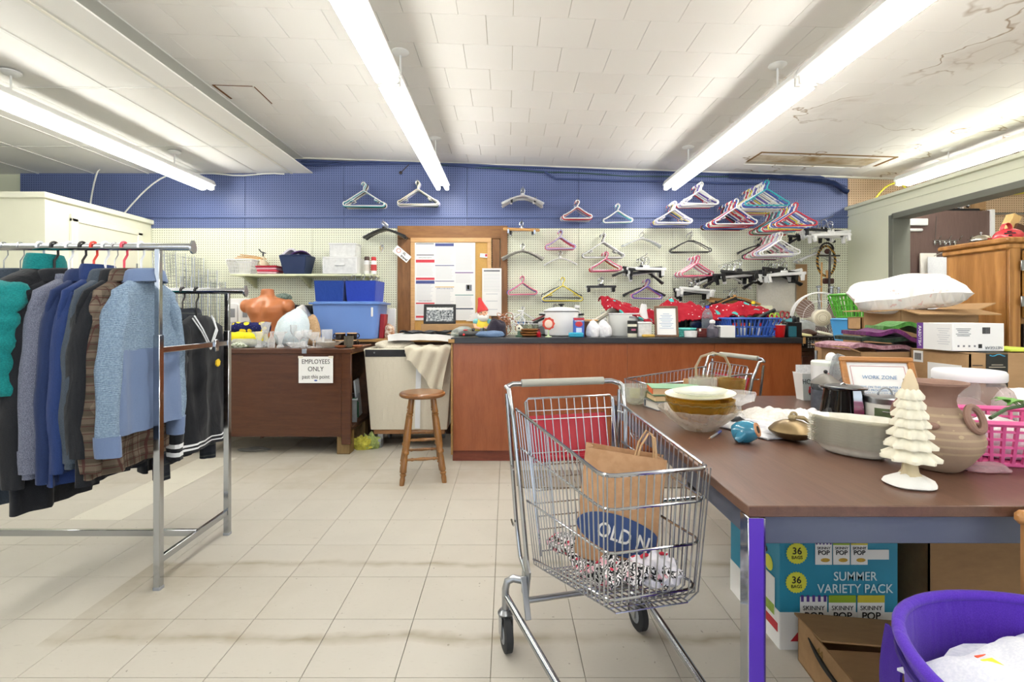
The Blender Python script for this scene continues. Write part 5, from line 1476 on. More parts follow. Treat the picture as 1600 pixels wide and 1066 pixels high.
eo = thing('eye_ornament', 'small round cream ornament with green base on the counter', 'ornament', cp(811, 4.04))
part(eo, 'base', mat('#3c5a46', .4, name='dark_green'), lambda b: b.lathe([(.03, 0), (.03, .01), (.012, .02), (.008, .05)], 14))
part(eo, 'face', mat('#e9e3cf', .4, name='ivory'), lambda b: b.ball((0, 0, .07), (.024, .014, .026), 14, 10))
part(eo, 'pupil', INK, lambda b: b.ball((0, -.012, .07), (.009, .004, .009), 10, 6))
rb_ = thing('red_bottle', 'tiny red glass bottle beside the wooden dishes', 'bottle', cp(842, 4.02))
part(rb_, 'bottle', mat('#a3121f', .15, name='red_glass'), lambda b: b.lathe([(.015, 0), (.018, .005), (.018, .035), (.008, .045)], 12))
part(rb_, 'cap', mat('#7a0e18', .3, name='dark_red'), lambda b: b.lathe([(.010, .045), (.010, .065)], 10))
fo = thing('flower_ornament', 'white and orange-red flower ornament on a pale green foot', 'ornament', cp(857, 4.0))
part(fo, 'stand', mat('#cfe0b4', .4, name='pale_green'), lambda b: b.lathe([(.026, 0), (.026, .006), (.006, .012), (.005, .06)], 16))
fop = part(fo, 'petals', mat('#c9412c', .5, 0, .3, 40, name='flame_glaze'), lambda b: b.lathe([(.048, -.006), (.05, 0), (.048, .006)], 30, wob=lambda a, i: 1 + .07 * math.cos(a * 9)))
fop.rotation_euler = (R(90), 0, 0)
fop.location = (0, 0, .108)
part(fo, 'centre', mat('#f2d3c2', .5, name='peach_glaze'), lambda b: b.ball((0, -.007, .106), (.032, .006, .034), 16, 8))
# --- white enamel pot
pt = thing('cooking_pot', 'large white enamel cooking pot with lid and dark handle', 'pot', cp(877, 4.22))
EN = mat('#eeeeec', .2, 0, .02, name='white_enamel_pot')
part(pt, 'body', EN, lambda b: b.lathe([(.125, 0), (.138, .01), (.143, .05), (.145, .20), (.15, .205), (.14, .207)], 40))
ld = part(pt, 'lid', EN, lambda b: b.lathe([(.15, .208), (.148, .216), (.11, .236), (.05, .246), (.0, .248)], 40, cap1=False))
part(ld, 'rim_band', mat('#6f6f70', .3, name='steel_rim'), lambda b: b.lathe([(.1505, .204), (.1515, .208), (.1505, .212)], 40, cap0=False, cap1=False))
part(ld, 'knob', BLACK, lambda b: b.lathe([(.012, .246), (.012, .258), (.026, .262), (.026, .272), (.0, .275)], 16, cap1=False))
part(pt, 'handle', BLACK, lambda b: b.tube([(-.14, -.03, .178), (-.175, -.045, .182), (-.185, -.02, .182), (-.175, .03, .182), (-.14, .03, .178)], .008, 8))
part(pt, 'handle', BLACK, lambda b: b.tube([(.14, -.03, .178), (.175, -.045, .182), (.185, -.02, .182), (.175, .03, .182), (.14, .03, .178)], .008, 8))
kn = thing('electric_iron', 'black and white appliance with red edge beside the pot', 'appliance', cp(845, 4.36), .3)
part(kn, 'body', WHITE, lambda b: b.box((0, 0, .11), (.17, .07, .06), b=.012, rot=(0, -.4, 0)))
part(kn, 'grip', BLACK, lambda b: b.box((0, -.01, .135), (.19, .05, .02), b=.008, rot=(0, -.4, 0)))
part(kn, 'stripe', mat('#7d1c22', .4, name='maroon'), lambda b: b.box((0, -.012, .16), (.18, .04, .01), b=.004, rot=(0, -.4, 0)))
part(kn, 'foot', GREY, lambda b: b.box((.0, 0, .04), (.1, .07, .08), b=.01))
# --- box of soap and sponge
bx_ = thing('detergent_box', 'blue and red printed detergent box beside the white pot', 'box', cp(904, 3.99))
part(bx_, 'carton', mat('#3f63b8', .5, name='blue_card'), lambda b: b.box((0, 0, .078), (.085, .045, .155), b=.001))
part(bx_, 'top_band', mat('#c4313c', .5, name='red_card'), lambda b: b.box((0, -.0232, .146), (.085, .001, .018)))
part(bx_, 'emblem', mat('#c4313c', .5, name='red_card'), lambda b: b.ball((0, -.0225, .105), (.03, .0015, .022), 16, 8))
part(bx_, 'print_panel', mat('#d5dcf0', .6, name='pale_blue_card'), lambda b: b.box((0, -.0232, .05), (.045, .001, .05)))
part(bx_, 'print_line', PAPER, lambda b: [b.box((0, -.0238, z), (.07, .0008, .005)) for z in (.13, .015, .022)])
tag(MB().box((0, 0, .02), (.115, .05, .038), b=.008).build('sponge', mat('#2f9fbf', .7, 0, .15, 60, .4, 200, name='teal_sponge'), None, cp(900, 3.945)), 'bright teal sponge in front of the detergent box', 'sponge')
pb2 = thing('plastic_bottle', 'tall clear plastic bottle behind the white pot', 'bottle', cp(902, 4.4))
part(pb2, 'bottle', glass('#eef0f0', .4, name='clear_bottle2'), lambda b: b.lathe([(.05, 0), (.052, .02), (.052, .18), (.02, .22), (.02, .24)], 16))
part(pb2, 'cap', WHITE, lambda b: b.lathe([(.024, .24), (.024, .262)], 14))
ws_ = tag(MB().box((0, 0, .02), (.13, .02, .012), b=.004).build('wooden_spoon_handle', HM['wood'], None, cp(922, 4.1, .115), (0, .02, 0)), 'light wooden stick behind the white bags', 'stick')
bq = thing('brown_box', 'dark brown upright box behind the detergent box', 'box', cp(915, 4.2))
part(bq, 'carton', mat('#5a3a2a', .6, name='brown_card'), lambda b: b.box((0, 0, .06), (.06, .08, .12), b=.002))
part(bq, 'flap', mat('#6a4632', .6, name='brown_card_flap'), lambda b: b.box((0, 0, .122), (.062, .082, .004)))
# --- white bags, towel, tub, books
for k, (px, lab) in enumerate(((927, 'small knotted white plastic bag beside the detergent box'), (945, 'small knotted white plastic bag against the white tub'))):
    lump('white_bag', lab, 'bag', cp(px, 4.04), (.058, .05, .13), cloth('#efeff0', '#e2dfe4', 60, folds=1), 3 + k * 2, .16)
tag(MB().sheet(lambda u, v: (-.13 + .24 * u, -.03 + .05 * v - .02 * math.sin(u * 3), .06 + .17 * u ** .8 + .012 * math.sin(v * 9)), 12, 6, .02).build('cream_towel', cloth('#e8e2d4', '#d9d1be', 300), None, cp(937, 4.22), ang=70), 'cream towel pulled up over the white tub', 'towel')
for k, (px, c, h, an, lab) in enumerate(((950, '#e6e2d8', .30, -.28, 'white hardback book leaning beside cream books'), (958, '#d9ceb4', .29, -.42, 'cream hardback book leaning on the white book'), (966, '#cbbf9f', .26, -.5, 'tan hardback book leaning behind the cream book'))):
    bk = thing('book', lab, 'book', cp(px, 4.38), 0, 'books leaning on the counter', rot=(0, -an * .6, 0))
    part(bk, 'cover', mat(c, .6, name='book_cover'), lambda b: (b.box((-.014, 0, h / 2), (.004, .18, h), b=.001), b.box((.014, 0, h / 2), (.004, .18, h), b=.001), b.box((0, .09, h / 2), (.03, .004, h))))
    part(bk, 'pages', mat('#efe9da', .8, name='pages'), lambda b: b.box((0, -.003, h / 2), (.024, .17, h - .01)))
wt = thing('white_tub', 'translucent white plastic tub on the counter with grey print', 'tub', cp(974, 4.2))
TUBW = mat('#e8e8e3', .4, 0, .04, name='translucent_white')
part(wt, 'wall', TUBW, lambda b: b.lathe([(.105, 0), (.112, .01), (.128, .185), (.124, .185), (.108, .012)], 28, sy=.8))
part(wt, 'rim', WHITE, lambda b: b.lathe([(.127, .18), (.134, .184), (.134, .194), (.124, .194)], 28, sy=.8, cap0=False, cap1=False))
part(wt, 'print', GREY, lambda b: b.box((.05, -.098, .16), (.05, .004, .014)))
jr2 = thing('label_jar', 'cream jar with black label in front of the white tub', 'jar', cp(988, 4.0))
part(jr2, 'jar', mat('#e6e2cd', .35, name='cream_jar'), lambda b: b.lathe([(.034, 0), (.038, .006), (.038, .10), (.034, .106)], 20))
part(jr2, 'lid', mat('#23221f', .4, name='black_lid'), lambda b: b.lathe([(.039, .106), (.039, .13), (.036, .133)], 20))
part(jr2, 'label_band', INK, lambda b: b.lathe([(.0386, .03), (.0386, .085)], 20, cap0=False, cap1=False))
part(jr2, 'print', mat('#c46a8a', .6, name='pink_print'), lambda b: b.box((0, -.0388, .06), (.034, .001, .014)))
hs = thing('heat_sealer', 'white upright plastic scoop on a clear box by red cloth', 'scoop', cp(1005, 4.2))
part(hs, 'scoop', WHITE, lambda b: b.tube([(0, 0, .13), (0, 0, .22), (.006, 0, .27)], [.045, .03, .022], 14))
part(hs, 'foot', FROST, lambda b: b.box((.0, 0, .065), (.11, .08, .13), b=.006))
cx_ = thing('clear_canister', 'pale clear plastic canister beside the black-label jar', 'canister', cp(1006, 4.0))
part(cx_, 'body', FROST, lambda b: b.box((0, 0, .055), (.105, .07, .11), b=.008))
part(cx_, 'powder', mat('#e6d3cd', .8, name='pale_powder'), lambda b: b.box((0, 0, .025), (.095, .06, .045), b=.006))
part(cx_, 'lid', WHITE, lambda b: b.box((0, 0, .116), (.112, .076, .014), b=.004))
tag(MB().box((0, 0, .012), (.10, .04, .024), b=.008).build('scrub_brush', mat('#c7a24e', .7, 0, .2, 60, name='straw'), None, cp(1013, 3.94)), 'straw coloured scrub pad beside the framed notice', 'brush')
# --- long red winter cloth
t = NT('red_winter_print')
v = t.obj()
cc = t.mix(t.noise(v, 8, 2), lin('#8c1122'), lin('#a81a2c'))
cc = t.mix(t.math('LESS_THAN', t.vor(v, 22), .14), cc, lin('#e9f0ee'))
cc = t.mix(t.math('LESS_THAN', t.vor(t.map(v, (1, 1, 1), (3, 1, 2)), 9), .24), cc, lin('#48a8a4'))
REDC = t.fin(cc, .85, 0, 0, .2)
def red_top(u):
    """height of the heap along its length, read off the photograph"""
    tb = [(0, 468), (.05, 463), (.12, 474), (.25, 485), (.31, 488), (.36, 474), (.42, 468), (.5, 474), (.58, 482), (.68, 478), (.78, 474), (.86, 473), (.93, 483), (1, 489)]
    for (a, ya), (b_, yb) in zip(tb, tb[1:]):
        if u <= b_: return ya + (yb - ya) * (u - a) / (b_ - a)
    return tb[-1][1]
def redf(u, v):
    Y = 4.42 - .30 * v + .03 * nz(u * 6, v * 3)
    px = 938 + (1207 - 938) * u
    drop = .0 if v < .25 else (v - .25) * (.12 + .12 * max(0, math.exp(-((u - .40) / .09) ** 2)) + .02)
    zz = gz(red_top(u), 4.4) - drop - .05 * max(0, .25 - v) + .010 * math.sin(u * 46 + v * 7) + .035 * (abs(nz(u * 22, v * 4, 3)) - .2) + .012 * nz(u * 55, v * 9, 5)
    return (gx(px, 4.35), Y + .015 * math.sin(u * 31), max(zz, CZ + .012))
tag(MB().sheet(redf, 110, 18, .010).build('red_cloth', REDC, None, ang=75), 'long red winter print cloth heaped along the back of the counter', 'cloth')
for k, (px, h, c, lab) in enumerate(((1050, .20, '#2a2d36', 'dark box under the red cloth behind framed notice'), (1090, .17, '#23252b', 'black carton beneath the red cloth by the bottles'), (1130, .17, '#3f62a8', 'blue carton beneath the red cloth behind blue basket'), (1180, .16, '#2f3038', 'dark carton beneath the red cloth end'))):
    o = thing('carton', lab, 'box', cp(px, 4.38))
    part(o, 'body', mat(c, .6, name='carton_card'), lambda b: b.box((0, 0, h / 2), (.20, .10, h), b=.004))
    part(o, 'tape', mat('#8a8578', .5, name='tape_dull'), lambda b: b.box((0, -.0505, h / 2), (.03, .001, h)))
# --- framed notice
fr = thing('framed_notice', 'brown framed printed notice leaning on the counter', 'picture frame', cp(1042, 3.99), R(-6), rot=(R(-12), 0, R(-8)))
WAL = wood('#7a5a40', '#5e432e', 'z', 5, 8, .45, name='walnut_frame')
part(fr, 'moulding', WAL, lambda b: (b.box((0, 0, .247), (.185, .016, .018), b=.003), b.box((0, 0, .009), (.185, .016, .018), b=.003), b.box((-.084, 0, .128), (.018, .016, .238), b=.003), b.box((.084, 0, .128), (.018, .016, .238), b=.003)))
part(fr, 'sheet', PAPER, lambda b: b.box((0, .002, .128), (.155, .004, .225)))
part(fr, 'print_line', mat('#8fa6c9', .6, name='blue_print'), lambda b: [b.box((0, -.0005, .19 - .013 * k), ((.05 if k == 0 else .11 - .02 * (k % 3)), .001, .004)) for k in range(10)])
part(fr, 'easel', BLACK, lambda b: b.box((0, .045, .1), (.04, .003, .2), rot=(.4, 0, 0)))
# --- row at the front of the counter
basket('small_basket', 'small turquoise plastic basket on the counter', cp(1070, 4.06), .12, .09, .065, mat('#5cc3bb', .4, name='turquoise'), .012, (10, 2))
tag(MB().lathe([(.042, 0), (.047, .004), (.05, .052), (.046, .052), (.043, .006)], 24).build('white_cup', WHITE, None, cp(1079, 3.95)), 'low white plastic cup in front of turquoise basket', 'cup')
bb = thing('maroon_box', 'dark maroon tin box beside the white cup', 'box', cp(1095, 4.0))
part(bb, 'tin', mat('#5c1f1c', .35, name='maroon_tin'), lambda b: b.box((0, 0, .035), (.075, .06, .07), b=.004))
part(bb, 'tag', PAPER, lambda b: b.box((-.018, -.031, .058), (.014, .002, .02)))
sg = thing('sunglasses', 'large dark sunglasses lens resting behind the maroon box', 'sunglasses', cp(1088, 4.15), .1)
part(sg, 'lens', mat('#1d2746', .08, 0, .2, name='dark_lens'), lambda b: (b.ball((-.0, 0, .10), (.055, .008, .036), 18, 10), b.ball((.11, .01, .1), (.05, .008, .036), 18, 10)))
part(sg, 'frame', BLACK, lambda b: (b.tube([(.056 * math.cos(a), 0, .10 + .037 * math.sin(a)) for a in [2 * PI * i / 20 for i in range(20)]], .005, 6, closed=True), b.tube([(-.05, 0, .11), (-.06, .1, .06), (-.06, .12, .004)], .004, 5), b.tube([(.16, 0, .11), (.165, .1, .06), (.165, .12, .004)], .004, 5), b.tube([(0, 0, .064), (0, 0, .002)], .006, 6)))
def water_bottle(px, Y, h, capc, label, r=.032, tint='#dfe6ee', lblc=None):
    t_ = thing('water_bottle', label, 'bottle', cp(px, Y))
    part(t_, 'bottle', glass(tint, .25, name='pet_' + tint[1:]), lambda b: b.lathe([(r * .9, 0), (r, .01), (r, h * .25), (r * .94, h * .3), (r, h * .35), (r, h * .62), (r * .8, h * .78), (.013, h * .9), (.013, h * .94)], 18))
    part(t_, 'cap', capc, lambda b: b.lathe([(.016, h * .92), (.016, h)], 14))
    if lblc: part(t_, 'label_band', lblc, lambda b: b.lathe([(r * 1.01, h * .36), (r * 1.01, h * .6)], 18, cap0=False, cap1=False))
    return t_
water_bottle(1105, 4.08, .255, mat('#2b3fb8', .35, name='blue_cap'), 'clear water bottle with blue cap before the red cloth', .043)
water_bottle(1156, 4.45, .30, mat('#3f86cf', .35, name='sky_cap'), 'large bottle with light blue cap behind red cloth', .05, '#d8e4ee')
water_bottle(1177, 4.46, .30, mat('#e8d433', .35, name='yellow_cap'), 'large bottle with yellow cap behind red cloth', .05, '#eef0e6', mat('#d9d2b0', .5, name='straw_label'))
tag(MB().box((0, 0, .13), (.15, .05, .26), b=.004).build('yellow_carton', mat('#dfe2c6', .5, 0, .15, 30, name='pale_yellow_card'), None, cp(1192, 4.46)), 'pale yellow and blue packet behind the red cloth', 'packet')
pj = thing('pump_jar', 'squat clear bottle of dark liquid beside a white box', 'bottle', cp(1113, 3.97))
part(pj, 'bottle', glass('#b9b4c4', .45, .1, name='violet_plastic', tint=.7), lambda b: b.lathe([(.04, 0), (.044, .01), (.044, .07), (.02, .10), (.018, .115)], 18))
part(pj, 'cap', WHITE, lambda b: b.lathe([(.022, .112), (.022, .13), (.01, .14)], 12))
wb_ = thing('white_carton', 'plain white carton with its flap up beside blue basket', 'box', cp(1134, 3.965))
part(wb_, 'body', PAPER, lambda b: b.box((0, 0, .047), (.115, .08, .093), b=.001))
part(wb_, 'flap', PAPER, lambda b: b.box((-.07, -.02, .088), (.06, .05, .003), rot=(0, .12, 0)))
BLB = mat('#3d67c4', .4, 0, .04, name='blue_basket')
basket('blue_basket', 'bright blue slotted plastic basket on the counter', cp(1166, 4.10), .32, .22, .15, BLB, .045, (12, 1), th=.006)
for k in range(8):
    c = ('#e9e9e6', '#2a2a2c', '#d0d3cc', '#e6e3da', '#3a3c40', '#c6c0b4', '#e2e2e2', '#4a4744')[k]
    t_ = thing('marker_bottle', f"{'pale' if k in (0, 2, 3, 5, 6) else 'dark'} small bottle with {('red', 'red', 'red', 'red', 'yellow', 'black', 'black', 'red')[k]} cap inside the blue basket", 'bottle', (gx(1146 + 6.5 * k, 4.03), 4.03 + .03 * (k % 2), CZ + .014), 0, 'bottles in the blue basket')
    part(t_, 'bottle', mat(c, .4, name='bottle_' + c[1:]), lambda b: b.lathe([(.012, 0), (.013, .005), (.013, .06), (.007, .075)], 10))
    part(t_, 'cap', mat(('#c9222a', '#c9222a', '#c9222a', '#c9222a', '#e6cf2c', '#222', '#222', '#c9222a')[k].ljust(7, '2'), .4, name='bottle_cap'), lambda b: b.lathe([(.009, .075), (.007, .10)], 10))
tag(MB().tube([(-.08, 0, 0), (.0, 0, .02), (.09, 0, .03)], [.012, .016, .014], 8).build('black_torch', BLACK, None, cp(1196, 4.05, .165), (0, -.3, 0)), 'black torch lying on the blue basket rim', 'torch')
rc = thing('red_cup', 'red plastic party cup holding scissors on the counter', 'cup', cp(1218, 3.98))
RCM = mat('#c3151c', .3, name='red_plastic')
part(rc, 'cup', RCM, lambda b: b.lathe([(.032, 0), (.034, .004), (.045, .098), (.042, .098), (.031, .008)], 22))
part(rc, 'rim', WHITE, lambda b: b.tube([(.0445 * math.cos(a), .0445 * math.sin(a), .099) for a in [2 * PI * i / 22 for i in range(22)]], .003, 6, closed=True))
def scissors(px, Y, c, label, tilt, dz):
    t_ = thing('scissors', label, 'scissors', cp(px, Y, .012), 0, rot=(0, tilt, 0))
    for s in (-1, 1):
        part(t_, 'handle', c, lambda b: b.tube([(s * .02 + .017 * math.cos(a), 0, .155 + dz + .026 * math.sin(a)) for a in [2 * PI * i / 14 for i in range(14)]], .005, 6, closed=True))
        part(t_, 'blade', STEEL, lambda b: b.tube([(s * .01, 0, .13 + dz), (-s * .006, 0, .002)], [.005, .002], 5))
scissors(1213, 3.985, mat('#9fc83c', .4, name='lime_plastic'), 'lime green handled scissors in the red cup', -.1, .0)
scissors(1221, 3.99, mat('#a31c26', .4, name='crimson_plastic'), 'dark red handled scissors in the red cup', .15, .015)
for k, (c, lab) in enumerate((('#2a4fb0', 'blue pen standing in the red cup'), ('#2f6b46', 'green pen standing in the red cup'), ('#e0c62e', 'yellow pencil standing in the red cup'), ('#38383c', 'black marker standing in the red cup'))):
    tag(MB().tube([(0, 0, 0), (0, 0, .13), (0, 0, .138)], [.005, .005, .002], 8).build('pen', mat(c, .4, name='pen_' + c[1:]), None, cp(1211 + 3 * k, 3.98 + .008 * (k % 2), .01), (.06 * (k - 2), .14 * (k - 1.5), 0)), lab, 'pen', 'pens in the red cup')
bo = thing('desk_organizer', 'black desk organizer with teal insert beside the red cup', 'organizer', cp(1237, 4.03))
part(bo, 'body', BLACK, lambda b: (b.box((0, 0, .06), (.125, .08, .12), b=.006), b.box((.04, .01, .13), (.03, .06, .06), b=.004)))
part(bo, 'insert', mat('#2c6d7c', .45, name='teal_card'), lambda b: b.box((-.018, -.042, .045), (.065, .004, .085), b=.001))
for k in range(3): part(bo, 'tool', RUBBER, lambda b: b.box((-.04 + .03 * k, .01, .14), (.02, .03, .06), b=.005, rot=(0, .3 * (k - 1), 0)))
tag(MB().box((0, 0, .02), (.075, .015, .03), b=.004).build('teal_strap', mat('#69b7c4', .5, name='aqua_strap'), None, cp(1230, 4.0, .12), (0, .1, 0)), 'folded pale teal strap lying on the black organizer', 'strap')

# ================================================================== RIGHT BACK CORNER
sd = thing('side_cabinet', 'low dark brown cabinet between counter and green partition', 'cabinet', (2.82, 4.42, 0))
part(sd, 'body', DARKW2, lambda b: b.box((0, 0, .43), (.86, .58, .86), b=.004))
part(sd, 'top', wood('#4a3326', '#33231a', 'x', 4, 8, .4, name='dark_top'), lambda b: b.box((0, 0, .875), (.88, .60, .03), b=.004))
part(sd, 'door', wood('#5a2f22', '#3f2017', 'z', 4, 8, .4, name='mahogany'), lambda b: b.box((-.1, -.296, .44), (.55, .02, .76), b=.004))
SZ = .891
# fan
fanc = at(1281, 497, 4.36)
fn_ = thing('electric_fan', 'cream electric fan with brown blades and white wire cage', 'fan', (fanc.x, 4.36, SZ))
fz = fanc.z - SZ
CRM = mat('#e6dfc8', .4, name='cream_plastic_fan')
Mx = Matrix.Translation((0, 0, fz)) @ Matrix.Rotation(R(-14), 4, 'Z') @ Matrix.Rotation(R(90), 4, 'X')
def fanpart(name, m, fn, parent=None):
    b = MB(); b.T = Mx; fn(b)
    return b.build(name, m, parent or fn_)
fanpart('hub', CRM, lambda b: b.lathe([(.075, -.02), (.075, .05), (.06, .065), (.03, .072), (.0, .074)], 28, cap1=False))
fanpart('hub_ring', mat('#b8ab8d', .5, name='hub_detail'), lambda b: [b.tube([(r * math.cos(a), r * math.sin(a), z) for a in [2 * PI * i / 24 for i in range(24)]], .002, 5, closed=True) for r, z in ((.03, .074), (.045, .071), (.055, .068))])
BRN = mat('#7d655a', .35, 0, .05, name='brown_blade')
for k in range(3):
    a0 = R(25 + 120 * k)
    def blade(b):
        def f(u, v):
            a = a0 + (v - .5) * (1.25 * (.55 + .45 * math.sin(u * PI * .8)))
            r = .06 + .145 * u * (1 - .25 * (2 * v - 1) ** 4)
            return (r * math.cos(a), r * math.sin(a), .03 * (v - .5))
        b.sheet(f, 8, 8, .003)
    fanpart('blade', BRN, blade)
def cage(b):
    for r, z in ((.225, 0), (.222, .03), (.222, -.05), (.15, .055), (.15, -.07)):
        b.tube([(r * math.cos(a), r * math.sin(a), z) for a in [2 * PI * i / 40 for i in range(40)]], .0045 if r > .2 else .0018, 6, closed=True)
    for i in range(48):
        a = 2 * PI * i / 48
        b.tube([(.07 * math.cos(a), .07 * math.sin(a), .066), (.15 * math.cos(a), .15 * math.sin(a), .055), (.222 * math.cos(a), .222 * math.sin(a), .028), (.225 * math.cos(a), .225 * math.sin(a), -.02)], .0011, 4)
fanpart('cage', WHITE, cage)
part(fn_, 'stand', CRM, lambda b: (b.tube([(0, .03, .02), (0, .03, fz - .05)], .018, 10), b.lathe([(.13, 0), (.13, .012), (.09, .025), (.03, .03)], 28, (0, .02, 0))))
part(fn_, 'motor', CRM, lambda b: b.tube([(0, .01, fz), (0, .11, fz), (0, .13, fz)], [.06, .055, .03], 16))
part(fn_, 'knob', BLACK, lambda b: b.tube([(.21, .02, fz - .02), (.235, .02, fz + .01)], .012, 8))
# basket, bag and clutter before the fan
wbk = basket('black_basket', 'black plastic basket of odds and ends before the fan', (gx(1283, 4.17), 4.17, SZ), .36, .13, .09, mat('#2a2523', .5, name='black_brown'), .012, (14, 2))
def wk_on(px, Y, dz): return (gx(px, Y), Y, SZ + dz)
lump('clear_bag', 'crumpled clear plastic bag beside the fan hub', 'bag', wk_on(1258, 4.2, .10), (.08, .05, .14), glass('#e8ecee', .5, .2, name='film_clear'), 2.4, .3)
lump('brown_wallet', 'dark brown leather pouch lying on the black basket', 'pouch', wk_on(1262, 4.14, .10), (.08, .04, .05), mat('#4a2e25', .5, name='brown_leather'), 4.4, .2)
tag(MB().box((0, 0, .01), (.13, .05, .02), b=.008).build('yellow_label_pack', mat('#d9d3a0', .5, 0, .4, 40, name='yellow_pack'), None, wk_on(1255, 4.11, .10), (.3, .1, 0)), 'packet with yellow label lying on black basket edge', 'packet')
tag(MB().box((0, 0, .01), (.12, .05, .018), b=.005).build('pale_packet', mat('#e1e0cb', .5, 0, .2, 40, name='cream_pack'), None, wk_on(1288, 4.12, .11), (.3, .2, .1)), 'cream packet slanting across the black basket', 'packet')
tag(MB().box((0, 0, .008), (.10, .06, .016), b=.004).build('blue_booklet', mat('#e9e9ec', .5, 0, .05, name='white_booklet'), None, wk_on(1247, 4.22, .12), (.35, 0, 0)), 'white booklet with blue edge leaning by the bag', 'booklet')
vt = thing('speaker_grille', 'small black perforated speaker box beside the counter end', 'speaker', (gx(1268, 4.06), 4.06, SZ - .0), 0)
part(vt, 'box', BLACK, lambda b: b.box((0, 0, .03), (.10, .05, .06), b=.004))
part(vt, 'grille', mat('#9a9a9c', .5, name='grille_grey'), lambda b: [b.box((-.04 + .02 * i, -.027, .012 + .018 * j), (.010, .003, .010)) for i in range(5) for j in range(3)])
tag(MB().box((0, 0, .006), (.12, .06, .012), b=.003).build('red_folder', mat('#a5222c', .5, name='red_folder'), None, wk_on(1288, 4.11, 0)), 'flat red folder under the black basket', 'folder')
# poles and tubes in the corner
def stick(name, label, cat, pts, r, m, group=None):
    return tag(MB().tube(pts, r, 10).build(name, m), label, cat, group)
for k, (px, ytop, Y, m, lab, r, lean) in enumerate(((1286, 447, 4.95, CHROME, 'chrome tube leaning upright behind the fan', .014, .03), (1299, 448, 5.1, STEEL, 'dull steel tube with collar standing behind the fan', .018, 0), (1306, 449, 5.05, STEEL, 'thin steel tube with clamp standing behind the fan', .012, -.02))):
    p = at(px, ytop, Y)
    t_ = thing('metal_tube', lab, 'tube', (p.x, Y, 0), 0, 'metal tubes behind the fan', rot=(0, -lean, 0))
    part(t_, 'tube', m, lambda b: b.tube([(0, 0, 0), (0, 0, p.z)], r, 12))
    part(t_, 'collar', STEEL if k == 0 else CHROME, lambda b: b.lathe([(r * 1.0, p.z - .02), (r * 1.7, p.z - .015), (r * 1.7, p.z), (r, p.z + .005)], 12))
    if k: part(t_, 'clamp', STEEL, lambda b: b.lathe([(r, p.z - .14), (r * 2.2, p.z - .12), (r * 2.0, p.z - .08), (r, p.z - .07)], 12))
pz = at(1328, 465, 4.9)
tag(MB().tube([(0, 0, 0), (0, 0, pz.z - .01), (-.02, 0, pz.z), (-.06, 0, pz.z + .0)], .010, 8).build('white_rod', WHITE, None, (pz.x, 4.9, 0)), 'white bent rod standing against the green partition', 'rod')
pz2 = at(1339, 470, 4.75)
tag(MB().tube([(0, 0, 0), (0, 0, pz2.z), (-.03, 0, pz2.z + .004)], .009, 8).build('white_rod', WHITE, None, (pz2.x, 4.75, 0)), 'slim white rod standing beside the black tube', 'rod')
pz3 = at(1333, 448, 4.6)
tag(MB().tube([(.16, 0, 0), (0, 0, pz3.z)], .018, 12).build('black_tube', mat('#22272a', .4, name='black_tube'), None, (pz3.x, 4.6, 0)), 'black tube leaning towards the green partition', 'tube')
# fluff-filled clear bag hanging under the clip hangers
t = NT('fluff'); t.bump(t.noise(t.obj(), 90, 4, .7), .6, .006)
FLUFF = t.fin(t.mix(t.noise(t.obj(), 60, 4), lin('#ded6c4'), lin('#faf7ee')), .95, 0, 0, .1)
flp = at(1212, 460, 5.38)
flb = thing('fluff_bag', 'clear bag of white fluffy stuffing hanging on the pegboard', 'bag', flp)
part(flb, 'stuffing', FLUFF, lambda b: b.sheet(lambda u, v: ((u - .5) * .40, -.015 - .03 * math.sin(u * PI) * math.sin(v * PI) + .006 * nz(u * 9, v * 9), (v - .5) * .36), 12, 12, .05), ang=70)
part(flb, 'film', glass('#ffffff', .12, .15, name='thin_film', tint=1.0), lambda b: b.sheet(lambda u, v: ((u - .52) * .44, -.03 - .035 * math.sin(u * PI) * math.sin(v * PI), (v - .46) * .42), 8, 8, .001))
bp = at(1252, 450, 5.46)
tag(MB().box((0, 0, 0), (.12, .02, .52), b=.002).build('cardboard_strip', CARD, None, bp), 'upright cardboard strip leaning on the pegboard', 'cardboard')
# braided loop, cane and leather pieces
lp = at(1291, 408, 5.28)
lo = thing('braided_loop', 'black and gold braided loop hanging in the corner', 'loop', lp)
t = NT('braid')
x, y, z = t.xyz(t.obj())
BRD = t.fin(t.mix(t.math('GREATER_THAN', t.math('SINE', t.math('MULTIPLY', t.math('ADD', z, x), 160)), 0), lin('#1d1a18'), lin('#b98a35')), .7)
part(lo, 'braid', BRD, lambda b: b.tube([(.095 * math.cos(a), 0, .16 * math.sin(a)) for a in [2 * PI * i / 40 for i in range(40)]], .012, 8, closed=True))
part(lo, 'strap', mat('#2a2320', .5, name='black_leather'), lambda b: (b.tube([(-.10, -.02, .055), (.13, -.02, .055)], .009, 8), b.tube(arc((0, -.01, .12), .07, 0, 180, 10), .01, 8)))
part(lo, 'tassel', mat('#4a2722', .5, name='maroon_leather'), lambda b: (b.ball((0, -.02, .10), (.03, .025, .03), 12, 8), b.box((.01, -.02, -.215), (.11, .04, .06), b=.01)))
part(lo, 'stick', HM['wood'], lambda b: b.tube([(.0, -.01, -.10), (.004, -.01, -.22)], .012, 8))
cn = at(1297, 392, 5.2)
stick('walking_cane', 'dark walking cane standing upright behind the fan', 'cane', [(cn.x - .05, 5.2, 0), (cn.x, 5.2, cn.z)], .011, mat('#3b3432', .4, name='dark_cane'))
stick('bamboo_stick', 'thin bamboo stick standing behind the fan', 'stick', [(cn.x - .09, 5.25, 0), (cn.x - .055, 5.25, gz(410, 5.25))], .009, HM['wood'])

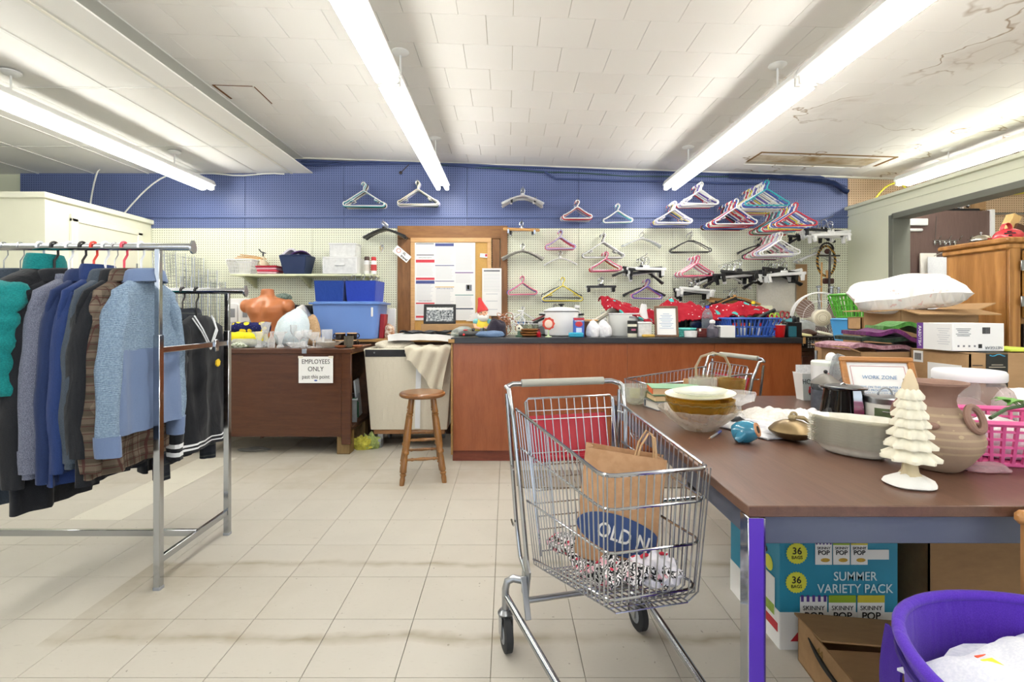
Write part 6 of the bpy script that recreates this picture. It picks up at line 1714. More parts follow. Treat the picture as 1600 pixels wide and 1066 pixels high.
# ---- beyond the partition: brown door leaf and oddments
DRY = 5.1
dr = thing('stored_door', 'dark brown wood-grain door leaf standing beyond the doorway', 'door', (gx(1476, DRY), DRY, 0))
dw = gx(1548, DRY) - gx(1404, DRY)
BRDOOR = wood('#6b5650', '#5a4742', 'z', 4, 14, .45, name='brown_laminate')
part(dr, 'leaf', BRDOOR, lambda b: b.box((0, 0, 1.115), (dw - .04, .04, 2.23), b=.002))
part(dr, 'edge', WHITE, lambda b: (b.box((dw / 2 - .01, -.01, 1.12), (.04, .05, 2.24)), b.box((-dw / 2 + .012, -.02, 1.10), (.03, .05, 2.2))))
part(dr, 'closer', mat('#d2d3d2', .4, name='closer_grey'), lambda b: (b.box((-dw / 2 + .17, -.03, 2.11), (.20, .03, .07), b=.005), b.box((-dw / 2 + .15, -.03, 2.03), (.15, .02, .03), b=.008)))
for k in range(5): part(dr, 'coat_hook', CHROME, lambda b: b.tube([(-.10 + .105 * k, -.02, 1.93), (-.10 + .105 * k, -.05, 1.925), (-.10 + .105 * k, -.06, 1.95), (-.08 + .105 * k, -.055, 1.965)], .005, 6))
ch = at(1475, 376, DRY - .05)
hc = thing('clip_rail', 'chrome clip hanger hooked on the brown door leaf', 'hanger', ch)
part(hc, 'rail', CHROME, lambda b: (b.tube([(-.11, 0, 0), (.13, 0, 0)], .004, 6), b.tube([(-.11, 0, -.02), (.13, 0, -.02)], .003, 6)))
for k in range(5): part(hc, 'clip', CHROME, lambda b: b.box((-.09 + .05 * k, 0, -.025), (.018, .01, .04), b=.002))
part(hc, 'wire', CHROME, lambda b: b.tube([(-.09, 0, 0), (-.06, .02, .25)], .002, 4))
wc = at(1478, 425, DRY - .12)
wcl = thing('hung_cloth', 'white cloth clipped to a hanger beyond the doorway', 'cloth', wc)
part(wcl, 'cloth', cloth('#eef0f2', '#e2e4e8', 200), lambda b: b.sheet(lambda u, v: ((u - .5) * .36, .02 * math.sin(u * 12) * (1 - v), .15 - .55 * (1 - v)), 16, 8, .004), ang=70)
part(wcl, 'hanger', CHROME, lambda b: (b.tube([(-.12, 0, .16), (-.02, 0, .20), (.0, 0, .26), (.02, 0, .20), (.12, 0, .16)], .004, 6), b.tube(arc((.02, 0, .28), .02, 200, -20, 8), .004, 6)))
tag(MB().box((0, 0, 0), (.16, .02, .34), b=.003).build('leaning_board', mat('#ece7dd', .6, name='cream_panel'), None, at(1450, 422, DRY - .06)), 'small cream panel leaning on the brown door leaf', 'panel')
# clutter lying on top of the door and partition ledge
fb_ = at(1560, 300, 5.35)
pc = thing('open_carton', 'tan cardboard carton standing above the brown door', 'box', at(1530, 312, 5.35))
part(pc, 'panel', CARD, lambda b: (b.box((0, 0, .0), (.13, .02, .22), b=.002), b.box((.06, .06, 0), (.01, .12, .22))))
part(pc, 'flap', CARD2, lambda b: b.box((-.075, -.01, -.02), (.03, .01, .18), rot=(0, .1, 0)))
ch2 = thing('glass_chandelier', 'small heap of clear glass drops above the brown door', 'chandelier', at(1495, 325, 5.2))
random.seed(5)
for k in range(14): part(ch2, 'glass_drop', GL if k % 3 else CHROME, lambda b: b.ball((random.uniform(-.13, .13), random.uniform(-.03, .03), random.uniform(.0, .11)), (.018, .018, .026), 8, 6))
part(ch2, 'tray', BLACK, lambda b: b.box((.02, 0, -.03), (.36, .1, .03), b=.006))
tag(MB().box((0, 0, 0), (.16, .42, .012), b=.002, rot=(.0, -.12, 0)).build('grey_board', mat('#b9bab0', .6, name='grey_board'), None, (GX0 + .09, 4.75, 2.372)), 'grey board lying on the ledge of the green partition', 'board')
yc = [(gx(1368, 5.2) + .05 * i, 5.2 + .01 * math.sin(i), gz(310, 5.2) + .16 * math.sin(i * .38)) for i in range(9)]
stick('yellow_cable', 'loop of yellow cable hanging above the green partition', 'cable', yc, .009, mat('#d8cf3a', .5, name='yellow_cable'))
stick('yellow_cable', 'yellow cable strung along the tan pegboard beyond the doorway', 'cable', [(gx(1560 + 10 * i, 5.4), 5.42, gz(300 + 3 * math.sin(i * .7), 5.4)) for i in range(9)], .008, mat('#d8cf3a', .5, name='yellow_cable'))
stick('pipe', 'thin grey conduit pipe along the tan pegboard', 'pipe', [(gx(1545, 5.45), 5.45, gz(334, 5.45)), (gx(1700, 5.45), 5.45, gz(334, 5.45))], .012, STEEL)

# ---- cables along the top of the blue wall
CB1 = mat('#3d4d7c', .5, name='blue_cable'); CB2 = mat('#35564e', .5, name='green_cable')
def run(pts, r, m, label, Y=5.46):
    P = []
    for (a, b_) in zip(pts, pts[1:]):
        for i in range(8): P.append((a[0] + (b_[0] - a[0]) * i / 8, a[1] + (b_[1] - a[1]) * i / 8))
    P.append(pts[-1])
    stick('cable', label, 'cable', [(gx(p[0], Y), Y + .006 * math.sin(i * .9), gz(p[1], Y) + .008 * nz(i * .5, r * 99)) for i, p in enumerate(P)], r, m, 'cables along the blue wall')
run([(470, 252), (640, 254), (800, 260), (1000, 268), (1150, 272), (1280, 276), (1322, 292)], .010, CB1, 'thick blue painted cable running along the ceiling line')
run([(690, 257), (840, 268), (980, 275), (1120, 276), (1260, 280)], .006, CB2, 'thin dark green cable below the ceiling line')
run([(470, 258), (560, 256), (660, 255), (850, 268), (870, 280), (1060, 284), (1200, 288)], .012, CB1, 'blue painted conduit stepping down along the wall', 5.47)
run([(1140, 275), (1220, 277), (1270, 280), (1300, 285), (1325, 300)], .026, C_NAVY, 'thick bundle of dark cables near the partition corner', 5.43)
WCB = mat('#e2e2da', .5, name='white_cable')
stick('white_cable', 'white cable drooping from the ceiling to the cubicle top', 'cable', [(gx(138 + 3 * i, 5.3) , 5.3, 2.215 + .5 * math.sin(i / 6 * 1.57)) for i in range(7)], .008, WCB)
stick('white_cable', 'white cable looping down beside the hanging light', 'cable', [(gx(190 + 10 * i, 5.3), 5.3, 2.215 + .46 * math.sin(min(i / 9, 1) * 1.57)) for i in range(13)], .008, WCB)
stick('white_cable', 'white cable lying along the step of the ceiling', 'cable', [(gx(300 + 16 * i, 5.4), 5.4, 2.69 + .012 * math.sin(i)) for i in range(10)], .007, WCB)
nk = at(626, 270, 5.44)
tag(MB().tube([(0, 0, 0), (.03, -.02, .02), (.09, 0, .09)], .005, 6).ball((0, 0, 0), .018, 10, 6).build('loose_wire', mat('#3a2f2a', .5, name='brown_wire'), None, nk), 'short loose wire with black end on the blue wall', 'wire')

# ================================================================== SHOPPING CARTS
REDP = mat('#b81f33', .4, 0, .05, name='red_plastic_flap')
def make_cart(loc, rz, label):
    """local +y points to the nose; origin on the floor under the rear axle"""
    t = thing('shopping_cart', label, 'shopping cart', loc, rz, 'shopping carts')
    yr, yn = -.03, .585
    def cor(f, k):
        """basket corner: f 0 rim .. 1 bottom, k 0 rear 1 nose -> (half width, y, z)"""
        r = (.205 + (.165 - .205) * f, yr + .09 * f, .832 + (.315 - .832) * f)
        n_ = (.148 + (.132 - .148) * f, yn - .03 * f, .782 + (.452 - .782) * f)
        return tuple(a + (b_ - a) * k for a, b_ in zip(r, n_))
    for i, f in enumerate((0, .26, .60, .97)):
        hr, y0, z0 = cor(f, 0); hn, y1, z1 = cor(f, 1)
        c = .035
        pts = [(hr, y0, z0), (hn, y1 - c, z1)] + [(hn - c + c * math.cos(R(a)), y1 - c + c * math.sin(R(a)), z1) for a in (30, 60, 90)]
        pts += [(-p[0], p[1], p[2]) for p in pts[::-1]]
        part(t, 'basket_rim' if i == 0 else 'hoop_wire', CHROME, lambda b: b.tube(pts, .0052 if i == 0 else .0036, 8))
    NS, NN = 22, 13
    for s in (-1, 1):
        def side(b):
            for i in range(NS + 1):
                k = i / NS
                P = []
                for f in (0, .3, .6, 1):
                    h, y, z = cor(f, k); P.append((s * h, y, z))
                h, y, z = cor(1, k)
                P.append((s * (h - .03), y, z - .022))
                b.tube(P, .0021, 5)
        part(t, 'side_wires', WIRE, side)
    def nose(b):
        for i in range(NN + 1):
            u = -1 + 2 * i / NN
            P = []
            for f in (0, .3, .6, 1):
                h, y, z = cor(f, 1); P.append((u * (h - .01), y, z))
            h, y, z = cor(1, 1); P.append((u * (h - .02), y - .03, z - .022))
            b.tube(P, .0021, 5)
    part(t, 'nose_wires', WIRE, nose)
    def bottom(b):
        h0, y0, z0 = cor(1, 0); h1, y1, z1 = cor(1, 1)
        for i in range(13):
            u = -1 + 2 * i / 12
            b.tube([(u * (h0 - .03), y0, z0 - .022), (u * (h1 - .03), y1, z1 - .022)], .0021, 5)
        for i in range(14):
            k = i / 13
            h, y, z = cor(1, k)
            b.tube([(-h + .03, y, z - .024), (h - .03, y, z - .024)], .0021, 5)
    part(t, 'basket_floor', WIRE, bottom)
    # hinged rear gate
    def gate(b):
        for i in range(12):
            u = -1 + 2 * i / 11
            b.tube([(u * .165, -.03, .865), (u * .15, .10, .36)], .0024, 5)
        for j, f in enumerate((.08, .14, .36, .44, .52, .60, .68, .76, .84, .97)):
            z = .865 + (.36 - .865) * f; y = -.03 + .13 * f; h = .165 - .015 * f
            b.tube([(-h, y, z), (h, y, z)], .0024, 5)
    g = part(t, 'rear_gate', WIRE, gate)
    part(g, 'gate_frame', CHROME, lambda b: b.tube([(-.155, .10, .36), (-.172, -.03, .855), (-.16, -.034, .868), (.16, -.034, .868), (.172, -.03, .855), (.155, .10, .36)], .004, 6))
    part(t, 'seat_flap', REDP, lambda b: (b.sheet(lambda u, v: ((u - .5) * .30, -.055 + .05 * v, .80 - .14 * v), 6, 4, .006), b.tube([(-.15, .0, .655), (.15, .0, .655)], .011, 8)))
    part(t, 'seat_wires', WIRE, lambda b: [b.tube([(-.145 + .0293 * i, -.07, .80), (-.145 + .0293 * i, -.055, .62), (-.145 + .0293 * i, .03, .57)], .0022, 5) for i in range(11)])
    # handle
    hp = []
    for s in (-1, 1):
        part(t, 'handle_arm', CHROME, lambda b: b.tube([(s * .228, -.09, .905), (s * .226, -.06, .90), (s * .218, -.02, .80), (s * .20, .012, .55), (s * .182, .05, .26)], .0085, 10))
        part(t, 'rear_upright', CHROME, lambda b: b.tube([(s * .226, -.088, .88), (s * .215, -.075, .7), (s * .20, -.05, .42), (s * .19, -.03, .30), (s * .182, .04, .26)], .0075, 10))
        part(t, 'rung', CHROME, lambda b: [b.tube([(s * .218, -.02, z), (s * .212, -.07, z)], .004, 6) for z in (.80, .62, .42)])
    part(t, 'handle_tube', CHROME, lambda b: b.tube([(-.228, -.088, .903), (-.20, -.104, .912), (.20, -.104, .912), (.228, -.088, .903)], .010, 12))
    part(t, 'handle_grip', mat('#a8a79c', .5, name='worn_grip'), lambda b: b.tube([(-.165, -.104, .914), (.165, -.104, .914)], .0145, 12))
    # chassis
    for s in (-1, 1):
        part(t, 'gusset_plate', STEEL, lambda b: b.prism([(-.02, .18), (.05, .18), (.085, .30), (.03, .34), (-.01, .30)], s * .186 - .003, s * .186 + .003, M=Matrix(((0, 0, 1, 0), (1, 0, 0, 0), (0, 1, 0, 0), (0, 0, 0, 1)))))
        part(t, 'caster_arm', STEEL, lambda b: b.tube([(s * .186, .02, .24), (s * .225, .005, .245), (s * .245, 0, .235), (s * .252, 0, .21), (s * .252, 0, .11)], .013, 12))
        part(t, 'chassis_rail', CHROME, lambda b: b.tube([(s * .25, .0, .185), (s * .23, .12, .165), (s * .18, .60, .15), (s * .15, .72, .145)], .012, 12))
        part(t, 'strut', STEEL, lambda b: b.box((s * .20, .08, .215), (.02, .008, .13), b=.002, rot=(.5, 0, 0)))
        for (yy, xx) in ((0, .252), (.70, .152)):
            w_ = part(t, 'wheel', RUBBER, lambda b: b.lathe([(.052, -.014), (.060, -.011), (.060, .011), (.052, .014)], 26))
            w_.rotation_euler = (0, R(90), 0)
            w_.location = (s * xx, yy + .012, .061)
            part(w_, 'hub', GREY, lambda b: b.lathe([(.03, -.016), (.034, -.013), (.034, .013), (.03, .016)], 18))
            part(t, 'caster_fork', STEEL, lambda b: (b.box((s * xx - .02, yy + .008, .085), (.004, .04, .07), b=.002), b.box((s * xx + .02, yy + .008, .085), (.004, .04, .07), b=.002), b.lathe([(.025, .118), (.028, .128), (.018, .14)], 14, (s * xx, yy, 0))))
    part(t, 'cross_tube', STEEL, lambda b: b.tube([(-.20, .07, .20), (.20, .07, .20)], .010, 10))
    part(t, 'cross_tube', STEEL, lambda b: b.tube([(-.15, .72, .145), (.15, .72, .145)], .010, 10))
    return t
C1 = (.24, 1.80); A1 = R(193.5)
cart1 = make_cart((C1[0], C1[1], 0), A1, 'chrome wire shopping cart with a paper bag inside, beside the table')
cart2 = copy_tree(cart1)
cart2.location = (1.32, 3.02, 0); cart2.rotation_euler = (0, 0, R(104))
cart2['label'] = 'chrome wire shopping cart parked between the table and the counter'
Mc = Matrix.Translation((C1[0], C1[1], 0)) @ Matrix.Rotation(A1, 4, 'Z')
# printed cloth in the basket
t = NT('swirl_print')
v = t.obj()
n1 = t.vor(t.map(v, (1, 1, 1)), 42, 'DISTANCE_TO_EDGE')
w1 = t.noise(v, 62, 2, .5, 2.5)
cc = t.ramp(w1, [(.50, lin('#16161a')), (.53, lin('#f2eef0'))])
cc = t.mix(t.math('GREATER_THAN', t.noise(t.map(v, (1, 1, 1), (4, 2, 1)), 34, 1), .64), cc, lin('#c9324a'))
cc = t.mix(t.math('GREATER_THAN', t.noise(t.map(v, (1, 1, 1), (8, 5, 1)), 40, 1), .64), cc, lin('#e9b8c4'))
SWIRL = t.fin(cc, .9, 0, 0, .2)
def inb(u, v, lift):
    """a point over the basket floor"""
    k = v
    h = .165 + (.132 - .165) * k - .022
    y = .05 + (.545 - .05) * k
    z = .30 + (.438 - .30) * k
    return ((2 * u - 1) * h, y, z + lift)
def cl1(u, v):
    k = .06 + .92 * v
    L_ = .03 + .045 * (.5 + nz(u * 3 + 2, v * 4, 1)) + .025 * math.sin(u * 9 + v * 7) ** 2 + .04 * math.exp(-((v - .05) / .2) ** 2)
    return inb(.03 + .94 * u, k, L_)
cb_ = MB(); cb_.sheet(cl1, 26, 30, .014)
cb_.v = [tuple(Mc @ Vector(p)) for p in cb_.v]
tag(cb_.build('printed_cloth', SWIRL, None, ang=75), 'black, white and red swirl printed cloth in the cart basket', 'cloth')
def cl2(u, v):
    k = .80 + .19 * v
    return inb(.03 + .50 * u, k, .035 + .025 * (.5 + nz(u * 4 + 7, v * 4, 2)) + .05 * (1 - v) * (1 if True else 0))
cw = MB(); cw.sheet(cl2, 20, 10, .016)
cw.v = [tuple(Mc @ Vector(p)) for p in cw.v]
tag(cw.build('white_cloth', cloth('#e9e6ee', '#d8d6e2', 60), None, ang=75), 'white cloth with red edging at the cart nose', 'cloth')
re_ = MB(); re_.tube([Mc @ Vector(inb(.03 + .50 * i / 14, .80, .09 + .03 * nz(i * .3, 4))) for i in range(15)], .005, 6)
tag(re_.build('red_piping', mat('#c01f38', .7, name='red_piping'), None), 'red piping along the edge of the white cart cloth', 'piping')
# paper shopping bag
KR = cloth('#c69c76', '#bd926b', 40, name='kraft_paper')
bag = thing('paper_bag', 'brown kraft paper bag with a blue oval logo in the cart', 'paper bag', (gx(957, 1.55), 1.55, .415), 0, rot=(R(-4), R(7), R(-10)))
bw, bd, bh = .235, .11, .33
def bagw(b):
    cor_ = lambda f: ((bw / 2 + .004 * f), (bd / 2) * (1 - .25 * f))
    for s in (-1, 1):
        b.sheet(lambda u, v: ((2 * u - 1) * cor_(v)[0], s * (cor_(v)[1] + .006 * nz(u * 3, v * 3, s) * v), bh * v), 8, 10, .0015 * s)
        b.sheet(lambda u, v: (s * (cor_(v)[0] - .022 * v * (1 - abs(2 * u - 1))), (2 * u - 1) * cor_(v)[1], bh * v), 6, 10, -.0015 * s)
    b.box((0, 0, .002), (bw, bd, .003))
part(bag, 'bag', KR, bagw)
ov = []
for i in range(41):
    a = PI * 2 * i / 40
    x = .012 + .135 * math.cos(a); z = .088 + .058 * math.sin(a) - .02 * math.cos(a)
    ov.append((min(x, bw / 2 - .001), z))
ovp = [p for i, p in enumerate(ov[:-1])]
NAVYL = mat('#3a5284', .7, name='navy_logo')
part(bag, 'logo_oval', NAVYL, lambda b: b.prism(ovp, bd / 2 + .0015, bd / 2 + .0035, M=Matrix(((1, 0, 0, 0), (0, 0, -1, 0), (0, 1, 0, 0), (0, 0, 0, 1)))))
lt = text('OLD N', .062, PAPER, bag, (.018, -bd / 2 - .005, .086), (R(90), R(9), 0), bold=.0008, sx=.82)
for s in (-1, 1):
    part(bag, 'handle', mat('#c9a47a', .8, name='paper_cord'), lambda b: b.tube([(.035, s * .03, bh - .02), (.042, s * .034, bh + .03), (.06, s * .03, bh + .07), (.08, s * .03, bh + .06), (.09, s * .034, bh + .01), (.092, s * .03, bh - .02)], .0035, 6))

# ================================================================== WORK TABLE
TX0, TX1, TY0, TY1, TZ = .534, 2.36, 1.097, 2.57, .75
WALN = wood('#6f4f3f', '#573c2f', 'y', 3, 12, .32, .1, name='walnut_laminate')
tb_ = thing('work_table', 'large walnut laminate work table with grey apron and chrome legs', 'table', ((TX0 + TX1) / 2, (TY0 + TY1) / 2, 0))
tw_, td_ = TX1 - TX0, TY1 - TY0
part(tb_, 'top', WALN, lambda b: b.box((0, 0, TZ - .0125), (tw_, td_, .025), b=.002))
APR = mat('#5d6374', .4, .2, .05, name='grey_apron')
for s in (-1, 1):
    part(tb_, 'apron', APR, lambda b: b.box((0, s * (td_ / 2 - .035), .69), (tw_ - .09, .02, .07), b=.002))
    part(tb_, 'apron', APR, lambda b: b.box((s * (tw_ / 2 - .035), 0, .69), (.02, td_ - .09, .07), b=.002))
    for s2 in (-1, 1):
        lg = part(tb_, 'leg', CHROME, lambda b: b.box((s * (tw_ / 2 - .02), s2 * (td_ / 2 - .02), .363), (.04, .04, .722), b=.002))
        if s2 < 0: part(lg, 'purple_stripe', mat('#5a35b8', .35, name='purple_tape'), lambda b: b.box((s * (tw_ / 2 - .017), s2 * (td_ / 2 - .02) - .0212, .363), (.032, .002, .72)))
def tp(px, Y, dz=.001): return (gx(px, Y), Y, TZ + dz)

# --- white resin tree
tre = thing('resin_tree', 'cream white resin Christmas tree figurine with scalloped tiers', 'figurine', tp(1422, 1.23))
RES = mat('#efe9d3', .6, 0, .08, 40, .4, 120, name='cream_resin')
RESW = mat('#f3f2ec', .7, 0, .04, 60, .4, 160, name='snow_resin')
part(tre, 'snow_base', RESW, lambda b: b.lathe([(.052, 0), (.058, .004), (.054, .012), (.035, .022), (.018, .03)], 30, sy=.85, wob=lambda a, i: 1 + .04 * math.cos(a * 5)), ang=60)
part(tre, 'trunk', mat('#d9c9a2', .6, 0, .2, 30, name='gold_resin'), lambda b: b.lathe([(.028, .018), (.017, .035), (.014, .06), (.016, .085)], 14, wob=lambda a, i: 1 + .12 * math.cos(a * 6)), ang=60)
tz = [(.068, .055), (.098, .048), (.125, .042), (.150, .037), (.172, .034), (.195, .029), (.218, .026)]
for k, (z, r) in enumerate(tz):
    part(tre, 'tier', RES, lambda b: b.lathe([(r * .45, z + .004), (r, z - .004), (r * 1.02, z + .004), (r * .78, z + .016), (r * .42, z + .030), (r * .32, z + .036)], 48, wob=lambda a, i: 1 + (.14 if i in (1, 2) else .05) * math.cos(a * 9 + k * .7)), ang=60)
part(tre, 'tip', mat('#dcc9a6', .6, 0, .1, name='tan_resin'), lambda b: b.lathe([(.018, .236), (.016, .25), (.008, .275), (.004, .286), (0, .288)], 20, cap1=False), ang=60)
# --- clay urn
t = NT('clay')
v = t.obj()
x, y, z = t.xyz(v)
bnd = t.math('GREATER_THAN', t.math('SINE', t.math('MULTIPLY', z, 340)), .55)
inb_ = t.math('MULTIPLY', t.math('GREATER_THAN', z, .055), t.math('LESS_THAN', z, .16))
vv = t.vor(t.map(v, (1, 1, 1.4)), 34)
dec = t.math('MULTIPLY', inb_, t.math('MAXIMUM', t.math('MULTIPLY', bnd, .55), t.math('MULTIPLY', t.math('LESS_THAN', vv, .22), .8)))
cc = t.mix(t.noise(v, 9, 4), lin('#8a7263'), lin('#b8a188'))
cc = t.mix(t.math('MULTIPLY', dec, .7), cc, lin('#c6b28e'))
t.bump(t.math('ADD', t.math('MULTIPLY', dec, .8), t.math('MULTIPLY', t.noise(v, 140, 3), .5)), .5, .003)
CLAY = t.fin(cc, .75, 0, 0, .3)
CLAY2 = mat('#8f6f60', .7, 0, .2, 20, .4, 120, name='clay_neck')
ur = thing('clay_urn', 'brown clay urn with incised bands, flared rim and ring handles', 'urn', tp(1462, 1.37))
part(ur, 'body', CLAY, lambda b: b.lathe([(.05, 0), (.056, .004), (.075, .025), (.098, .06), (.104, .085), (.098, .11), (.078, .14), (.055, .16), (.046, .172)], 44))
part(ur, 'neck', CLAY2, lambda b: b.lathe([(.046, .172), (.043, .19), (.046, .205), (.058, .222), (.070, .232), (.071, .238), (.066, .238), (.050, .225), (.036, .20)], 40))
for s in (1, -1):
    part(ur, 'ring_handle', CLAY2, lambda b: b.tube([(s * .032 + .019 * math.cos(a), -s * .082 - s * .012 * math.sin(a) * -1, .150 + .030 * math.sin(a)) for a in [2 * PI * i / 20 for i in range(20)]], .0085, 8, closed=True))
    part(ur, 'lug', CLAY2, lambda b: b.ball((s * .062, -.062, .128), (.016, .014, .010), 10, 8))
# --- stack of long pressed-glass dishes
GD = glass('#fbf8ec', 1.15, .12, name='pressed_glass', tint=.99)
def dish_mesh():
    b = MB()
    def f(u, v):
        a = 2 * PI * u
        r = (.55 + .36 * v) if v < .9 else .985
        ex = .118 * r * math.cos(a) ; ey = .058 * r * math.sin(a)
        k = 1 + .032 * math.cos(a * 14) * max(0, v - .5) * 2 + (.035 if v > .9 else 0)
        return (ex * k, ey * k * (1 + .25 * math.cos(a)), .034 * v ** 1.6 - (.003 if v > .9 else 0))
    G = [[f(i / 40, j / 5) for i in range(40)] for j in range(6)]
    V = [p for row in G for p in row]
    F = [(j * 40 + i, j * 40 + (i + 1) % 40, (j + 1) * 40 + (i + 1) % 40, (j + 1) * 40 + i) for j in range(5) for i in range(40)]
    F.append(tuple(range(40))[::-1])
    b.add(V, F)
    V2 = [(p[0] * .985, p[1] * .97, p[2] + .004) for p in V]
    b.add(V2, [f_[::-1] for f_ in F])
    return b.mesh('glass_dish', GD, 60)
DM = dish_mesh()
for k in range(11):
    o = link('glass_dish', DM, None, tp(1335, 1.49, .002 + .0078 * k), (0, 0, R(-38 + 2.5 * ((k * 7) % 3 - 1))))
    tag(o, 'oblong pressed-glass dish in the tall stack beside the resin tree', 'dish', 'stacked oblong glass dishes')
# --- bronze gong-shaped rattle
go = thing('bronze_bell', 'lens-shaped bronze cymbal bell with a rope knot on top', 'bell', tp(1238, 1.67), 0)
BRZ = mat('#8f7a58', .38, .75, .25, 14, name='aged_bronze')
def tiltm(o, rx, ry): o.rotation_euler = (rx, ry, 0)
part(go, 'lower_dish', BRZ, lambda b: b.lathe([(.012, 0), (.045, .008), (.071, .028), (.073, .031), (.070, .031)], 36))
part(go, 'upper_dish', BRZ, lambda b: b.lathe([(.070, .0305), (.0725, .033), (.055, .052), (.03, .064), (.012, .068)], 36))
ROPE = cloth('#b09f80', '#94835f', 500, name='rope')
part(go, 'rope_knot', ROPE, lambda b: (b.ball((0, 0, .075), (.014, .012, .011), 10, 8), b.tube(arc((.004, 0, .082), .010, 0, 360, 12), .004, 6), b.tube([(.01, -.005, .076), (.035, -.01, .072), (.058, -.014, .055), (.072, -.015, .03)], .0055, 7), b.tube([(.01, .003, .078), (.038, 0, .076), (.062, -.005, .056), (.074, -.008, .034)], .004, 6)))
# --- blue jug lying on its side
ju = thing('blue_jug', 'small glossy blue ceramic jug lying on its side', 'jug', tp(1166, 1.64, .0), 0)
JBL = mat('#2f7d9b', .12, 0, .25, 12, coat=.6, name='blue_glaze')
b = MB()
b.T = Matrix.Translation((0, 0, .036)) @ Matrix.Rotation(R(48), 4, 'Z') @ Matrix.Rotation(R(72), 4, 'X') @ Matrix.Translation((0, 0, -.03))
b.lathe([(.018, -.012), (.028, -.008), (.036, .01), (.037, .03), (.031, .052), (.024, .062), (.022, .066), (.016, .066), (.012, .05)], 30)
b.build('body', JBL, ju)
b = MB(); b.T = Matrix.Translation((0, 0, .036)) @ Matrix.Rotation(R(48), 4, 'Z') @ Matrix.Rotation(R(72), 4, 'X') @ Matrix.Translation((0, 0, -.03))
b.lathe([(.0235, .064), (.0225, .068), (.0125, .068), (.012, .064)], 30); b.build('clay_rim', mat('#c08a63', .6, name='bare_clay'), ju)
b = MB(); b.T = Matrix.Translation((0, 0, .036)) @ Matrix.Rotation(R(48), 4, 'Z') @ Matrix.Rotation(R(72), 4, 'X') @ Matrix.Translation((0, 0, -.03))
b.lathe([(.012, .0672), (.012, .0684)], 24); b.build('mouth', INK, ju)
part(ju, 'spout', JBL, lambda b: b.tube([(-.02, -.014, .03), (-.034, -.02, .018), (-.042, -.02, .010)], [.02, .014, .009], 12))
# --- bowls
bw1 = thing('glass_bowl', 'large clear cut-glass bowl with scalloped rim on the table', 'bowl', tp(1091, 1.83))
part(bw1, 'bowl', glass('#fbf8f2', .34, .05, name='cut_glass', tint=.98), lambda b: b.lathe([(.055, 0), (.062, .006), (.09, .025), (.125, .058), (.14, .078), (.137, .078), (.12, .058), (.085, .028), (.058, .012)], 60, wob=lambda a, i: 1 + (.045 if 3 <= i <= 6 else .012) * math.cos(a * 15)))
bw2 = thing('amber_bowl', 'amber glass serving bowl nested in the clear glass bowl', 'bowl', tp(1093, 1.83, .03), R(8))
AMB = glass('#dcb94a', .34, .05, name='amber_glass', tint=.95)
part(bw2, 'bowl', AMB, lambda b: b.lathe([(.05, 0), (.07, .008), (.10, .04), (.118, .075), (.122, .084), (.118, .084), (.112, .073), (.092, .04), (.055, .012)], 48, wob=lambda a, i: 1 + .012 * math.cos(a * 16)))
part(bw2, 'gilt_rim', mat('#6a5a35', .4, .3, name='gilt'), lambda b: b.tube([(.1195 * math.cos(a), .1195 * math.sin(a), .071 + .002 * math.sin(a * 20)) for a in [2 * PI * i / 60 for i in range(60)]], .0016, 5, closed=True))
pl = thing('oval_plate', 'cream oval plate resting on the amber bowl', 'plate', tp(1094, 1.83, .117), R(8), rot=(R(3), R(-2), R(8)))
CRW = mat('#ece6d2', .3, 0, .06, 14, name='cream_china')
part(pl, 'plate', CRW, lambda b: b.lathe([(.06, 0), (.085, .004), (.128, .014), (.129, .017), (.085, .008), (.05, .006)], 48, sy=.8), ang=60)
part(pl, 'dish', glass('#f3f5ec', .4, .08, name='pale_glass'), lambda b: b.lathe([(.03, .008), (.06, .012), (.095, .022), (.10, .026), (.093, .026), (.055, .017)], 40, sy=.8), ang=60)
pn = thing('ballpoint_pen', 'clear ballpoint pen with blue cap lying by the glass bowl', 'pen', tp(1117, 1.72, .005), R(52))
part(pn, 'barrel', glass('#e6e8ea', .5, name='pen_clear'), lambda b: b.tube([(-.06, 0, 0), (.045, 0, 0)], .004, 8))
part(pn, 'cap', mat('#2a3f9a', .35, name='pen_blue'), lambda b: b.tube([(.03, 0, 0), (.07, 0, 0)], .0048, 8))
part(pn, 'tip', mat('#8a5a30', .4, name='pen_tip'), lambda b: b.tube([(-.075, 0, 0), (-.06, 0, 0)], [.001, .004], 8))
# --- books
for k, (c, edge, w, d, h, px, rz, lab) in enumerate((('#8c9196', '#d9d4c8', .17, .12, .036, 1043, .25, 'grey book with white label at the bottom of the stack'), ('#5d6a4a', '#d9bd92', .19, .13, .028, 1047, .05, 'olive book in the middle of the stack on the table'), ('#7da683', '#d8b38c', .225, .15, .032, 1054, -.12, 'green book with orange page edge topping the stack'))):
    z0 = (.001, .038, .067)[k]
    bk = thing('book', lab, 'book', tp(px, 2.24, z0), rz, 'stacked books on the table')
    part(bk, 'cover', mat(c, .6, name='cover_' + c[1:]), lambda b: (b.box((0, 0, .0015), (w, d, .003), b=.001), b.box((0, 0, h - .0015), (w, d, .003), b=.001), b.box((0, d / 2 - .0015, h / 2), (w, .003, h), b=.001)))
    part(bk, 'pages', mat(edge, .8, name='page_edge'), lambda b: b.box((.0, -.002, h / 2), (w - .012, d - .012, h - .006)))
    if k == 2: part(bk, 'page_stain', mat('#d8622f', .7, name='orange_edge'), lambda b: b.box((-w / 2 + .004, -.002, h / 2), (.004, d - .012, h - .007)))
    if k == 0: part(bk, 'label', PAPER, lambda b: b.box((-.03, -d / 2 - .001, h / 2), (.05, .002, h)))
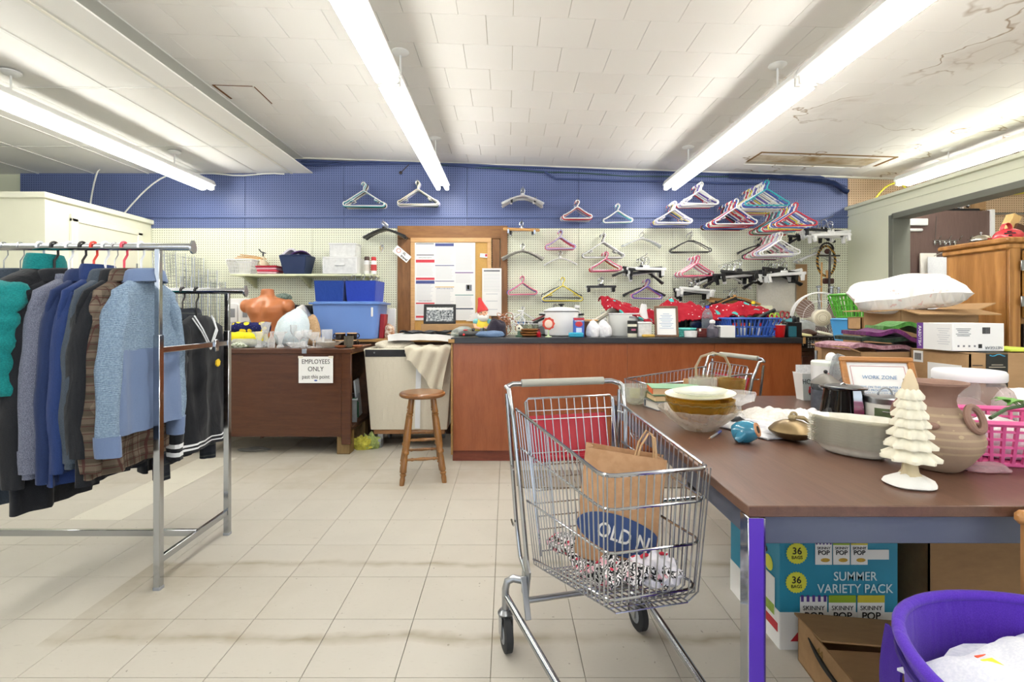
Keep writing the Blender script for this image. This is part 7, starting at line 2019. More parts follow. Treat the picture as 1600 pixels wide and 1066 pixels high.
# --- glassware behind
def tv(name, label, px, Y, prof, m=GL, n=28, cat='glass', wob=None):
    return vessel(name, label, tp(px, Y), prof, m, n, cat, 'glassware on the work table', wob)
tv('glass_bowl', 'round clear glass bowl at the table edge by the carts', 992, 2.34, [(.03, 0), (.045, .01), (.07, .05), (.078, .085)], glass('#f8faf4', .3, .05, name='plain_glass'), cat='bowl')
tv('glass_vase', 'ribbed clear glass bowl behind the stacked books', 1098, 2.30, [(.045, 0), (.053, .008), (.06, .07), (.062, .125)], glass('#faf8f2', .36, .05, name='ribbed_glass'), 48, 'vase', lambda a, i: 1 + .02 * math.cos(a * 24))
hd1 = thing('handled_basket', 'clear glass basket with arched handle behind amber bowl', 'glass basket', tp(1114, 2.47))
part(hd1, 'bowl', glass('#f6f1dc', .15, .05, name='straw_glass'), lambda b: b.lathe([(.04, 0), (.05, .008), (.07, .06), (.085, .11), (.082, .11), (.066, .06), (.045, .012)], 36, wob=lambda a, i: 1 + .04 * math.cos(a * 9)))
part(hd1, 'handle', glass('#f0ead2', .5, .05, name='straw_glass_handle'), lambda b: b.tube([(-.083, 0, .10), (-.085, 0, .16), (-.06, 0, .21), (0, 0, .23), (.06, 0, .21), (.085, 0, .16), (.083, 0, .10)], .006, 8))
tv('amber_pot', 'pale amber pressed glass pot with a flower boss', 1143, 2.28, [(.038, 0), (.046, .01), (.056, .06), (.058, .125)], glass('#e0c880', .3, .06, name='pale_amber', tint=.9), 40, 'pot', lambda a, i: 1 + .015 * math.cos(a * 10))
tv('glass_compote', 'cut glass footed compote with wavy rim beside amber pot', 1154, 2.02, [(.04, 0), (.041, .006), (.012, .02), (.010, .05), (.03, .062), (.058, .075), (.066, .105)], GL, 40, 'compote', lambda a, i: 1 + (.05 * math.cos(a * 8) if i > 4 else 0))
tv('amber_glass', 'amber glass foot standing behind the compote', 1152, 2.12, [(.03, 0), (.032, .006), (.014, .02), (.02, .05), (.035, .08)], AMB, 24)
tv('glass_creamer', 'small clear glass creamer before the green book', 1058, 2.05, [(.025, 0), (.03, .006), (.036, .04), (.034, .07)], GL, 24, 'creamer')
tag(MB().box((0, 0, .05), (.07, .004, .10), rot=(.15, 0, 0)).build('price_card', mat('#e0b68a', .6, 0, .1, name='peach_card'), None, tp(1078, 2.48)), 'peach coloured card leaning behind the green book', 'card')
tag(MB().box((0, 0, .03), (.05, .004, .05), rot=(.1, 0, 0)).build('price_card', mat('#e8d27a', .6, 0, .1, name='yellow_card'), None, tp(992, 2.46)), 'small yellow card standing behind the round glass bowl', 'card')
tag(MB().tube([(-.03, 0, .02), (0, 0, .02), (.0, 0, .02), (.03, .02, .01)], [.012, .018, .014, .008], 10).build('dark_spout', BLACK, None, tp(1156, 1.87)), 'black rubber stopper lying beside the white cloth', 'stopper')
# --- white cloths
def drape(name, label, px, Y, w, d, h, m, seed, rz=0):
    def f(u, v):
        e = math.sin(PI * min(1, max(0, u))) ** .5 * math.sin(PI * min(1, max(0, v))) ** .5
        return ((u - .5) * w * (1 + .15 * nz(v * 3, seed)), (v - .5) * d * (1 + .2 * nz(u * 3, seed + 3)), .006 + h * e * (.55 + .6 * abs(nz(u * 4 + seed, v * 4)) + .15 * math.sin(u * 16 + v * 5)))
    return tag(MB().sheet(f, 30, 20, .005).build(name, m, None, tp(px, Y), (0, 0, rz), ang=75), label, 'cloth')
WCL = cloth('#eceae8', '#dedcdc', 300)
drape('white_napkin', 'white printed napkin spread beneath the blue jug', 1187, 1.82, .22, .26, .025, cloth('#e9e8ea', '#cfcfd6', 40), 1.2, R(25))
drape('crumpled_cloth', 'crumpled white cloth with red stitching behind the jug', 1205, 2.0, .24, .2, .05, cloth('#efebe4', '#e2dcd2', 90), 3.7, .2)
drape('white_linen', 'white linen lying between bronze bell and coffee pot', 1262, 1.9, .16, .2, .07, WCL, 6.2, -.3)
# --- painted bucket and wipes tub
bu = thing('paper_bucket', 'white tapered bucket with a hand-lettered word and red truck', 'bucket', tp(1259, 2.45), 0)
part(bu, 'bucket', PAPER, lambda b: b.lathe([(.040, 0), (.041, .002), (.058, .13), (.061, .133), (.055, .133), (.039, .006)], 4, wob=None)).rotation_euler = (0, 0, R(45))
part(bu, 'dotted_liner', mat('#e9e9ee', .6, 0, .4, 90, name='dotted_paper'), lambda b: b.box((.0, .02, .145), (.075, .003, .05)))
text('HOME', .034, INK, bu, (-.002, -.0402, .092), (R(83), 0, 0), sx=.8)
part(bu, 'red_truck', mat('#c02a2e', .5, name='red_truck'), lambda b: (b.box((.012, -.0355, .045), (.04, .004, .018), b=.002), b.box((.004, -.0365, .060), (.02, .004, .018), b=.002)))
part(bu, 'truck_wheel', INK, lambda b: [b.ball((.0 + dx, -.036, .034), (.006, .003, .006), 10, 6) for dx in (0, .025)])
wp = thing('wipes_canister', 'white and teal disinfecting wipes canister on the table', 'canister', tp(1292, 2.30), 0)
part(wp, 'tub', WHITE, lambda b: b.lathe([(.062, 0), (.064, .004), (.064, .185)], 28))
part(wp, 'teal_band', mat('#2f9ba0', .5, name='teal_label'), lambda b: b.lathe([(.0645, .0), (.0645, .11)], 28, cap0=False, cap1=False))
part(wp, 'lid', mat('#e9ede4', .4, name='lid_white'), lambda b: b.lathe([(.065, .185), (.065, .20), (.06, .206)], 28))
part(wp, 'logo', mat('#c9394a', .5, name='logo_red'), lambda b: b.ball((-.028, -.0575, .135), (.022, .005, .02), 12, 8))
part(wp, 'logo_field', mat('#3a55b0', .5, name='logo_blue'), lambda b: b.ball((-.028, -.059, .135), (.015, .005, .013), 12, 8))
part(wp, 'print_line', PAPER, lambda b: [b.box((0, -.0648, z), (.05, .001, .008)) for z in (.08, .06, .045)])
tag(MB().ball((0, 0, .01), (.026, .02, .03), 10, 8).build('tissue', cloth('#f2f2f4'), None, tp(1299, 2.30, .206)), 'white wipe pulled up through the canister lid', 'wipe')
lump('bandana', 'red bandana with white dots bunched behind the wipes canister', 'cloth', tp(1332, 2.13), (.06, .05, .12), REDC, 3.9, .25)
lump('film_wrap', 'clear plastic wrap bundle behind the wipes canister', 'bag', tp(1330, 2.22), (.09, .03, .23), glass('#e3e6e8', .4, .2, name='wrap_film'), 5.3, .3)
stick('white_rack_arm', 'slim white metal bar standing behind the paper bucket', 'bar', [(gx(1275, 2.52), 2.52, TZ), (gx(1275, 2.52), 2.52, gz(548, 2.52))], .008, STEEL)
# --- coffee pots
BKG = mat('#141416', .08, 0, .1, coat=.5, name='black_gloss')
def press(px, Y, label, r, h, spout=True):
    t_ = thing('coffee_pot', label, 'coffee pot', tp(px, Y), R(0))
    part(t_, 'body', BKG, lambda b: b.lathe([(r * .92, 0), (r * 1.05, .008), (r * 1.06, h * .35), (r * .88, h * .92), (r * .9, h * .96)], 36))
    part(t_, 'rim', BKG, lambda b: b.lathe([(r * .92, h * .95), (r * 1.05, h * .97), (r * 1.06, h), (r * .9, h * 1.01)], 36))
    ld_ = part(t_, 'lid', mat('#5d5f60', .3, .6, name='dull_lid'), lambda b: b.lathe([(r * .88, h * 1.005), (r * .8, h * 1.03), (r * .3, h * 1.04)], 30))
    part(ld_, 'knob', CHROME, lambda b: b.tube([(-.012, 0, h * 1.04), (.0, 0, h * 1.09), (.012, 0, h * 1.04)], .003, 6))
    part(t_, 'chrome_strip', CHROME, lambda b: b.sheet(lambda u, v: ((u - .5) * .034 * (1.25 - .35 * v) + .0, -r * (1.065 - .16 * max(0, v - .3)) - .003 - .004 * math.sin(v * PI), h * (.1 + .86 * v)), 4, 8, .004))
    return t_
press(1318, 1.90, 'black and chrome vacuum coffee pot on the table', .074, .145)
p2_ = thing('french_press', 'black coffee press with a grey pointed lid behind the pot', 'coffee press', tp(1290, 2.06))
part(p2_, 'jar', mat('#33353a', .12, 0, .2, name='dark_jar'), lambda b: b.lathe([(.05, 0), (.053, .006), (.053, .13), (.05, .135)], 28))
part(p2_, 'pattern_band', mat('#4b4f5a', .3, 0, .6, 60, name='speckled_band'), lambda b: b.lathe([(.0535, .02), (.0535, .11)], 28, cap0=False, cap1=False))
part(p2_, 'lid', mat('#77736d', .45, .3, name='pewter'), lambda b: b.lathe([(.058, .135), (.05, .145), (.02, .17), (.006, .176)], 24))
part(p2_, 'knob', BLACK, lambda b: b.ball((0, 0, .183), .008, 8, 6))
# --- flip-top canister
cn_ = thing('clip_canister', 'white canister with botanical print and chrome clip lid', 'canister', tp(1383, 1.82))
part(cn_, 'body', mat('#e7e6e0', .25, 0, .1, 30, name='white_tin'), lambda b: b.lathe([(.062, 0), (.065, .004), (.066, .10)], 32))
part(cn_, 'leaf_print', mat('#5b6b4a', .4, 0, .5, 40, name='leaf_print'), lambda b: b.sheet(lambda u, v: (.0667 * math.cos(R(205 + 45 * u)), .0667 * math.sin(R(205 + 45 * u)), .015 + .07 * v), 6, 4, .001))
part(cn_, 'lid_band', STEEL, lambda b: b.lathe([(.068, .10), (.069, .118), (.066, .122), (.04, .126)], 32))
part(cn_, 'lid_ring', STEEL, lambda b: b.tube(arc((0, 0, .126), .026, 0, 180, 10), .003, 6))
part(cn_, 'clip', CHROME, lambda b: (b.tube([(-.05, -.052, .075), (-.01, -.07, .072), (.02, -.066, .075)], .002, 6), b.ball((.015, -.068, .075), .008, 10, 6)))
tv('small_jar', 'short clear jar of white pieces behind the canister', 1352, 1.98, [(.035, 0), (.04, .006), (.04, .08)], GL, 24, 'jar')
# --- framed WORK ZONE notice
wz = thing('framed_sign', 'oak framed work zone notice leaning back on the table', 'picture frame', tp(1388, 2.0), 0, rot=(R(-24), R(0), R(-12)))
OAKR = wood('#b97f45', '#9a6530', 'x', 6, 10, .35, .2, name='oak_frame')
fw, fh = .275, .262
part(wz, 'moulding', OAKR, lambda b: (b.box((0, 0, fh - .012), (fw, .02, .024), b=.005), b.box((0, 0, .012), (fw, .02, .024), b=.005), b.box((-fw / 2 + .012, 0, fh / 2), (.024, .02, fh - .04), b=.005), b.box((fw / 2 - .012, 0, fh / 2), (.024, .02, fh - .04), b=.005)))
part(wz, 'sheet', PAPER, lambda b: b.box((0, .004, fh / 2), (fw - .04, .004, fh - .04)))
part(wz, 'red_border', mat('#c98a8a', .6, name='red_rule'), lambda b: [b.box(c, d) for c, d in (((0, .0012, fh - .04), (.2, .001, .002)), ((-.1, .0012, fh / 2), (.002, .001, fh - .08)), ((.1, .0012, fh / 2), (.002, .001, fh - .08)))])
BLI = mat('#7fa3c9', .6, name='blue_lettering')
text('WORK ZONE', .022, BLI, wz, (0, -.0002, fh * .66), sx=.95, shear=.2)
text('ITEMS ON THIS COUNTER ARE\nBEING PROCESSED AND ARE\nNOT READY TO BE SOLD\nPLEASE DO NOT', .0125, BLI, wz, (0, -.0002, fh * .42), lines=1.1, shear=.2)
part(wz, 'easel', CARD2, lambda b: b.box((0, .05, .075), (.05, .003, .17), rot=(.55, 0, 0)))
# --- big jar with white lid
bj = thing('plastic_jar', 'large clear plastic jar with a white screw lid', 'jar', tp(1513, 1.74), 0)
part(bj, 'jar', glass('#f0e6e4', .3, .08, name='clear_pet'), lambda b: b.lathe([(.105, 0), (.113, .006), (.122, .05), (.122, .135), (.112, .162), (.095, .178), (.091, .195)], 40))
part(bj, 'lid', mat('#f2f2f3', .4, 0, .02, name='lid_white2'), lambda b: b.lathe([(.098, .193), (.10, .197), (.10, .22), (.095, .227), (.04, .23)], 40))
lump('jar_filling', 'pale pink paper strips stuffed in the plastic jar', 'paper strips', tp(1513, 1.74, .01), (.09, .09, .12), cloth('#eadfdc', '#e3cfd0', 60), 2.9, .1)
lump('bubble_wrap', 'white bubble wrap heap behind the plastic jar', 'bubble wrap', tp(1592, 1.80), (.08, .08, .15), mat('#ebeaec', .3, 0, .2, 60, .8, 90, name='bubble_film'), 7.1, .2)
lump('tied_bag', 'knotted clear plastic bag standing behind the plastic jar', 'bag', tp(1490, 1.93), (.075, .06, .20), glass('#ece8e2', .5, .2, name='knotted_film'), 8.1, .3)
# --- pink basket with greenery
PNK = mat('#e0609a', .4, 0, .06, name='pink_plastic')
pk = basket('pink_basket', 'bright pink slotted plastic basket with greenery on the table', (1.455, 1.46, TZ), .28, .2, .125, PNK, .03, (11, 4), R(-12), th=.0045)
lump('tissue_paper', 'white tissue paper filling the pink basket', 'tissue paper', (1.455, 1.46, TZ + .016), (.12, .085, .10), cloth('#ece6e6', '#e0d4d8', 90, folds=1), 4.8, .15)
gr_ = thing('greenery_sprig', 'green artificial leaf sprig lying in the pink basket', 'sprig', (1.46, 1.43, TZ + .135))
LEAF = mat('#5f9a3c', .5, 0, .25, 20, name='leaf_green')
part(gr_, 'stem', mat('#3d5a34', .6, name='stem_green'), lambda b: b.tube([(-.115, -.05, .0), (-.04, -.02, .02), (.06, .0, .03)], .005, 6))
for k in range(9):
    a = R(40 * k); c = Vector((-.02 + .012 * k, .005 * (k % 3), .025))
    part(gr_, 'leaf', LEAF, lambda b: b.sheet(lambda u, v: c + Vector((math.cos(a) * .06 * u - math.sin(a) * .022 * (v - .5) * math.sin(u * PI), math.sin(a) * .06 * u + math.cos(a) * .022 * (v - .5) * math.sin(u * PI), .018 * math.sin(u * 2.5))), 5, 2, .0015))
lump('film_sheet', 'loose clear plastic sheet on the table beside the urn', 'plastic sheet', tp(1543, 1.34), (.06, .03, .018), glass('#f1d9de', .35, .2, name='pink_film'), 1.7, .3)
# --- cartons at the table back
def carton(name, label, loc, w, d, h, rz, m=CARD, flaps=None, tape=None, rot=None):
    t_ = thing(name, label, 'box', loc, rz, None, rot)
    th = .005
    part(t_, 'body', m, lambda b: (b.box((0, -d / 2 + th / 2, h / 2), (w, th, h)), b.box((0, d / 2 - th / 2, h / 2), (w, th, h)), b.box((-w / 2 + th / 2, 0, h / 2), (th, d, h)), b.box((w / 2 - th / 2, 0, h / 2), (th, d, h)), b.box((0, 0, th / 2), (w, d, th))))
    if flaps is None:
        part(t_, 'flap', m, lambda b: b.box((0, -d / 4, h), (w, d / 2 - .001, th)))
        part(t_, 'flap', m, lambda b: b.box((0, d / 4, h), (w, d / 2 - .001, th)))
        part(t_, 'tape', mat('#b99a6c', .3, name='brown_tape'), lambda b: b.box((0, 0, h + .003), (w + .002, .05, .0015)))
    else:
        for (ax, s, ang, ln) in flaps:
            if ax == 'y': part(t_, 'flap', m, lambda b: b.box((0, s * (d / 2 + math.cos(ang) * ln / 2), h + math.sin(ang) * ln / 2), (w, ln, th), rot=(s * ang, 0, 0)))
            else: part(t_, 'flap', m, lambda b: b.box((s * (w / 2 + math.cos(ang) * ln / 2), 0, h + math.sin(ang) * ln / 2), (ln, d, th), rot=(0, -s * ang, 0)))
    return t_
az = carton('shipping_box', 'brown shipping box with black tape and paper labels', (2.055, 2.105, TZ + .001), .45, .29, .265, 0)
az_t = part(az, 'black_tape', mat('#23231f', .35, name='black_tape'), lambda b: (b.box((-.12, -.1465, .2), (.085, .002, .13)), b.box((-.12, 0, .2695), (.085, .295, .002))))
part(az, 'cyan_print', mat('#39a0c9', .5, name='cyan_print'), lambda b: b.tube([(-.15 + .01 * i, -.148, .260 - .004 * math.sin(i * 1.3)) for i in range(7)], .0022, 5))
for k, (w, z) in enumerate(((.045, .222), (.065, .213), (.05, .155), (.06, .146))): part(az, 'tape_print', mat('#b9b19c', .5, name='pale_tape_print'), lambda b: b.box((-.12, -.1478, z), (w, .001, .003)))
part(az, 'tape_mark', mat('#cfc4ae', .5, name='pale_print2'), lambda b: b.ball((-.12, -.148, .185), (.014, .001, .014), 14, 6))
part(az, 'paper_label', PAPER, lambda b: (b.box((-.2265, -.03, .15), (.002, .16, .13)), b.box((-.2265, .10, .235), (.002, .05, .05))))
part(az, 'label_print', INK, lambda b: [b.box((-.228, -.08 + .028 * k, .17), (.001, .018, .022)) for k in range(4)] + [b.box((-.228, .085 + .006 * k, .235), (.001, .003, .03)) for k in range(6)])
part(az, 'box_print', INK, lambda b: [b.box((-.196, -.1462, .22 - .014 * k), (.04, .001, .003)) for k in range(4)])
ng = thing('router_box', 'white retail box with purple edge and printed labels on the shipping box', 'box', (1.905, 2.09, TZ + .272), 0)
part(ng, 'carton', PAPER, lambda b: b.box((0, 0, .058), (.21, .17, .112), b=.001))
part(ng, 'purple_end', mat('#6a3a8f', .5, name='purple_card'), lambda b: b.box((-.1058, .07, .058), (.002, .031, .113)))
text('NETGEAR', .02, PAPER, ng, (-.1072, .07, .058), (0, R(-90), R(180)))
text('NETGEAR', .016, GYP, ng, (.062, -.0862, .016), (R(90), R(180), 0))
part(ng, 'barcode', INK, lambda b: [b.box((.018 + .004 * k, -.0856, .085), (.0018 + .001 * (k % 2), .0012, .026)) for k in range(8)])['kind'] = 'stuff'
for k in range(5): part(ng, 'print_line', GYP, lambda b: b.box((-.06, -.0856, .092 - .007 * k), (.06 - .01 * (k % 3), .001, .0025)))
for k in range(5): part(ng, 'symbol', INK if k == 4 else GYP, lambda b: b.box((-.08 + .022 * k, -.0856, .022), (.014, .0012, .016) if k == 4 else (.007, .001, .007)))
for k in range(8): part(ng, 'side_print', GRP, lambda b: b.box((-.1056, -.045 + .0 * k, .092 - .009 * k), (.001, .06 - .012 * (k % 3), .002)))
tag(MB().box((0, 0, .006), (.16, .2, .010), b=.002).build('lime_folder', mat('#c9da52', .5, name='lime_card'), None, (2.105, 2.08, TZ + .272), (0, 0, R(-4))), 'lime green folder lying on the shipping box', 'folder')
# open carton with the pillow
c3 = carton('open_carton', 'open brown carton supporting the white pillow', (2.27, 2.735, .921), .42, .26, .275, R(2), CARD, flaps=(('y', -1, R(-12), .12), ('x', 1, R(20), .10), ('x', -1, R(-4), .12)))
PILM = cloth('#f0ebe6', '#e6dfd8', 60, name='quilted')
t = NT('quilted_white')
xq, yq, zq = t.xyz(t.obj())
qq = t.math('ABSOLUTE', t.math('SINE', t.math('MULTIPLY', t.math('ADD', xq, yq), 70)))
qr = t.math('ABSOLUTE', t.math('SINE', t.math('MULTIPLY', t.math('SUBTRACT', xq, yq), 70)))
t.bump(t.math('MINIMUM', qq, qr), .5, .006)
stc = t.math('MULTIPLY', t.math('GREATER_THAN', t.noise(t.map(t.obj(), (1, 1, 1)), 40, 1), .66), t.math('LESS_THAN', t.math('ABSOLUTE', t.math('SUBTRACT', xq, .03)), .12))
PILQ = t.fin(t.mix(t.math('MULTIPLY', stc, .35), lin('#f1ece8'), lin('#d97a70')), .9, 0, 0, .2)
def pillow(b):
    def f(u, v, s):
        x = 2 * u - 1; y = 2 * v - 1
        th = (max(0, 1 - x ** 4) * max(0, 1 - y ** 4)) ** .45
        cx_ = 1 - .10 * (1 - abs(y)) * abs(x) ** 3; cy = 1 - .10 * (1 - abs(x)) * abs(y) ** 3
        return (x * .245 * cx_, y * .16 * cy, .09 + s * .085 * th + .02 * nz(x * 1.5, y * 1.5, 3))
    N = 26
    V = [f(i / N, j / N, 1) for i in range(N + 1) for j in range(N + 1)] + [f(i / N, j / N, -1) for i in range(N + 1) for j in range(N + 1)]
    q = N + 1; k = q * q
    F = []
    for i in range(N):
        for j in range(N):
            a, b_, c_, d_ = i * q + j, (i + 1) * q + j, (i + 1) * q + j + 1, i * q + j + 1
            F += [(a, b_, c_, d_), (k + d_, k + c_, k + b_, k + a)]
    ed = [(i * q, (i + 1) * q) for i in range(N)] + [(N * q + j, N * q + j + 1) for j in range(N)] + [((i + 1) * q + N, i * q + N) for i in range(N)] + [(j + 1, j) for j in range(N)]
    F += [(b_, a, a + k, b_ + k) for a, b_ in ed]
    b.add(V, F)
pw = thing('pillow', 'white quilted pillow lying on the open carton', 'pillow', (gx(1419, 2.68), 2.70, 1.198), 0, rot=(R(12), R(-6), R(-28)))
part(pw, 'case', PILQ, pillow, ang=80)
part(pw, 'piping', cloth('#e6cdb0', '#dcc09f', 200), lambda b: b.tube([(-.05 + .02 * i, .10 + .004 * i, .163 - .003 * (i - 5) ** 2 * .12) for i in range(11)], .004, 6))
# carton of folded fabrics
c4 = carton('fabric_carton', 'cardboard carton heaped with folded fabrics', (1.81, 2.39, TZ + .001), .42, .26, .25, R(2), CARD2, flaps=(('x', -1, R(20), .06),))
for k, (c, c2, lab, dx, rz) in enumerate((('#8a5f6a', '#b48a94', 'mauve striped folded fabric on the fabric carton', -.02, .1), ('#2a3c2c', '#1c2a20', 'dark green folded fabric on the fabric carton', .06, -.08), ('#6e2f66', '#54224e', 'plum folded fabric topping the fabric carton', .03, -.15), ('#4f8a3c', '#3c6e2e', 'bright green folded fabric hanging off the carton', .13, -.3))):
    w = (.40, .36, .24, .22)[k]
    tag(MB().sheet(lambda u, v: ((u - .5) * w, (v - .5) * .22, .012 + .022 * math.sin(u * PI) + .008 * math.sin(u * 11 + k) - .05 * max(0, u - .7)), 20, 6, .018).build('folded_fabric', cloth(c, c2, 60), None, (1.76 + dx, 2.38, TZ + .25 + .032 * k), (0, .08, rz), ang=70), lab, 'fabric')
tag(MB().box((0, 0, .11), (.03, .012, .22), b=.002).build('wooden_stake', CARD, None, tp(1353, 2.23)), 'narrow wooden slat standing before the fabric carton', 'slat')
sc4 = carton('printed_carton', 'small brown printed carton beneath the pillow corner', (gx(1356, 3.08), 3.08, 1.076), .17, .12, .075, 0, CARD)
carton('plinth_carton', 'plain upright carton under the small printed carton', (gx(1356, 3.08), 3.08, .004), .2, .16, 1.066, 0, CARD2)
carton('base_carton', 'tall plain carton on the floor under the open carton', (2.27, 2.735, .004), .40, .25, .91, 0, CARD2)
part(sc4, 'print', INK, lambda b: [b.box((.0 + .05 * (k % 2), -.0508, .03 + .015 * (k // 2)), (.04, .001, .006)) for k in range(4)])
GRN = mat('#5cb53c', .4, name='green_plastic_basket')
basket('green_basket', 'lime green plastic basket behind the pillow', (2.42, 3.4, .985 + .16), .22, .18, .16, GRN, .03, (9, 3))
basket('blue_bin', 'sky blue plastic bin beneath the green basket', (2.42, 3.4, .985), .22, .18, .15, mat('#4fa3e0', .4, name='sky_plastic'), .02, holes=False, cat='bin')
cbx = carton('tall_carton', 'tall plain carton standing on the floor behind the table', (2.42, 3.4, 0.005), .40, .36, .97, 0, CARD2)
tag(MB().box((0, 0, .01), (.16, .10, .02), b=.004, rot=(0, -.3, 0)).build('orange_lid', mat('#e07a3a', .4, name='orange_plastic'), None, (2.46, 3.38, 1.33)), 'orange plastic lid in the green basket', 'lid')

# ================================================================== OAK CABINET
OAKC = wood('#b98447', '#94622c', 'z', 3.2, 9, .38, .15, name='golden_oak', rings=6)
kx, ky0, ky1, kt = 2.66, 2.64, 3.0, 1.60
kb = thing('oak_cabinet', 'golden oak cabinet with moulded top standing behind the table', 'cabinet', (kx + .42, (ky0 + ky1) / 2, 0))
part(kb, 'side_panel', OAKC, lambda b: b.box((-.41, 0, .78), (.02, ky1 - ky0, 1.54)))
part(kb, 'body', OAKC, lambda b: b.box((0, .01, .78), (.80, ky1 - ky0 - .02, 1.54)))
part(kb, 'face_stile', OAKC, lambda b: b.box((-.39, -.185, .78), (.06, .02, 1.54), b=.002))
part(kb, 'crown', OAKC, lambda b: (b.box((0, 0, 1.565), (.90, ky1 - ky0 + .07, .03), b=.008), b.box((0, 0, 1.535), (.87, ky1 - ky0 + .04, .035), b=.008)))
dd = part(kb, 'door', OAKC, lambda b: (b.box((.0, -.197, 1.33), (.70, .02, .36), b=.005)))
part(dd, 'moulding', OAKC, lambda b: (b.box((0, -.21, 1.33), (.58, .012, .25), b=.008)))
for z in (1.43, 1.24): part(dd, 'hinge', STEEL, lambda b: (b.box((-.365, -.21, z), (.022, .008, .055), b=.002), b.tube([(-.352, -.214, z - .026), (-.352, -.214, z + .026)], .005, 8)))
part(kb, 'bay_shade_panel', mat('#2b1d15', .7, name='recess_shade'), lambda b: b.box((0, -.183, .62), (.68, .012, 1.0)))  # flat dark panel; the shade inside the bay is put into its colour
CT = 1.582
bl = thing('service_bell', 'brass-chrome service bell on top of the oak cabinet', 'bell', (gx(1533, 2.86), 2.86, CT))
part(bl, 'base', BLACK, lambda b: b.lathe([(.055, 0), (.055, .008), (.045, .012)], 28))
part(bl, 'dome', mat('#c9c2b2', .2, 1, .05, name='nickel'), lambda b: b.lathe([(.052, .014), (.05, .022), (.038, .036), (.02, .044), (.006, .046)], 32), ang=60)
part(bl, 'plunger', STEEL, lambda b: (b.tube([(0, 0, .045), (0, 0, .056)], .003, 6), b.ball((0, 0, .058), .006, 8, 6)))
rd = thing('red_dome', 'glossy red plastic dome with strap handle and black print on the oak cabinet', 'container', (gx(1576, 2.76), 2.76, CT), R(-10))
RTM = mat('#c9333c', .25, 0, .05, coat=.4, name='red_enamel')
part(rd, 'dome', RTM, lambda b: b.lathe([(.074, 0), (.075, .008), (.070, .03), (.056, .05), (.035, .062), (.012, .067)], 32, sy=.8), ang=60)
part(rd, 'handle', RTM, lambda b: b.sheet(lambda u, v: (-.012 + .022 * math.cos(PI * (1 - u)), (v - .5) * .028, .062 + .036 * math.sin(PI * u)), 10, 2, .003))
for k, (w, z, x) in enumerate(((.018, .044, -.028), (.045, .034, -.028), (.014, .022, -.03))): part(rd, 'print', INK, lambda b: b.box((x, -.0535 + (z - .022) * .42, z), (w, .006, .006), rot=(-.4, 0, -.35)))
wd = thing('wooden_block', 'wooden block and dark wedge stacked on the oak cabinet', 'block', (gx(1592, 2.84), 2.86, CT))
part(wd, 'pale_block', wood('#dcb878', '#c49a5a', 'z', 5, 8, .5, name='pale_block'), lambda b: b.box((-.035, 0, .10), (.05, .05, .13), b=.003, rot=(0, .45, 0)))
part(wd, 'dark_wedge', DARKW2, lambda b: b.box((.02, 0, .045), (.13, .08, .09), b=.003, rot=(0, .35, 0)))
vessel('glass_ornament', 'small round glass ornament behind the red dome', (gx(1604, 2.8), 2.70, CT), [(.012, 0), (.03, .02), (.03, .04), (.012, .055)], GL, 16, 'ornament', None)
bpy.data.objects['glass_ornament']['group'] = 'ornaments on the oak cabinet'

# ================================================================== UNDER AND BEFORE THE TABLE
# printed snack carton
sk = thing('snack_carton', 'blue and white snack variety pack carton under the table', 'box', (1.158, 1.92, .004))
bW, bD, bH = .412, .38, .46
SKB = mat('#2a8fb0', .5, 0, .08, 18, name='pool_blue')
part(sk, 'carton', SKB, lambda b: b.box((0, 0, bH / 2), (bW, bD, bH), b=.002))
part(sk, 'white_base', PAPER, lambda b: (b.box((0, -bD / 2 - .001, .065), (bW, .002, .13)), b.box((-bW / 2 - .001, 0, .065), (.002, bD, .13))))
part(sk, 'white_side', PAPER, lambda b: b.prism([(-bD / 2, .40), (bD / 2, .30), (bD / 2, bH), (-bD / 2, bH)], -bW / 2 - .0025, -bW / 2 - .0005, M=Matrix(((0, 0, 1, 0), (1, 0, 0, 0), (0, 1, 0, 0), (0, 0, 0, 1)))))
part(sk, 'hand_hole', INK, lambda b: b.ball((-bW / 2 - .001, -.05, .31), (.002, .06, .022), 16, 8))
YLW = mat('#dfe14a', .5, name='lime_badge')
yf = -bD / 2 - .0025
def badge(x, z, r=.033):
    bg = part(sk, 'badge', YLW, lambda b: b.lathe([(r, -.0008), (r, .0008)], 48, wob=lambda a, i: 1 + .05 * math.cos(a * 24)))
    bg.rotation_euler = (R(90), 0, 0); bg.location = (x, yf, z)
    text('36', .034, INK, sk, (x, yf - .0015, z + .008), bold=.0003); text('BAGS', .016, INK, sk, (x, yf - .0015, z - .014))
badge(-.148, .336, .036); badge(-.15, .235, .036)
text('SUMMER', .044, mat('#d9eef4', .6, name='pale_cyan'), sk, (.055, yf - .0005, .255), bold=.0003, sx=.9); text('VARIETY PACK', .044, mat('#d9eef4', .6, name='pale_cyan'), sk, (.055, yf - .0005, .212), bold=.0003, sx=.9)
part(sk, 'address_panel', PAPER, lambda b: b.box((.13, yf, .332), (.085, .001, .034)))
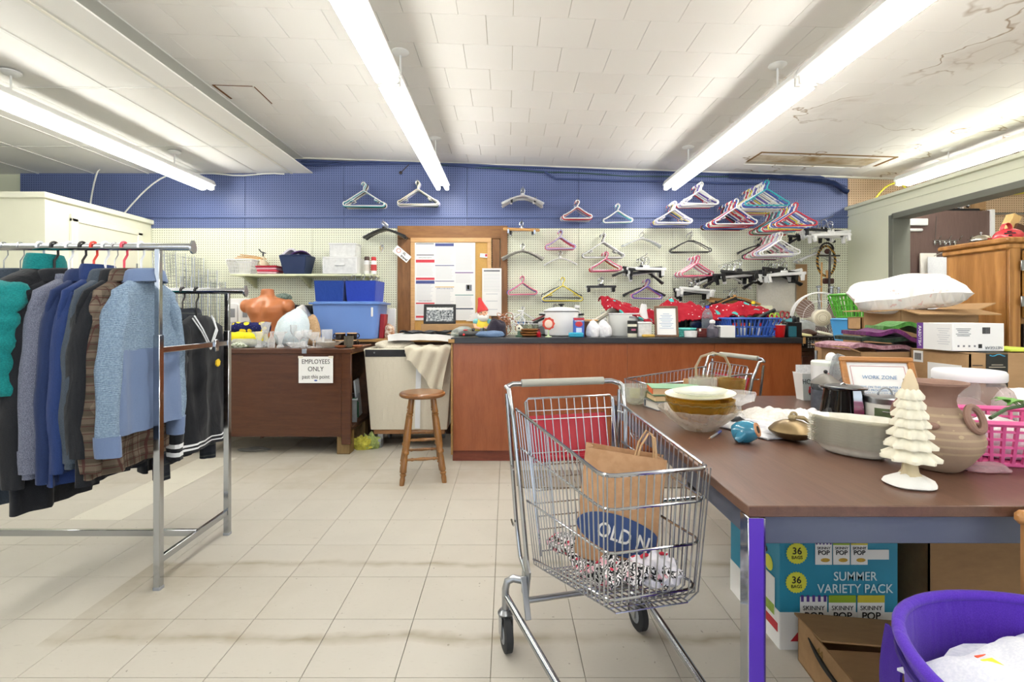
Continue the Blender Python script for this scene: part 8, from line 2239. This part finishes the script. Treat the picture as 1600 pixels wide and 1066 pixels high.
def packet(x, z, w, h, top, stripes):
    p_ = part(sk, 'printed_packet', PAPER, lambda b: b.box((x, yf, z), (w, .0012, h)))
    if stripes: part(p_, 'stripe', mat('#5a3f8f', .5, name='violet_print'), lambda b: [b.box((x - w * .42 + w * .21 * k, yf - .0008, z + h * .46), (w * .1, .001, h * .16)) for k in range(5)])
    else: part(p_, 'top_band', top, lambda b: b.box((x, yf - .0008, z + h * .45), (w, .001, h * .18)))
    text('SKINNY', w * .23, INK, sk, (x, yf - .0015, z + h * .22)); text('POP', w * .38, INK, sk, (x, yf - .0015, z + h * .02), bold=.0004)
    part(p_, 'popcorn', mat('#c9a23a', .6, 0, .4, 80, name='popcorn_print'), lambda b: b.ball((x + w * .1, yf - .0006, z - h * .3), (w * .28, .0008, h * .09), 10, 6))
for k in range(3):
    packet(-.055 + .062 * k, .337, .058, .08, (YLW, mat('#9ab82e', .5, name='olive_print'), mat('#cfc23a', .5, name='mustard_print'))[k], k == 0)
    packet(-.09 + .10 * k, .115, .094, .14, (YLW, mat('#9ab82e', .5, name='olive_print'), mat('#cfc23a', .5, name='mustard_print'))[k], k == 0)
part(sk, 'red_triangle', mat('#c92a3a', .5, name='red_triangle'), lambda b: (b.prism([(-.17, .03), (-.10, .03), (-.12, .09)], -yf - .001, -yf + .0005, M=Matrix(((1, 0, 0, 0), (0, 0, -1, 0), (0, 1, 0, 0), (0, 0, 0, 1)))),))
for k in range(2):
    part(sk, 'side_packet', (YLW, PAPER)[1], lambda b: b.box((-bW / 2 - .003, -.12 + .1 * k, .17), (.0015, .085, .13)))
    part(sk, 'side_picture', mat('#9ab84a', .5, 0, .5, 40, name='side_print'), lambda b: b.box((-bW / 2 - .004, -.12 + .1 * k, .12), (.0012, .08, .035)))
part(sk, 'side_red', mat('#c92a3a', .5, name='red_triangle'), lambda b: b.box((-bW / 2 - .003, -.05, .07), (.0012, .26, .03)))
sd_b = part(sk, 'side_badge', YLW, lambda b: b.ball((-bW / 2 - .002, -.12, .27), (.0015, .028, .028), 20, 8))
# battered shipping carton, open flap
sm = carton('smile_carton', 'battered brown shipping carton with curved arrow print', (1.18, 1.50, .004), .42, .32, .15, R(-5), CARD, flaps=())
part(sm, 'lid', CARD2, lambda b: (b.box((-.01, .07, .162), (.43, .17, .005), rot=(-.10, .03, 0)), b.box((0, -.09, .150), (.415, .15, .005))))
part(sm, 'smile_print', mat('#2f2f2b', .6, name='dark_brown_print'), lambda b: b.tube([(-.2115, .09 - .03 * i, .12 - .012 * i + .0012 * i * i) for i in range(8)], [.002, .006, .009, .010, .009, .008, .006, .003], 6))
text('44', .035, mat('#8a6a30', .6, name='marker_print'), sm, (-.2115, .02, .118), (R(90), 0, R(-90)))
for k, (x, y, w, d, h, rz, lab) in enumerate(((1.68, 1.95, .40, .42, .50, 0, 'large plain carton in the shadow under the table'), (2.12, 1.75, .36, .36, .40, .2, 'carton with torn flap in the shadow under the table'), (1.70, 2.36, .5, .3, .58, 0, 'tall carton against the far side under the table'))):
    carton('shadow_carton', lab, (x, y, .004), w, d, h, rz, CARD2)
# purple collapsible bin with a white bag in it
PURP = cloth('#5a33b8', '#4f2ba8', 500, name='purple_nylon')
pbn = thing('purple_bin', 'purple collapsible fabric bin with white lining bag before the table', 'bin', (.955, .77, .002))
rr_ = .272; hh_ = .585
def pwall(b):
    n_, k_ = 60, 14
    V, F = [], []
    for side, dr in ((0, 0), (1, -.006)):
        for i in range(k_ + 1):
            f = i / k_
            for j in range(n_):
                a = 2 * PI * j / n_
                r = (rr_ - .045 * (1 - f)) + dr + .003 * math.sin(a * 22) * (1 - f) + .004 * nz(math.cos(a) * 3, math.sin(a) * 3, f * 3)
                V.append((r * math.cos(a), r * math.sin(a), hh_ * f + (.006 if side and i == 0 else 0)))
    q = n_ * (k_ + 1)
    for i in range(k_):
        for j in range(n_):
            j2 = (j + 1) % n_
            F.append((i * n_ + j, i * n_ + j2, (i + 1) * n_ + j2, (i + 1) * n_ + j))
            F.append((q + i * n_ + j2, q + i * n_ + j, q + (i + 1) * n_ + j, q + (i + 1) * n_ + j2))
    F.append(tuple(range(n_))[::-1]); F.append(tuple(q + j for j in range(n_)))
    b.add(V, F)
part(pbn, 'wall', PURP, pwall, ang=70)
part(pbn, 'rim', PURP, lambda b: b.tube([((rr_ + .001) * math.cos(a), (rr_ + .001) * math.sin(a), hh_ + .004 * math.sin(3 * a)) for a in [2 * PI * i / 60 for i in range(60)]], .011, 8, closed=True), ang=70)
part(pbn, 'zipper', mat('#3c2a7a', .6, name='zipper_tape'), lambda b: b.tube([((rr_ + .003) * math.cos(a), (rr_ + .003) * math.sin(a), hh_ - .03) for a in [2 * PI * i / 60 for i in range(60)]], .005, 6, closed=True))
part(pbn, 'handle', cloth('#4a2a9c'), lambda b: b.sheet(lambda u, v: (-rr_ * math.cos(.75) - .012 - .012 * math.sin(v * PI), rr_ * math.sin(.75) - .03 + .05 * u, hh_ - .02 - .2 * v), 3, 8, .005))
wbg = drape('white_garment', 'white garment with orange and yellow stickers in the purple bin', 1400, 1.0, .36, .36, .09, cloth('#eef0f6', '#e2e5ee', 200), 2.6, .3)
wbg.location = (.955, .775, .520)
tag(MB().lathe([(.235, 0), (.24, .01), (.235, .47), (.22, .505), (.12, .52)], 32, wob=lambda a, i: 1 + .02 * math.cos(a * 7)).build('laundry_pile', cloth('#dfe1ea', '#cfd2de', 100, folds=1), None, (.955, .77, .012)), 'pile of white laundry filling the purple bin', 'laundry')
for (c, x, y, lab) in (('#e8572f', .865, .895, 'small orange price sticker on the white garment'), ('#dfe23a', .845, .862, 'small yellow price sticker on the white garment')):
    tag(MB().box((0, 0, 0), (.03, .02, .001), rot=(.1, .1, .3)).build('price_sticker', mat(c, .6, name='sticker_' + c[1:]), None, (x, y, min(((wbg.location.x + q.co.x * math.cos(.3) - q.co.y * math.sin(.3) - x) ** 2 + (wbg.location.y + q.co.x * math.sin(.3) + q.co.y * math.cos(.3) - y) ** 2, -q.co.z) for q in wbg.data.vertices)[1] * -1 + wbg.location.z + .004)), lab, 'sticker', 'stickers on the white garment')
# wooden rack end standing at the table front
chm = wood('#c08a52', '#a06c38', 'z', 5, 9, .4, .2, name='chair_wood')
cr = thing('wooden_rack', 'light brown wooden rack frame standing upright before the table', 'rack', (1.33, 1.066, 0))
for s in (-1, 1):
    part(cr, 'post', chm, lambda b: b.box((s * .20, 0, .365), (.034, .026, .72), b=.004))
    part(cr, 'foot', chm, lambda b: b.box((s * .20, 0, .012), (.05, .045, .024), b=.005))
part(cr, 'top_rail', chm, lambda b: b.box((0, 0, .737), (.47, .03, .03), b=.010))
for z in (.2, .38, .56): part(cr, 'rung', chm, lambda b: b.tube([(-.19, 0, z), (.19, 0, z)], .009, 8))
